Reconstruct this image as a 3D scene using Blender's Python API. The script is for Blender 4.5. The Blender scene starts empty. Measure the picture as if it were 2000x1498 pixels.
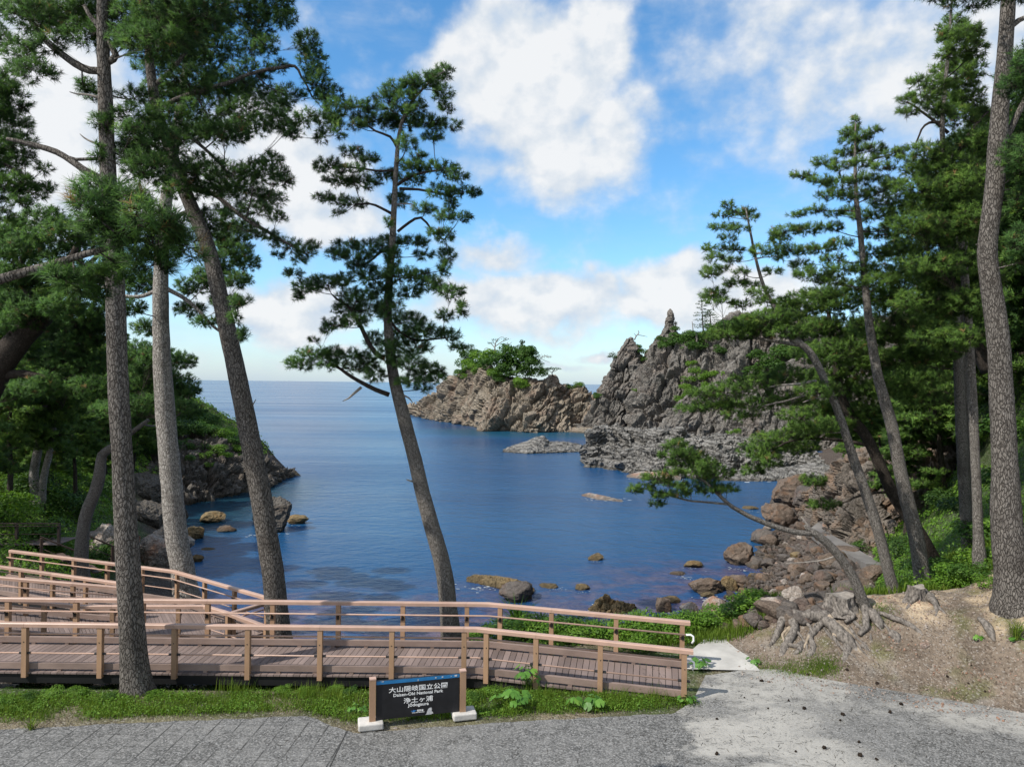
import bpy, bmesh, math, random
import numpy as np
from mathutils import Vector, Matrix

# ---------------------------------------------------------------- camera, sky, sun, exposure
scene = bpy.context.scene
CAMZ, FPX, ROLL = 6.5, 1389.0, 0.011
cam_data = bpy.data.cameras.new("camera")
cam = bpy.data.objects.new("camera", cam_data)
scene.collection.objects.link(cam)
cam.location = (0, 0, CAMZ)
cam.rotation_euler = (math.pi / 2, -ROLL, 0)
cam_data.sensor_width = 36.0
cam_data.lens = 36.0 * FPX / 2000.0
cam_data.clip_start = 0.1
cam_data.clip_end = 120000.0
scene.camera = cam

SUN = Vector((-0.60, -0.34, 0.72)).normalized()
SUN_EL = math.asin(SUN.z)
SUN_ROT = math.atan2(SUN.x, SUN.y)
sun_data = bpy.data.lights.new("sun", 'SUN')
sun_data.energy = 3.4
sun_data.angle = math.radians(0.5)
sun_data.color = (1.0, 0.95, 0.87)
sun = bpy.data.objects.new("sun", sun_data)
scene.collection.objects.link(sun)
sun.rotation_euler = SUN.to_track_quat('Z', 'Y').to_euler()

scene.view_settings.view_transform = 'Standard'
scene.view_settings.look = 'None'
scene.view_settings.exposure = 0.66
scene.view_settings.gamma = 1.0
scene.cycles.max_bounces = 6
scene.cycles.diffuse_bounces = 3
scene.cycles.glossy_bounces = 3
scene.cycles.transmission_bounces = 3
scene.cycles.transparent_max_bounces = 4
scene.cycles.caustics_reflective = False
scene.cycles.caustics_refractive = False


class NT:
    """short-hand for wiring a node tree"""
    def __init__(self, tree):
        self.t = tree
        self.n = tree.nodes
        self.l = tree.links

    def node(self, kind, **kw):
        n = self.n.new(kind)
        for k, v in kw.items():
            setattr(n, k, v)
        return n

    def put(self, sock, v):
        if v is None:
            return
        if hasattr(v, 'is_output') or isinstance(v, bpy.types.NodeSocket):
            self.l.new(v, sock)
        else:
            sock.default_value = v

    def math(self, op, a, b=None, c=None, clamp=False):
        n = self.node('ShaderNodeMath', operation=op, use_clamp=clamp)
        self.put(n.inputs[0], a)
        self.put(n.inputs[1], b)
        self.put(n.inputs[2], c)
        return n.outputs[0]

    def vmath(self, op, a, b=None, scale=None):
        n = self.node('ShaderNodeVectorMath', operation=op)
        self.put(n.inputs[0], a)
        self.put(n.inputs[1], b)
        if scale is not None:
            self.put(n.inputs['Scale'], scale)
        return n.outputs['Value'] if op in ('LENGTH', 'DOT_PRODUCT', 'DISTANCE') else n.outputs['Vector']

    def noise(self, vec, scale, detail=4.0, rough=0.55, dist=0.0):
        n = self.node('ShaderNodeTexNoise')
        self.put(n.inputs['Vector'], vec)
        n.inputs['Scale'].default_value = scale
        n.inputs['Detail'].default_value = detail
        n.inputs['Roughness'].default_value = rough
        n.inputs['Distortion'].default_value = dist
        return n.outputs['Fac']

    def voro(self, vec, scale, feature='F1', out='Distance'):
        n = self.node('ShaderNodeTexVoronoi', feature=feature)
        self.put(n.inputs['Vector'], vec)
        n.inputs['Scale'].default_value = scale
        return n.outputs[out]

    def ramp(self, fac, stops, interp='LINEAR'):
        n = self.node('ShaderNodeValToRGB')
        n.color_ramp.interpolation = interp
        cr = n.color_ramp
        while len(cr.elements) < len(stops):
            cr.elements.new(0.5)
        for e, (p, c) in zip(cr.elements, stops):
            e.position = p
            e.color = (*c, 1) if len(c) == 3 else c
        self.put(n.inputs[0], fac)
        return n.outputs[0]

    def rng(self, v, a, b, c=0.0, d=1.0, smooth=True):
        n = self.node('ShaderNodeMapRange', interpolation_type='SMOOTHSTEP' if smooth else 'LINEAR')
        self.put(n.inputs[0], v)
        for i, k in enumerate((a, b, c, d)):
            self.put(n.inputs[1 + i], k)
        return n.outputs[0]

    def mix(self, fac, a, b, mode='MIX'):
        n = self.node('ShaderNodeMix', data_type='RGBA', blend_type=mode)
        self.put(n.inputs[0], fac)
        self.put(n.inputs[6], (*a, 1) if isinstance(a, tuple) and len(a) == 3 else a)
        self.put(n.inputs[7], (*b, 1) if isinstance(b, tuple) and len(b) == 3 else b)
        return n.outputs[2]

    def mapping(self, vec, scale=(1, 1, 1), rot=(0, 0, 0), loc=(0, 0, 0)):
        n = self.node('ShaderNodeMapping')
        self.put(n.inputs[0], vec)
        n.inputs['Scale'].default_value = scale
        n.inputs['Rotation'].default_value = rot
        n.inputs['Location'].default_value = loc
        return n.outputs[0]

    def bump(self, h, strength=0.5, dist=0.05, normal=None):
        n = self.node('ShaderNodeBump')
        n.inputs['Strength'].default_value = strength
        n.inputs['Distance'].default_value = dist
        self.put(n.inputs['Height'], h)
        self.put(n.inputs['Normal'], normal)
        return n.outputs[0]


def azel(px, py):
    dx, dy = px - 1000.0, py - 749.0
    X, Z = dx + ROLL * dy, -dy + ROLL * dx
    return math.degrees(math.atan2(X, FPX)), math.degrees(math.atan2(Z, math.hypot(X, FPX)))


def build_world():
    w = bpy.data.worlds.new("World")
    scene.world = w
    w.use_nodes = True
    t = NT(w.node_tree)
    for n in list(t.n):
        t.n.remove(n)
    sky = t.node('ShaderNodeTexSky', sky_type='NISHITA')
    sky.sun_disc = False
    sky.sun_elevation = SUN_EL
    sky.sun_rotation = SUN_ROT
    sky.altitude = 0.0
    sky.air_density = 1.0
    sky.dust_density = 0.6
    sky.ozone_density = 2.2
    skyc = t.vmath('SCALE', sky.outputs[0], scale=0.130)
    skyc = t.vmath('MULTIPLY', skyc, (0.98, 1.08, 1.12))
    hs = t.node('ShaderNodeHueSaturation')
    hs.inputs['Saturation'].default_value = 1.20
    hs.inputs['Hue'].default_value = 0.497
    t.put(hs.inputs['Color'], skyc)
    skyc = hs.outputs[0]
    tc = t.node('ShaderNodeTexCoord').outputs['Generated']
    sep = t.node('ShaderNodeSeparateXYZ')
    t.l.new(tc, sep.inputs[0])
    az = t.math('MULTIPLY', t.math('ARCTAN2', sep.outputs[0], sep.outputs[1]), 57.2958)
    el = t.math('MULTIPLY', t.math('ARCSINE', sep.outputs[2]), 57.2958)
    cmb = t.node('ShaderNodeCombineXYZ')
    t.l.new(az, cmb.inputs[0])
    t.l.new(el, cmb.inputs[1])
    p = cmb.outputs[0]
    # domain warp for billowing edges
    wn = t.node('ShaderNodeTexNoise')
    t.l.new(p, wn.inputs['Vector'])
    wn.inputs['Scale'].default_value = 0.16
    wn.inputs['Detail'].default_value = 5
    wv = t.vmath('SCALE', t.vmath('SUBTRACT', wn.outputs['Color'], (0.5, 0.5, 0.5)), scale=7.0)
    pw = t.vmath('ADD', p, wv)
    # clouds where the photo has them: (px, py, rx deg, ry deg, weight)
    blobs = [(1065, 160, 8.8, 7.0, 1.02), (920, 130, 5, 5, .8), (960, 95, 4.2, 4.6, .95), (1165, 70, 4.2, 5.0, 1.0), (1100, 295, 7.2, 5.2, .85),
             (1200, 240, 4.5, 5.0, .7), (1000, 330, 5.0, 3.2, .45),
             (40, 200, 11, 12, 1.0), (300, 330, 10, 6.5, .95), (560, 335, 8.0, 6.0, 1.05), (650, 430, 6.0, 3.6, .8),
             (1060, 590, 9.5, 3.4, 1.0), (920, 600, 5.5, 2.6, .8), (1310, 570, 6.8, 3.8, 1.05), (1480, 590, 6.0, 3.2, .9),
             (1240, 600, 4.0, 1.8, .8), (960, 500, 5.5, 2.0, .62),
             (560, 605, 7.5, 2.6, .8), (440, 560, 4.5, 2.2, .6), (1165, 690, 2.6, .7, .75), (1060, 715, 5, .5, .35),
             (660, 690, 6, .8, .4), (1690, 130, 13, 10, .42), (1480, 60, 10, 7, .34), (1850, 150, 9, 9, .52),
             (1420, 215, 5, 3.0, .32), (1560, 20, 9, 4, .40)]
    m = None
    for (px, py, rx, ry, wgt) in blobs:
        a, e = azel(px, py)
        d = t.vmath('MULTIPLY', t.vmath('SUBTRACT', pw, (a, e, 0)), (1 / rx, 1 / ry, 0))
        v = t.math('MULTIPLY_ADD', t.vmath('LENGTH', d), -1.0 * wgt, wgt)
        m = v if m is None else t.math('SMOOTH_MAX', m, v, 0.12)
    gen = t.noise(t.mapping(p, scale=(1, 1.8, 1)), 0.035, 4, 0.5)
    # unseen clouds outside the view, spread wider to add neutral fill light
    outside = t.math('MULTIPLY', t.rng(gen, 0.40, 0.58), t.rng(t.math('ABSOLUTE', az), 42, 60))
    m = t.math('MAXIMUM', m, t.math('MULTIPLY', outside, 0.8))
    fine = t.noise(t.mapping(p, scale=(1, 1.25, 1)), 0.26, 6, 0.54)
    fine2 = t.noise(t.mapping(t.vmath('ADD', p, (-0.9, 1.3, 0)), scale=(1, 1.25, 1)), 0.26, 6, 0.54)
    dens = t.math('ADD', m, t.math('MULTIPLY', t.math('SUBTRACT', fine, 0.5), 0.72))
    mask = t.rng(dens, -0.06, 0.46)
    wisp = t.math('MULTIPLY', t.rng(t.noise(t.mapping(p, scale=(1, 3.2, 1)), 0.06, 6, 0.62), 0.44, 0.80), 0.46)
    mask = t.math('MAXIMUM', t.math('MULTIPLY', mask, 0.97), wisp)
    lit = t.math('ADD', t.math('MULTIPLY', t.math('SUBTRACT', fine, fine2), 2.4), t.math('MULTIPLY', dens, 1.25))
    ccol = t.ramp(t.rng(lit, -0.05, 0.95, smooth=False), [(0.0, (0.40, 0.47, 0.56)), (0.45, (0.49, 0.53, 0.575)), (1.0, (0.61, 0.62, 0.63))])
    # pale air close to the horizon
    hz = t.math('MULTIPLY', t.math('POWER', t.math('SUBTRACT', 1.0, t.rng(t.math('ABSOLUTE', el), 0.0, 13.0, smooth=False)), 1.6), 0.45)
    base = t.mix(hz, skyc, (0.29, 0.41, 0.64))
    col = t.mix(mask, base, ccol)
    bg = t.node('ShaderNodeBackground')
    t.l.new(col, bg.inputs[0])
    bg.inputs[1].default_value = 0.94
    out = t.node('ShaderNodeOutputWorld')
    t.l.new(bg.outputs[0], out.inputs[0])


build_world()

# ---------------------------------------------------------------- helpers
COL = scene.collection
RNG = np.random.default_rng(7)
random.seed(7)
SEA = -4.5


def P(px, py, d):
    """the point d metres in front of the viewpoint seen at pixel px, py of the 2000 x 1498 photo"""
    dx, dy = px - 1000.0, py - 749.0
    s = d / FPX
    return np.array(((dx + ROLL * dy) * s, d, CAMZ + (-dy + ROLL * dx) * s))


def PZ(px, py, z):
    """the point of height z seen at a pixel"""
    dx, dy = px - 1000.0, py - 749.0
    return P(px, py, (z - CAMZ) * FPX / (-dy + ROLL * dx))


def ss(a, b, x):
    t = np.clip((np.asarray(x, float) - a) / (b - a), 0, 1)
    return t * t * (3 - 2 * t)


_perm = np.random.default_rng(3).permutation(256)
_perm = np.concatenate([_perm, _perm, _perm])
_grad = np.random.default_rng(4).normal(size=(256, 3))
_grad /= np.linalg.norm(_grad, axis=1)[:, None]


def pn(p):
    p = np.asarray(p, float)
    i = np.floor(p).astype(int)
    f = p - i
    u = f * f * f * (f * (f * 6 - 15) + 10)
    i &= 255
    r = 0
    for dx in (0, 1):
        for dy in (0, 1):
            for dz in (0, 1):
                h = _perm[_perm[_perm[i[:, 0] + dx] + i[:, 1] + dy] + i[:, 2] + dz]
                g = _grad[h]
                d = ((f - np.array((dx, dy, dz))) * g).sum(1)
                wx = u[:, 0] if dx else 1 - u[:, 0]
                wy = u[:, 1] if dy else 1 - u[:, 1]
                wz = u[:, 2] if dz else 1 - u[:, 2]
                r = r + d * wx * wy * wz
    return r * 1.6


def fbm(p, oct=5, lac=2.1, gain=0.5, ridged=False):
    p = np.asarray(p, float)
    a, s, tot = 1.0, 0, 0
    for o in range(oct):
        n = pn(p + 17.3 * o)
        if ridged:
            n = 1 - 2 * np.abs(n)
        s = s + a * n
        tot += a
        a *= gain
        p = p * lac
    return s / tot


def mesh_obj(name, verts, faces, mat, parent=None, smooth=False, attrs=None, mats=None, mat_idx=None):
    """faces: list of int arrays (each (n,3) or (n,4)), or one; vertices in world space"""
    verts = np.asarray(verts, np.float32)
    if isinstance(faces, np.ndarray):
        faces = [faces]
    faces = [np.asarray(f, np.int32) for f in faces if len(f)]
    me = bpy.data.meshes.new(name)
    nl = sum(f.size for f in faces)
    nf = sum(len(f) for f in faces)
    me.vertices.add(len(verts))
    off = np.array(parent['_base'], np.float32) if parent is not None else np.zeros(3, np.float32)
    me.vertices.foreach_set('co', (verts - off).ravel())
    me.loops.add(nl)
    me.polygons.add(nf)
    me.loops.foreach_set('vertex_index', np.concatenate([f.ravel() for f in faces]))
    starts, c = [], 0
    for f in faces:
        starts.append(np.arange(len(f)) * f.shape[1] + c)
        c += f.size
    me.polygons.foreach_set('loop_start', np.concatenate(starts).astype(np.int32))
    for m in (mats or [mat]):
        me.materials.append(m)
    if mat_idx is not None:
        me.polygons.foreach_set('material_index', np.asarray(mat_idx, np.int32))
    me.polygons.foreach_set('use_smooth', np.full(nf, bool(smooth)))
    if attrs:
        for k, v in attrs.items():
            v = np.asarray(v, np.float32)
            if v.ndim == 1:
                a = me.attributes.new(k, 'FLOAT', 'POINT')
                a.data.foreach_set('value', v)
            else:
                a = me.attributes.new(k, 'FLOAT_COLOR', 'POINT')
                a.data.foreach_set('color', np.concatenate([v, np.ones((len(v), 1), np.float32)], 1).ravel())
    me.update(calc_edges=True)
    o = bpy.data.objects.new(name, me)
    COL.objects.link(o)
    if parent is not None:
        o.parent = parent
    return o


def thing(name, base, label, cat, group=None):
    o = bpy.data.objects.new(name, None)
    o.empty_display_size = 0.2
    COL.objects.link(o)
    o.location = tuple(float(v) for v in base)
    o['_base'] = [float(v) for v in base]
    return tag(o, label, cat, group)


def tag(o, label=None, cat=None, group=None, kind=None):
    if label:
        o['label'] = label
    if cat:
        o['category'] = cat
    if group:
        o['group'] = group
    if kind:
        o['kind'] = kind
    return o


def rebase(o, base):
    """move the origin of a single-mesh thing to its base"""
    b = Vector([float(v) for v in base])
    o.data.transform(Matrix.Translation(-b))
    o.location = b
    return o


class MB:
    """collects boxes, tubes and sheets into one mesh"""
    def __init__(self):
        self.v, self.f3, self.f4, self.n = [], [], [], 0
        self.tint = []

    def add(self, v, f, tint=0.5):
        v = np.asarray(v, float)
        f = np.asarray(f, int) + self.n
        (self.f3 if f.shape[1] == 3 else self.f4).append(f)
        self.v.append(v)
        self.tint.append(np.full(len(v), tint) if np.isscalar(tint) else np.asarray(tint))
        self.n += len(v)

    def box8(self, c, tint=0.5):
        """8 corners: bottom ring then top ring"""
        self.add(c, [(3, 2, 1, 0), (4, 5, 6, 7), (0, 1, 5, 4), (1, 2, 6, 5), (2, 3, 7, 6), (3, 0, 4, 7)], tint)

    def box(self, c, size, rz=0.0, tint=0.5):
        sx, sy, sz = [s / 2 for s in size]
        q = np.array([(-sx, -sy, -sz), (sx, -sy, -sz), (sx, sy, -sz), (-sx, sy, -sz),
                      (-sx, -sy, sz), (sx, -sy, sz), (sx, sy, sz), (-sx, sy, sz)])
        ca, sa = math.cos(rz), math.sin(rz)
        q = np.stack([q[:, 0] * ca - q[:, 1] * sa, q[:, 0] * sa + q[:, 1] * ca, q[:, 2]], 1)
        self.box8(q + np.asarray(c, float), tint)

    def sweep(self, pts, w, h, tint=0.5, chamfer=0.0):
        """rectangular bar, upright, mitred along a polyline"""
        pts = np.asarray(pts, float)
        d = np.gradient(pts, axis=0) if len(pts) > 2 else np.repeat((pts[1] - pts[0])[None], 2, 0)
        sides = []
        for i in range(len(pts)):
            a = pts[min(i + 1, len(pts) - 1)] - pts[i]
            b = pts[i] - pts[max(i - 1, 0)]
            a = a / (np.linalg.norm(a) or 1)
            b = b / (np.linalg.norm(b) or 1)
            t = a + b
            t[2] = 0
            t /= np.linalg.norm(t)
            c = max(0.4, abs(float(np.dot(t, a if np.linalg.norm(a) > .5 else b))))
            sides.append(np.array((t[1], -t[0], 0)) / c)
        c = chamfer
        prof = [(-.5 * w, -.5 * h), (.5 * w, -.5 * h), (.5 * w, .5 * h - c), (.5 * w - c, .5 * h), (-.5 * w + c, .5 * h), (-.5 * w, .5 * h - c)] if c else \
               [(-.5 * w, -.5 * h), (.5 * w, -.5 * h), (.5 * w, .5 * h), (-.5 * w, .5 * h)]
        k = len(prof)
        v = [p + s * a + np.array((0, 0, b)) for p, s in zip(pts, sides) for a, b in prof]
        f = [(i * k + j, i * k + (j + 1) % k, (i + 1) * k + (j + 1) % k, (i + 1) * k + j) for i in range(len(pts) - 1) for j in range(k)]
        n0 = self.n
        self.add(v, f, tint)
        e = (len(pts) - 1) * k + n0
        if k == 4:
            self.f4.append(np.array([(n0 + 3, n0 + 2, n0 + 1, n0), (e, e + 1, e + 2, e + 3)]))
        else:
            self.f4.append(np.array([(n0 + 5, n0 + 2, n0 + 1, n0), (n0 + 5, n0 + 4, n0 + 3, n0 + 2), (e, e + 1, e + 2, e + 5), (e + 2, e + 3, e + 4, e + 5)]))

    def tube(self, pts, rad, seg=8, cap=True, tint=0.5, lump=0.0, seed=0):
        v, f, capf = tube_geo(pts, rad, seg, lump, seed)
        n0 = self.n
        self.add(v, f, tint)
        if cap:
            for ring in (range(seg - 1, -1, -1), range(len(v) - seg, len(v))):
                ring = list(ring)
                c = np.mean([v[i] for i in ring], 0)
                m = self.n
                self.add([c], np.zeros((0, 3), int), tint)
                self.f3.append(np.array([(n0 + ring[i], n0 + ring[(i + 1) % seg], m) for i in range(seg)]))

    def build(self, name, mat, parent=None, smooth=False, attr=True):
        v = np.concatenate(self.v)
        fs = []
        if self.f4:
            fs.append(np.concatenate(self.f4))
        if self.f3:
            f3 = [f for f in self.f3 if len(f)]
            if f3:
                fs.append(np.concatenate(f3))
        return mesh_obj(name, v, fs, mat, parent, smooth, {'tint': np.concatenate(self.tint)} if attr else None)


def frames(pts):
    t = np.gradient(pts, axis=0)
    t /= np.linalg.norm(t, axis=1)[:, None] + 1e-9
    n = np.cross(t[0], (0.31, 0.95, 0.1))
    n /= np.linalg.norm(n)
    N = []
    for i in range(len(pts)):
        n = n - t[i] * np.dot(n, t[i])
        n /= np.linalg.norm(n) + 1e-9
        N.append(n)
    N = np.array(N)
    return t, N, np.cross(t, N)


def tube_geo(pts, rad, seg=8, lump=0.0, seed=0):
    pts = np.asarray(pts, float)
    rad = np.broadcast_to(np.asarray(rad, float), (len(pts),))
    t, N, B = frames(pts)
    a = np.arange(seg) * 2 * math.pi / seg
    ring = N[:, None] * np.cos(a)[None, :, None] + B[:, None] * np.sin(a)[None, :, None]
    r = np.repeat(rad[:, None], seg, 1)
    if lump:
        q = pts[:, None] + ring * rad[:, None, None]
        r = r * (1 + lump * fbm((q * np.array((3.0, 3.0, 1.1))).reshape(-1, 3) + seed * 7.7, 3).reshape(r.shape))
    v = (pts[:, None] + ring * r[..., None]).reshape(-1, 3)
    i, j = np.meshgrid(np.arange(len(pts) - 1), np.arange(seg), indexing='ij')
    f = np.stack([i * seg + j, i * seg + (j + 1) % seg, (i + 1) * seg + (j + 1) % seg, (i + 1) * seg + j], -1).reshape(-1, 4)
    return v, f, None


def smooth_path(pts, step=0.3, extra=None):
    """Catmull-Rom through pts (n,k); resampled about every step metres"""
    p = np.asarray(pts, float)
    q = np.concatenate([[2 * p[0] - p[1]], p, [2 * p[-1] - p[-2]]])
    out = []
    for i in range(len(p) - 1):
        a, b, c, d = q[i:i + 4]
        n = max(2, int(np.linalg.norm((c - b)[:3]) / step))
        for k in range(n):
            t = k / n
            out.append(0.5 * (2 * b + (c - a) * t + (2 * a - 5 * b + 4 * c - d) * t * t + (3 * b - a - 3 * c + d) * t ** 3))
    out.append(p[-1])
    return np.array(out)

# ---------------------------------------------------------------- materials
def new_mat(name):
    m = bpy.data.materials.new(name)
    m.use_nodes = True
    t = NT(m.node_tree)
    b = t.n['Principled BSDF']
    return m, t, b


def obj_co(t):
    return t.node('ShaderNodeTexCoord').outputs['Object']


def geo_pos(t):
    return t.node('ShaderNodeNewGeometry').outputs['Position']


def attr(t, name, out='Fac'):
    n = t.node('ShaderNodeAttribute')
    n.attribute_name = name
    return n.outputs[out]


def m_bark(name, dark, plate, pale, scale=1.0):
    m, t, b = new_mat(name)
    co = geo_pos(t)
    nz = t.node('ShaderNodeTexNoise')
    t.l.new(co, nz.inputs['Vector'])
    nz.inputs['Scale'].default_value = 5.0
    nz.inputs['Detail'].default_value = 3
    wv = t.vmath('ADD', co, t.vmath('SCALE', t.vmath('SUBTRACT', nz.outputs['Color'], (.5, .5, .5)), scale=0.14))
    mp = t.mapping(wv, scale=(1, 1, 0.30))
    crack = t.voro(mp, 22.0 * scale, 'DISTANCE_TO_EDGE')
    cell = t.voro(mp, 22.0 * scale, 'F1', 'Color')
    fine = t.noise(t.mapping(co, scale=(1, 1, .3)), 46 * scale, 4, 0.65)
    edge = t.math('ADD', t.math('MULTIPLY', t.rng(t.math('ADD', crack, t.math('MULTIPLY', t.math('SUBTRACT', fine, .5), .20)), 0.0, 0.15), 0.78), 0.22)
    sepc = t.node('ShaderNodeSeparateColor')
    t.l.new(cell, sepc.inputs[0])
    tone = t.math('ADD', t.math('MULTIPLY', sepc.outputs[0], 0.32), t.math('MULTIPLY', fine, 0.75))
    c = t.ramp(tone, [(0.12, plate), (0.85, pale)])
    big = t.noise(co, 1.1, 4)
    c = t.mix(t.math('MULTIPLY', t.rng(big, 0.5, 0.72), 0.45), c, dark)
    c = t.mix(edge, dark, c)
    t.put(b.inputs['Base Color'], c)
    b.inputs['Roughness'].default_value = 0.95
    b.inputs['Specular IOR Level'].default_value = 0.15
    h = t.math('ADD', t.math('MULTIPLY', edge, 0.8), t.math('MULTIPLY', fine, 0.35))
    t.put(b.inputs['Normal'], t.bump(h, 1.0, 0.035))
    return m


def m_leaf(name, stops, trans=0.3, rough=0.55, spec=0.25, soft=False):
    m, t, b = new_mat(name)
    c = t.ramp(attr(t, 'tint'), stops)
    t.put(b.inputs['Base Color'], c)
    b.inputs['Roughness'].default_value = rough
    b.inputs['Specular IOR Level'].default_value = spec
    if soft:  # needles share the rounded normal of their spray
        vt = t.node('ShaderNodeVectorTransform', vector_type='NORMAL', convert_from='OBJECT', convert_to='WORLD')
        t.l.new(attr(t, 'spray', 'Vector'), vt.inputs[0])
        t.l.new(vt.outputs[0], b.inputs['Normal'])
    tr = t.node('ShaderNodeBsdfTranslucent')
    t.put(tr.inputs[0], t.mix(1.0, c, (1.0, 1.0, .55), 'MULTIPLY'))
    mx = t.node('ShaderNodeMixShader')
    mx.inputs[0].default_value = trans
    t.l.new(b.outputs[0], mx.inputs[1])
    t.l.new(tr.outputs[0], mx.inputs[2])
    t.l.new(mx.outputs[0], t.n['Material Output'].inputs[0])
    return m


def m_rock(name, c0, c1, c2, stain=None, scale=1.0, strata=0.0, stain_amt=0.5, bump=0.6, tilt=0.0, wet=True, bdist=0.25):
    m, t, b = new_mat(name)
    co = geo_pos(t)
    oi = t.node('ShaderNodeObjectInfo').outputs['Random']
    co2 = t.vmath('ADD', co, t.vmath('SCALE', (13.0, 7.0, 3.0), scale=oi))
    n1 = t.noise(co2, 0.28 * scale, 6, 0.62)
    n2 = t.noise(co2, 2.3 * scale, 8, 0.68)
    n3 = t.noise(t.mapping(co2, scale=(1, 1, 1.0)), 9.0 * scale, 5, 0.7)
    v = t.voro(t.vmath('ADD', co2, t.vmath('SCALE', t.vmath('SUBTRACT', t.node('ShaderNodeTexNoise').outputs['Color'], (.5, .5, .5)), scale=.5)), 1.6 * scale, 'DISTANCE_TO_EDGE')
    tone = t.math('ADD', t.math('MULTIPLY', n1, 0.45), t.math('MULTIPLY', n2, 0.6))
    c = t.ramp(tone, [(0.30, c0), (0.52, c1), (0.74, c2)])
    c = t.mix(t.math('MULTIPLY', t.rng(n3, 0.42, 0.66), 0.35), c, tuple(x * 1.5 for x in c2))
    if stain:
        c = t.mix(t.math('MULTIPLY', t.rng(t.noise(co2, 0.55 * scale, 5, 0.6), 0.48, 0.66), stain_amt), c, stain)
    h = t.math('ADD', t.math('MULTIPLY', n2, 0.7), t.math('MULTIPLY', n3, 0.35))
    h = t.math('ADD', h, t.math('MULTIPLY', t.rng(v, 0.0, 0.10), 0.16))
    if strata:
        wv = t.node('ShaderNodeTexWave', wave_type='BANDS', bands_direction='Z')
        t.put(wv.inputs['Vector'], t.mapping(co2, scale=(1, .35, 1), rot=(0, tilt, 0)))
        wv.inputs['Scale'].default_value = 0.9 * scale
        wv.inputs['Distortion'].default_value = 14
        wv.inputs['Detail'].default_value = 5
        wv.inputs['Detail Scale'].default_value = 0.7
        wv.inputs['Detail Roughness'].default_value = 0.62
        c = t.mix(t.math('MULTIPLY', t.rng(wv.outputs['Fac'], .35, .75), strata), c, tuple(x * .45 for x in c0))
        h = t.math('ADD', h, t.math('MULTIPLY', wv.outputs['Fac'], -0.5 * strata))
    c = t.mix(t.math('MULTIPLY', t.rng(h, 0.30, 0.52, 1.0, 0.0), 0.55), c, tuple(x * .35 for x in c0))  # crevice shade put into the colour where the bump is low
    if wet:
        sep = t.node('ShaderNodeSeparateXYZ')
        t.l.new(co, sep.inputs[0])
        zz = t.math('ADD', sep.outputs[2], t.math('MULTIPLY', t.math('SUBTRACT', n2, .5), 0.8))
        c = t.mix(t.math('MULTIPLY', t.rng(zz, SEA + 0.05, SEA + 0.5, 1.0, 0.0), 0.6), c, (0.035, 0.03, 0.02))
    t.put(b.inputs['Base Color'], c)
    b.inputs['Roughness'].default_value = 0.92
    b.inputs['Specular IOR Level'].default_value = 0.2
    t.put(b.inputs['Normal'], t.bump(h, bump, bdist / scale))
    return m


def m_plain(name, col, rough=0.6, var=0.25, scale=6.0, spec=0.3, metal=0.0, tint=0.0, bump=0.15, stretch=(1, 1, 1), obj=True):
    m, t, b = new_mat(name)
    co = t.mapping(obj_co(t) if obj else geo_pos(t), scale=stretch)
    n = t.noise(co, scale, 5, 0.6)
    lo = tuple(c * (1 - var) for c in col)
    hi = tuple(min(1, c * (1 + var)) for c in col)
    c = t.ramp(n, [(0.3, lo), (0.7, hi)])
    if tint:
        c = t.mix(1.0, c, t.ramp(attr(t, 'tint'), [(0, (1 - tint,) * 3), (1, (1 + tint,) * 3)]), 'MULTIPLY')
    t.put(b.inputs['Base Color'], c)
    b.inputs['Roughness'].default_value = rough
    b.inputs['Specular IOR Level'].default_value = spec
    b.inputs['Metallic'].default_value = metal
    if bump:
        t.put(b.inputs['Normal'], t.bump(t.noise(co, scale * 6, 4, 0.6), bump, 0.01))
    return m


def m_ground():
    m, t, b = new_mat("ground_cover")
    co = geo_pos(t)
    base = attr(t, 'zone', 'Color')
    n1 = t.noise(co, 1.2, 6, 0.65)
    n2 = t.noise(co, 11, 6, 0.7)
    peb = t.voro(co, 26, 'F1', 'Color')
    sp = t.node('ShaderNodeSeparateColor')
    t.l.new(peb, sp.inputs[0])
    k = t.math('ADD', t.math('MULTIPLY', n1, 0.9), t.math('MULTIPLY', n2, 0.8))
    c = t.mix(1.0, base, t.ramp(k, [(0.5, (.45, .45, .45)), (1.2, (1.5, 1.5, 1.5))]), 'MULTIPLY')
    c = t.mix(t.math('MULTIPLY', t.rng(sp.outputs[0], 0.80, 0.92), 0.55), c, t.mix(0.5, base, (0.45, 0.42, 0.38)))
    c = t.mix(t.math('MULTIPLY', t.rng(sp.outputs[1], 0.82, 0.93), 0.6), c, (0.05, 0.035, 0.025))
    t.put(b.inputs['Base Color'], c)
    b.inputs['Roughness'].default_value = 0.95
    b.inputs['Specular IOR Level'].default_value = 0.15
    h = t.math('ADD', n2, t.math('MULTIPLY', t.voro(co, 26), -0.8))
    t.put(b.inputs['Normal'], t.bump(h, 0.8, 0.04))
    return m


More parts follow.
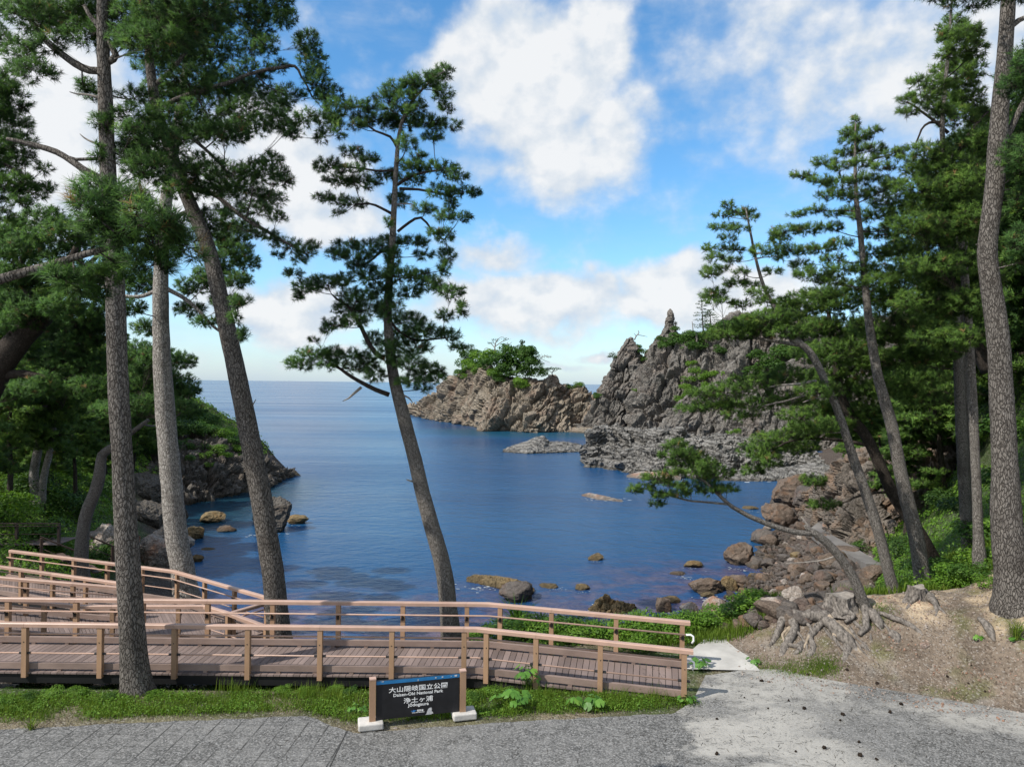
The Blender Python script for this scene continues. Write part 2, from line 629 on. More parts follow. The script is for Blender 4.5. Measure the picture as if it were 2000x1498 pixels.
def m_pavement():
    m, t, b = new_mat("pavement_aggregate")
    co = geo_pos(t)
    sep = t.node('ShaderNodeSeparateXYZ')
    t.l.new(co, sep.inputs[0])
    x, y = sep.outputs[0], sep.outputs[1]
    peb = t.voro(co, 40, 'F1', 'Color')
    sp = t.node('ShaderNodeSeparateColor')
    t.l.new(peb, sp.inputs[0])
    n1 = t.noise(co, 0.55, 6, 0.6)
    n2 = t.noise(co, 3.2, 6, 0.65)
    n3 = t.noise(co, 30, 4, 0.75)
    tone = t.math('ADD', t.math('MULTIPLY', sp.outputs[0], 0.55), t.math('MULTIPLY', n3, 0.55))
    agg = t.ramp(tone, [(0.2, (0.040, 0.040, 0.038)), (0.5, (0.105, 0.104, 0.100)), (0.75, (0.20, 0.197, 0.19)), (0.95, (0.38, 0.37, 0.36))])
    agg = t.mix(t.math('MULTIPLY', t.rng(t.math('ADD', n2, t.math('MULTIPLY', n1, .8)), 0.78, 1.12), 0.42), agg, (0.25, 0.245, 0.235))
    # pale sand washed out of the path over the right-hand part
    wx = t.math('ADD', x, t.math('ADD', t.math('MULTIPLY', t.math('SUBTRACT', n1, .5), 4.2), t.math('MULTIPLY', t.math('SUBTRACT', n2, .5), 2.6)))
    band = t.math('MULTIPLY', t.rng(wx, 2.7, 3.5), t.rng(wx, 5.4, 7.2, 1.0, 0.0))
    tl = t.math('ADD', t.math('SUBTRACT', y, 16.1), t.math('MULTIPLY', t.math('SUBTRACT', wx, 5.6), 0.44))
    foot = t.math('MULTIPLY', t.rng(tl, -1.5, -.5), t.rng(x, 2.6, 3.4))
    sand = t.math('MAXIMUM', band, t.math('MULTIPLY', foot, .85))
    gap = t.rng(t.noise(t.mapping(co, scale=(.45, 1.0, 1), rot=(0, 0, .3)), 0.75, 7, 0.66), 0.40, 0.54)
    sand = t.math('MULTIPLY', sand, t.math('MULTIPLY_ADD', gap, .9, .1))
    sand = t.math('MULTIPLY', sand, t.rng(t.math('ADD', sp.outputs[1], t.math('MULTIPLY', n2, 1.4)), 0.45, 1.05))
    sandc = t.ramp(t.math('ADD', t.math('MULTIPLY', n2, .6), t.math('MULTIPLY', n3, .5)), [(0.3, (0.28, 0.267, 0.242)), (0.8, (0.43, 0.415, 0.38))])
    c = t.mix(t.math('MULTIPLY', sand, 0.92), agg, sandc)
    # leaf litter and needles
    lit = t.rng(t.noise(t.mapping(co, scale=(1, 2.4, 1), rot=(0, 0, .7)), 14, 3, 0.7), 0.66, 0.72)
    c = t.mix(t.math('MULTIPLY', lit, 0.5), c, (0.055, 0.045, 0.035))
    # saw-cut joints on the left half
    left = t.rng(x, -2.75, -2.7, 1.0, 0.0)
    jy = t.math('ABSOLUTE', t.math('SUBTRACT', t.math('FRACT', t.math('DIVIDE', t.math('ADD', y, t.math('MULTIPLY', t.math('SUBTRACT', n2, .5), .05)), 0.42)), 0.5))
    jx = t.math('ABSOLUTE', t.math('SUBTRACT', t.math('FRACT', t.math('DIVIDE', t.math('ADD', x, t.math('MULTIPLY', y, -0.06)), 0.42)), 0.5))
    j = t.math('MAXIMUM', t.math('MULTIPLY', t.rng(jy, 0.465, 0.485), .6), t.rng(jx, 0.455, 0.480))
    j = t.math('MULTIPLY', t.math('MULTIPLY', j, left), t.rng(n2, .36, .6))
    j2 = t.rng(t.math('ABSOLUTE', t.math('SUBTRACT', x, -3.0)), 0.010, 0.018, 1.0, 0.0)
    c = t.mix(t.math('MULTIPLY', t.math('MAXIMUM', j, j2), 0.85), c, (0.02, 0.02, 0.019))
    t.put(b.inputs['Base Color'], c)
    b.inputs['Roughness'].default_value = 0.9
    b.inputs['Specular IOR Level'].default_value = 0.25
    t.put(b.inputs['Normal'], t.bump(t.math('ADD', n3, t.math('MULTIPLY', sp.outputs[0], .5)), 0.5, 0.012))
    return m


def m_water():
    m, t, b = new_mat("sea_water")
    co = geo_pos(t)
    sep = t.node('ShaderNodeSeparateXYZ')
    t.l.new(co, sep.inputs[0])
    x, y = sep.outputs[0], sep.outputs[1]
    n1 = t.noise(co, 0.045, 5, 0.6)
    n2 = t.noise(t.mapping(co, scale=(1, 1.5, 1)), 0.42, 6, 0.68)
    n3 = t.noise(t.mapping(co, scale=(.35, 1.6, 1)), 0.02, 5, 0.6)
    deep = t.ramp(n3, [(0.35, (0.008, 0.050, 0.135)), (0.7, (0.018, 0.085, 0.19))])
    # darker green water close to rocks on the left cove and behind the islet
    # weed-covered reef seen through shallow water near the shore
    shal = t.rng(t.math('ADD', y, t.math('ADD', t.math('MULTIPLY', x, -0.30), t.math('MULTIPLY', t.math('SUBTRACT', n1, .5), 18))), 30, 46, 1.0, 0.0)
    reef = t.math('MULTIPLY', shal, t.rng(n2, 0.42, 0.54))
    c = t.mix(t.math('MULTIPLY', shal, 0.55), deep, (0.018, 0.042, 0.13))
    c = t.mix(t.math('MULTIPLY', reef, 0.9), c, t.ramp(t.noise(co, 1.9, 5, .7), [(.35, (0.030, 0.026, 0.075)), (.65, (0.15, 0.10, 0.11))]))
    cove = t.rng(t.vmath('LENGTH', t.vmath('MULTIPLY', t.vmath('SUBTRACT', co, (-27.0, 62.0, SEA)), (1 / 10.0, 1 / 24.0, 0))), 0.45, 1.1, 1.0, 0.0)
    c = t.mix(t.math('MULTIPLY', cove, 0.8), c, t.ramp(n2, [(.4, (0.006, 0.020, 0.024)), (.65, (0.012, 0.045, 0.045))]))
    isl = t.rng(t.vmath('LENGTH', t.vmath('MULTIPLY', t.vmath('SUBTRACT', co, (10.0, 160.0, SEA)), (1 / 40.0, 1 / 20.0, 0))), 0.4, 1.1, 1.0, 0.0)
    c = t.mix(t.math('MULTIPLY', isl, 0.6), c, (0.008, 0.065, 0.085))
    t.put(b.inputs['Base Color'], c)
    b.inputs['IOR'].default_value = 1.24
    streak = t.noise(t.mapping(co, scale=(.12, 1.0, 1), rot=(0, 0, .08)), 0.045, 6, 0.6)
    t.put(b.inputs['Roughness'], t.rng(streak, 0.36, 0.64, 0.17, 0.27))
    b.inputs['Specular IOR Level'].default_value = 0.5
    w1 = t.noise(t.mapping(co, scale=(.6, 1.0, 1), rot=(0, 0, .25)), 0.75, 4, 0.55)
    w2 = t.noise(t.mapping(co, scale=(.55, 1.0, 1), rot=(0, 0, -.2)), 2.6, 5, 0.62)
    w3 = t.noise(t.mapping(co, scale=(.4, 1.0, 1)), 0.14, 4, 0.5)
    h = t.math('ADD', t.math('ADD', t.math('MULTIPLY', w1, 0.5), t.math('MULTIPLY', w2, 0.28)), t.math('MULTIPLY', w3, 0.7))
    t.put(b.inputs['Normal'], t.bump(h, 0.9, 0.42))
    return m


M = {}
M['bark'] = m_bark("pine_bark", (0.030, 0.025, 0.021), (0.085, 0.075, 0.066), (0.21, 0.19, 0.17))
M['bark_pale_lit'] = m_bark("pale_lit_pine_bark", (0.07, 0.06, 0.05), (0.26, 0.235, 0.21), (0.46, 0.43, 0.39))  # paler bark copy; sunlight on one trunk is put into its colour
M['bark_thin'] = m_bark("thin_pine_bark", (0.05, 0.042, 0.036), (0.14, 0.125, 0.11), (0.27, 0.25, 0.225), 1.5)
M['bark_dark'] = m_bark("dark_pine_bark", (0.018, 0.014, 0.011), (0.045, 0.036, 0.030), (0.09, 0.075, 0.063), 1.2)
M['twig'] = m_plain("twig_bark", (0.045, 0.036, 0.028), 0.9, 0.3, 8, 0.1)
M['dead'] = m_plain("weathered_branch", (0.24, 0.215, 0.19), 0.9, 0.35, 9, 0.1, stretch=(1, 1, .4))
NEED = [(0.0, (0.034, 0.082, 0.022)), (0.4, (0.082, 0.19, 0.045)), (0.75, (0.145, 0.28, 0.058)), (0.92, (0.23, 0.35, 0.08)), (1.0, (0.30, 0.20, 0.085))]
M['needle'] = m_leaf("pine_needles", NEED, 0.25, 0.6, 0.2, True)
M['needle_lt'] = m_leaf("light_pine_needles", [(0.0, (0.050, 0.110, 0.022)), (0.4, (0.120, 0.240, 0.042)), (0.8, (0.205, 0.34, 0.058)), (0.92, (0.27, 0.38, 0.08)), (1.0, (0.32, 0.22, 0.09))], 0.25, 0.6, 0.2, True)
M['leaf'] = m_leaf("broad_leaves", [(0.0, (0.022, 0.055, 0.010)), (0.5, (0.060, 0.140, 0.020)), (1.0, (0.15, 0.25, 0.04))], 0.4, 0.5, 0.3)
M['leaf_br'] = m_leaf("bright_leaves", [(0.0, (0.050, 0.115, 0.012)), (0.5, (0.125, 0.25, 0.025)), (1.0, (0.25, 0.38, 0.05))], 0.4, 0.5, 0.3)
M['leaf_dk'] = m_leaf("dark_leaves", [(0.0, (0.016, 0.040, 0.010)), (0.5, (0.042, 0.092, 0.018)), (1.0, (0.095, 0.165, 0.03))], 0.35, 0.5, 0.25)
M['grass'] = m_leaf("grass_blades", [(0.0, (0.045, 0.090, 0.010)), (0.5, (0.125, 0.205, 0.022)), (0.9, (0.24, 0.31, 0.05)), (1.0, (0.36, 0.31, 0.15))], 0.4, 0.6, 0.2)
M['red_leaf'] = m_leaf("rusty_needles", [(0.0, (0.10, 0.05, 0.04)), (1.0, (0.28, 0.15, 0.12))], 0.2)
M['cliff'] = m_rock("cliff_rock", (0.056, 0.052, 0.047), (0.155, 0.143, 0.127), (0.29, 0.268, 0.24), (0.20, 0.15, 0.12), 0.42, bump=0.9, stain_amt=0.35, bdist=.5)
M['islet'] = m_rock("islet_rock", (0.08, 0.066, 0.050), (0.225, 0.19, 0.148), (0.38, 0.33, 0.26), (0.27, 0.17, 0.12), 0.42, bump=0.9, stain_amt=0.45, bdist=.5)
M['shelf'] = m_rock("layered_rock", (0.070, 0.067, 0.062), (0.185, 0.177, 0.165), (0.34, 0.325, 0.30), None, 0.7, strata=0.42, bump=0.9, tilt=-.10, bdist=.3)
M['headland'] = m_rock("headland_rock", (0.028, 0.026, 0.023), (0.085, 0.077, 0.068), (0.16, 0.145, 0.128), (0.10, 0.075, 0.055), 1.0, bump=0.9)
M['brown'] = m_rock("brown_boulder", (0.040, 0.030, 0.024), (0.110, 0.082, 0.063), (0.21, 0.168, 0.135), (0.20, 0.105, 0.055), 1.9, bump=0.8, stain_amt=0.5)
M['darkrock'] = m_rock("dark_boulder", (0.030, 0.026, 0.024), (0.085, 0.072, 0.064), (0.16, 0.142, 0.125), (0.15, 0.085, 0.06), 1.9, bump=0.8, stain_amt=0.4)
M['palerock'] = m_rock("pale_boulder", (0.10, 0.085, 0.075), (0.26, 0.22, 0.19), (0.46, 0.42, 0.38), (0.30, 0.12, 0.05), 1.5, bump=0.9, stain_amt=0.6)
M['ochre'] = m_rock("ochre_reef", (0.06, 0.043, 0.022), (0.17, 0.125, 0.066), (0.27, 0.21, 0.12), (0.22, 0.12, 0.04), 2.2, bump=0.9, stain_amt=0.5)
M['outcrop'] = m_rock("outcrop_rock", (0.035, 0.030, 0.026), (0.105, 0.090, 0.076), (0.23, 0.20, 0.17), (0.30, 0.17, 0.09), 1.2, bump=0.9, stain_amt=0.35)
M['foam'] = m_plain("sea_foam", (0.40, 0.43, 0.45), 0.8, 0.3, 3, 0.2, bump=0.3)
M['ground'] = m_ground()
M['pavement'] = m_pavement()
M['water'] = m_water()
M['concrete'] = m_plain("concrete", (0.48, 0.46, 0.43), 0.9, 0.22, 5, 0.2, bump=0.35)
M['path'] = m_plain("concrete_path", (0.43, 0.415, 0.385), 0.9, 0.20, 1.6, 0.2, bump=0.3, obj=False)
M['greypath'] = m_plain("grey_path", (0.17, 0.16, 0.15), 0.95, 0.2, 1.5, 0.1, bump=0.3, obj=False)
M['rail'] = m_plain("brown_rail", (0.40, 0.262, 0.20), 0.42, 0.10, 3.5, 0.45, tint=0.2, bump=0.05)
M['post'] = m_plain("tan_post", (0.33, 0.205, 0.125), 0.55, 0.13, 6, 0.35, tint=0.2, bump=0.1, stretch=(1, 1, .3))
M['curb'] = m_plain("brown_curb", (0.235, 0.172, 0.145), 0.7, 0.20, 3, 0.25, tint=0.25, bump=0.15, stretch=(.5, 1, 1))
M['deck'] = m_plain("deck_board", (0.19, 0.145, 0.130), 0.75, 0.25, 1.6, 0.25, tint=0.28, bump=0.2, stretch=(1, .3, 1))
M['steel'] = m_plain("black_steel", (0.012, 0.012, 0.013), 0.5, 0.2, 3, 0.4, bump=0.1)
M['bracket'] = m_plain("black_bracket", (0.015, 0.014, 0.014), 0.45, 0.1, 3, 0.5, bump=0)
M['dkrail'] = m_plain("dark_brown_rail", (0.085, 0.055, 0.042), 0.6, 0.2, 4, 0.3, tint=.2, bump=0.1)
M['white'] = m_plain("white_paint", (0.75, 0.75, 0.74), 0.5, 0.1, 4, 0.4, bump=0)
M['panel'] = m_plain("black_panel", (0.012, 0.012, 0.014), 0.38, 0.35, 5, 0.4, bump=0.05)
M['blue'] = m_plain("blue_band", (0.018, 0.16, 0.37), 0.45, 0.12, 5, 0.4, bump=0.05)
M['logo_blue'] = m_plain("emblem_blue", (0.05, 0.22, 0.55), 0.45, 0.05, 5, 0.4, bump=0)
M['worn'] = m_plain("worn_patch", (0.50, 0.50, 0.50), 0.8, 0.3, 40, 0.2, bump=0.1)
M['root'] = m_plain("grey_root", (0.16, 0.142, 0.125), 0.92, 0.75, 16, 0.12, bump=1.0, stretch=(1.6, .7, .7), obj=False)
M['rootwood'] = m_plain("split_wood", (0.27, 0.22, 0.165), 0.9, 0.45, 14, 0.15, bump=0.6, stretch=(1, 1, .25), obj=False)
M['cone'] = m_plain("pine_cone", (0.022, 0.016, 0.012), 0.9, 0.3, 20, 0.1, bump=0.3)
M['bigleaf'] = m_leaf("big_round_leaves", [(0.0, (0.045, 0.12, 0.02)), (0.6, (0.10, 0.24, 0.035)), (1.0, (0.20, 0.36, 0.06))], 0.3, 0.45, 0.35)

# ---------------------------------------------------------------- terrain
def ip(x, xs, ys):
    return np.interp(x, xs, ys)


def toe(x):
    """front foot of the earth bank on the right"""
    return 16.1 - (np.maximum(x, 4.0) - 5.6) * 0.44


def shore_r(y):
    return 10.3 + (y - 34) * 0.485


def shore_l(y):
    return ip(y, [10, 18, 25, 33, 45, 55, 66, 75, 87, 90, 100, 130], [-7, -7, -11, -15, -20, -27, -29.5, -29.7, -27.0, -33, -60, -120])


def H(x, y):
    x = np.asarray(x, float)
    y = np.asarray(y, float)
    ye = ip(x, [-30, -8, -1.6, -0.4, 4, 5.5, 7, 12], [14.7, 14.9, 15.1, 17.9, 18.9, 19.4, 20.0, 22])
    w = ss(0, 9.5, y - ye)
    zb = -0.03 - ip(x, [1.2, 3.4, 4.0], [.34, .08, 0]) * ss(14.95, 15.5, y) * (1 - ss(16.3, 17.4, y)) - 5.6 * w
    rise = ss(0, 3.2, y - toe(x))
    hm = 1.0 * ss(5.2, 7.4, x) + 0.10 * np.maximum(x - 8, 0)
    zm = hm * rise * (1 - ss(18.0, 22.0, y)) + zb
    s = x - shore_r(y)
    zbeach = np.clip(-4.5 + 0.20 * s, -6.8, -3.2)
    s2 = s - 7
    raise_ = ip(y, [0, 19, 24, 34], [3.3, 3.3, 1.9, 0.0])
    zh = np.minimum(-3.2 + raise_ * ss(-3.0, 0.5, s2) + .50 * np.maximum(s2, 0) + ip(y, [0, 19, 25], [.01, .01, .095]) * np.maximum(s2, 0) ** 2, 34)
    zh = np.where(s2 > -3, zh, -9)
    zr = np.maximum(zbeach, zh)
    zr = np.where(y < 20, zb + (np.maximum(zr - zb, 0)) * rise, zr)
    sl = shore_l(y) - x
    k = ip(y, [0, 40, 75], [.35, .35, 1.1])
    zl = np.where(sl < 0, -4.5 + .4 * sl, -4.5 + k * np.minimum(sl, 4) + .6 * np.maximum(sl - 4, 0))
    zl = np.clip(zl, -7.5, ip(y, [0, 30, 38, 60, 90], [-1.9, -1.9, 2.0, 13, 16]))
    zl = np.where((y < 19) & (x > -40), np.minimum(zl, zb), zl)
    z = np.maximum(np.maximum(zm, zr), np.maximum(zl, -7.5))
    q = np.stack([x, y, np.zeros_like(x)], -1).reshape(-1, 3)
    n = fbm(q * 0.45, 4).reshape(x.shape)
    n2 = fbm(q * 2.2 + 9, 4).reshape(x.shape)
    amp = ss(0.02, 1.0, np.abs(z)) * ss(14, 16, y)
    onm = ss(5.0, 7.0, x) * rise * ss(22, 18, y)
    return z + n * (0.10 + 0.4 * ss(24, 40, y)) * amp + n2 * (0.05 * amp + 0.06 * onm)


def hit(px, py, d0=12.0, d1=110.0):
    """where the sight line through a pixel meets the ground (or the sea)"""
    ds = np.concatenate([np.arange(d0, 40, .12), np.arange(40, d1, .3)])
    q = np.array([P(px, py, d) for d in ds])
    below = q[:, 2] < np.maximum(H(q[:, 0], q[:, 1]), SEA)
    return q[np.argmax(below)] if below.any() else q[-1]


def grid_faces(nu, nv):
    i, j = np.meshgrid(np.arange(nu - 1), np.arange(nv - 1), indexing='ij')
    a = i * nv + j
    return np.stack([a, a + nv, a + nv + 1, a + 1], -1).reshape(-1, 4)


def build_ground():
    ds = np.geomspace(8.0, 135.0, 330)
    ts = np.linspace(-1.25, 1.25, 330)
    D, T = np.meshgrid(ds, ts, indexing='ij')
    X = D * T
    Z = H(X, D)
    X, D, Z = X.ravel(), D.ravel(), Z.ravel()
    s2 = X - shore_r(D) - 7
    sl = shore_l(D) - X
    q = np.stack([X, D, Z], 1)
    n = fbm(q * 0.5, 4)
    soil = np.array((0.16, 0.125, 0.095))
    moss = np.array((0.040, 0.062, 0.018))
    earth = np.array((0.145, 0.115, 0.088))
    tan = np.array((0.38, 0.295, 0.20))
    beach = np.array((0.06, 0.046, 0.037))
    sea_bed = np.array((0.07, 0.06, 0.045))
    dry = np.array((0.15, 0.125, 0.085))
    c = np.repeat(soil[None] * .8, len(X), 0)

    def mixc(c, k, col):
        k = np.clip(k, 0, 1)[:, None]
        return c * (1 - k) + col * k
    c = mixc(c, ss(12.0, 13.2, D) * ss(6, 4.5, X), dry)
    c = mixc(c, ss(0.25, -.05, n) * ss(13.0, 14.6, D) * ss(6, 4.5, X), moss)
    c = mixc(c, ss(4.6, 6.2, X) * ss(13, 14, D) * ss(21, 19, D), earth)
    n5 = fbm(q * 1.9 + 4, 4)
    c = mixc(c, ss(8.2, 10.0, X + n) * ss(-.1, .3, n5 + .05) * ss(0.75, 1.1, Z + .3 * n) * ss(21, 19, D), tan)
    c = mixc(c, ss(-.1, .25, n5 - .1) * ss(5, 6, X) * ss(.5, .15, Z) * ss(21, 19, D) * .7, np.array((.17, .155, .135)))
    c = mixc(c, ss(.12, .38, fbm(q * 1.1 + 31, 4)) * ss(5.4, 6.5, X) * ss(21, 19, D) * .8, np.array((.085, .085, .035)))
    c = mixc(c, ss(19.5, 23, D) * (X > 0), beach)
    c = mixc(c, ss(-1.2, .6, s2 + n) * ss(18.4, 20, D + .4 * n) * (X > 0), moss)
    c = mixc(c, ss(17, 20, D) * (X < 0), beach * .8)
    c = mixc(c, ss(1.5, 4, sl + 2 * n) * ss(25, 30, D) * (X < 0), moss * .9)
    c = mixc(c, ss(SEA + .1, SEA - .4, Z), sea_bed)
    f = grid_faces(len(ds), len(ts))[:, ::-1]
    o = mesh_obj('ground', q, f, M['ground'], smooth=True, attrs={'zone': c})
    tag(o, kind='structure')


def sheet(name, pts, z, mat, kind='structure', thick=0.0):
    bm = bmesh.new()
    vs = [bm.verts.new((float(p[0]), float(p[1]), z if np.isscalar(z) else float(p[2]))) for p in pts]
    fc = bm.faces.new(vs)
    bm.normal_update()
    if fc.normal.z < 0:
        fc.normal_flip()
    bmesh.ops.triangulate(bm, faces=bm.faces[:])
    me = bpy.data.meshes.new(name)
    bm.to_mesh(me)
    bm.free()
    me.materials.append(mat)
    o = bpy.data.objects.new(name, me)
    COL.objects.link(o)
    return tag(o, kind=kind)


def wobble(pts, amp=0.03, step=0.12, seed=0):
    pts = np.asarray(pts, float)
    out = []
    for a, b in zip(pts[:-1], pts[1:]):
        n = max(1, int(np.linalg.norm(b - a) / step))
        for k in range(n):
            out.append(a + (b - a) * k / n)
    out.append(pts[-1])
    out = np.array(out)
    q = np.stack([out[:, 0] * 2.5, out[:, 1] * 2.5, np.full(len(out), seed * 3.1)], 1)
    out[:, 1] += amp * fbm(q, 3)
    return out


build_ground()
# sea, out to the horizon
v = [(-60000, 10, SEA), (60000, 10, SEA), (60000, 90000, SEA), (-60000, 90000, SEA)]
tag(mesh_obj('sea', v, np.array([(0, 1, 2, 3)]), M['water']), kind='structure')
# pavement
edge = [PZ(px, py, 0)[:2] for px, py in [(-500, 1440), (0, 1425), (330, 1409), (600, 1398), (690, 1432), (900, 1416), (1200, 1398), (1310, 1393), (1352, 1372)]]
right = [PZ(px, py, 0)[:2] for px, py in [(1378, 1318), (1480, 1306), (1700, 1314), (1850, 1330), (2000, 1365)]]
pav = list(wobble(edge, .10, .1)) + list(wobble(right, .08, .15, 3)) + [np.array((16.0, 12.0)), np.array((22.0, -25.0)), np.array((-22.0, -25.0)), np.array((-22.0, 13.0))]
sheet('pavement', pav, 0.004, M['pavement'])
pth = [(1342, 1306), (1338, 1288), (1352, 1268), (1372, 1250), (1392, 1243), (1440, 1250), (1478, 1262), (1462, 1282), (1484, 1309)]
pp = [PZ(a, b, 0.014)[:2] for a, b in pth]
sheet('path', list(wobble(pp, .07, .1, 5)), 0.014, M['path'])
# narrow grey path on the beach
mb = MB()
pw = [hit(1712, 1122), hit(1680, 1104), hit(1645, 1082), hit(1612, 1062), hit(1600, 1048), hit(1622, 1030)]
pw = smooth_path(np.array([p + np.array((0, 0, .28)) for p in pw]), .4)
mb.sweep(pw, 1.0, .5)
tag(mb.build('path', M['greypath'], attr=False), kind='structure')


# ---------------------------------------------------------------- rocks
def cells(q, seed):
    """jittered-grid cells: id of the nearest cell point and how much farther the second one is"""
    b = np.floor(q).astype(int)
    d1 = np.full(len(q), 9.0)
    d2 = np.full(len(q), 9.0)
    ci = np.zeros(len(q), int)
    for dx in (-1, 0, 1):
        for dy in (-1, 0, 1):
            for dz in (-1, 0, 1):
                c = b + (dx, dy, dz)
                k = (c[:, 0] * 73856093 ^ c[:, 1] * 19349663 ^ c[:, 2] * 83492791 ^ (seed * 2654435)) & 8191
                r = _jit[k]
                d = np.linalg.norm(c + r - q, axis=1)
                near = d < d1
                d2 = np.where(near, d1, np.minimum(d2, d))
                ci = np.where(near, k, ci)
                d1 = np.where(near, d, d1)
    return ci, d2 - d1


_jit = np.random.default_rng(8).uniform(.1, .9, (8192, 3))


LOFT = {}


def on_rock(name, px, py):
    """point on the front of a rock mass seen at a pixel (its crest when the pixel lies above it)"""
    rp, bp, depth, prof, z0 = LOFT[name]
    w = PZ(px, np.interp(px, bp[:, 0], bp[:, 1]), z0)
    dep = np.interp(px, [p[0] for p in depth], [p[1] for p in depth]) if isinstance(depth, list) else depth
    r = P(px, np.interp(px, rp[:, 0], rp[:, 1]), w[1] + dep)
    t = np.linspace(0, 1, 60)
    z = z0 + (r[2] - z0) * t ** prof
    d = w[1] + dep * t
    zz_ = np.array([P(px, py, a)[2] for a in d])
    k = int(np.argmin(np.abs(zz_ - z)))
    return P(px, py, d[k])


def rock_loft(name, ridge, base, depth, back, mat, label, cat, seed=0, nu=150, nv=70, amp=1.2, scale=5.0, prof=0.8, rough=0.35,
              aniso=(1, 1, 1), rot=0.0, ridge_keep=0.45, steps=0.0, group=None, kind=None, smooth=False, base_z=None, blocks=0.0):
    """rock mass from its skyline (px, py) and its waterline (px, py); depth = how far the crest stands behind the waterline"""
    rp, bp = np.array(ridge, float), np.array(base, float)
    LOFT[name] = (rp, bp, depth, prof, SEA if base_z is None else base_z)
    u = np.linspace(rp[0, 0], rp[-1, 0], nu)
    ry = np.interp(u, rp[:, 0], rp[:, 1])
    by = np.interp(u, bp[:, 0], bp[:, 1])
    dep = np.interp(u, [p[0] for p in depth], [p[1] for p in depth]) if isinstance(depth, list) else np.full(nu, depth)
    V = np.zeros((nu, nv, 3))
    nf = int(nv * .74)
    z0 = SEA if base_z is None else base_z
    keep = np.ones((nu, nv))
    for i in range(nu):
        w = PZ(u[i], by[i], z0)
        r = P(u[i], ry[i], w[1] + dep[i])
        if r[2] < z0 - 1.0:
            r[2] = z0 - 1.0
        t = np.linspace(-0.06, 1, nf)
        tt = np.clip(t, 0, 1)
        d = w[1] + (r[1] - w[1]) * t
        z = np.where(t < 0, z0 + t * 40, z0 + (r[2] - z0) * tt ** prof)
        if steps:
            zz_ = z + steps * .8 * np.sin(u[i] * .035 + 1.3) + steps * .5 * np.sin(u[i] * .011)
            k = (zz_ - z0) / steps
            z0_ = z0 - (zz_ - z)
            fk = np.floor(k) + ss(0.25, .75, k - np.floor(k))
            z = np.where(t < 0, z, np.minimum(z0_ + fk * steps * .7 + (zz_ - z0) * .3, r[2]))
            z[-1] = r[2]
        V[i, :nf, 1] = d
        V[i, :nf, 2] = z
        tb = np.linspace(0, 1, nv - nf + 1)[1:]
        V[i, nf:, 1] = r[1] + back * tb
        V[i, nf:, 2] = r[2] + (z0 - 2.0 - r[2]) * tb ** 1.4
        V[i, :, 0] = (u[i] - 1000.0 + ROLL * (ry[i] - 749)) * V[i, :, 1] / FPX
        keep[i] = 1 - (1 - ridge_keep) * np.exp(-((np.arange(nv) - nf + 1) / 4.0) ** 2)
    du = np.gradient(V, axis=0)
    dv = np.gradient(V, axis=1)
    n = np.cross(du, dv)
    n /= np.linalg.norm(n, axis=2)[..., None] + 1e-9
    q = V.reshape(-1, 3)
    c, s_ = math.cos(rot), math.sin(rot)
    qr = np.stack([q[:, 0] * c - q[:, 2] * s_, q[:, 1], q[:, 0] * s_ + q[:, 2] * c], 1) * np.array(aniso)
    warp = np.stack([fbm(q / scale + 5, 3), fbm(q / scale + 25, 3), fbm(q / scale + 45, 3)], 1) * scale * .35
    h = fbm((qr + warp) / scale + seed * 11.3, 6, 2.1, .52, ridged=True)
    h2 = fbm((qr + warp * .5) / (scale * .28) + seed * 5.1, 5, 2.1, .55)
    h3 = fbm(q / (scale * .1) + seed, 3, 2.2, .6, ridged=True)
    disp = amp * (h - .1) + amp * rough * h2 + amp * .16 * h3
    if blocks:
        # fractured into blocks: every block stands a little in or out, with a dark joint round it
        for sz, w_ in ((blocks, 1.0), (blocks * .42, .45)):
            qq = (qr + warp * .6) / sz
            ci, gap = cells(qq, seed)
            disp = disp + amp * w_ * (np.random.default_rng(seed).normal(0, .42, 8192)[ci] - .75 * ss(.16, .0, gap))
    disp = disp.reshape(nu, nv) * keep
    V = V + n * disp[..., None]
    o = mesh_obj(name, V.reshape(-1, 3), grid_faces(nu, nv), mat, smooth=smooth)
    if kind:
        return tag(o, kind=kind)
    tag(o, label, cat, group)
    w = V.reshape(-1, 3)
    return rebase(o, (w[:, 0].mean(), w[:, 1].mean(), z0))


_ico = {}


def ico(sub):
    if sub not in _ico:
        bm = bmesh.new()
        bmesh.ops.create_icosphere(bm, subdivisions=sub, radius=1)
        v = np.array([p.co[:] for p in bm.verts])
        f = np.array([[p.index for p in fc.verts] for fc in bm.faces])
        bm.free()
        _ico[sub] = (v, f)
    return _ico[sub]


def rock_verts(seed, sub=4, cuts=14, amp=.16):
    rng = np.random.default_rng(seed)
    v, f = ico(sub)
    v = v.copy()
    for k in range(cuts):
        n = rng.normal(size=3)
        n /= np.linalg.norm(n)
        h = rng.uniform(.55, .9)
        d = v @ n
        v -= np.maximum(d - h, 0)[:, None] * n * .95
    r = np.linalg.norm(v, axis=1)[:, None]
    u = v / r
    v = v + u * (amp * fbm(u * 1.7 + seed, 5, 2.1, .55, True)[:, None] * .8 + amp * .45 * fbm(u * 6 + seed * 3, 4)[:, None])
    return v, f


ROCKS = []
for k in range(14):
    v, f = rock_verts(100 + k, 3)
    o = mesh_obj('boulder', v, f, M['brown'], smooth=False)
    ROCKS.append(o.data)
    bpy.data.objects.remove(o)
_var = {}


def rock_mesh(k, mat):
    key = (k, mat)
    if key not in _var:
        me = ROCKS[k].copy()
        me.name = 'boulder'
        me.materials.clear()
        me.materials.append(M[mat])
        _var[key] = me
    return _var[key]


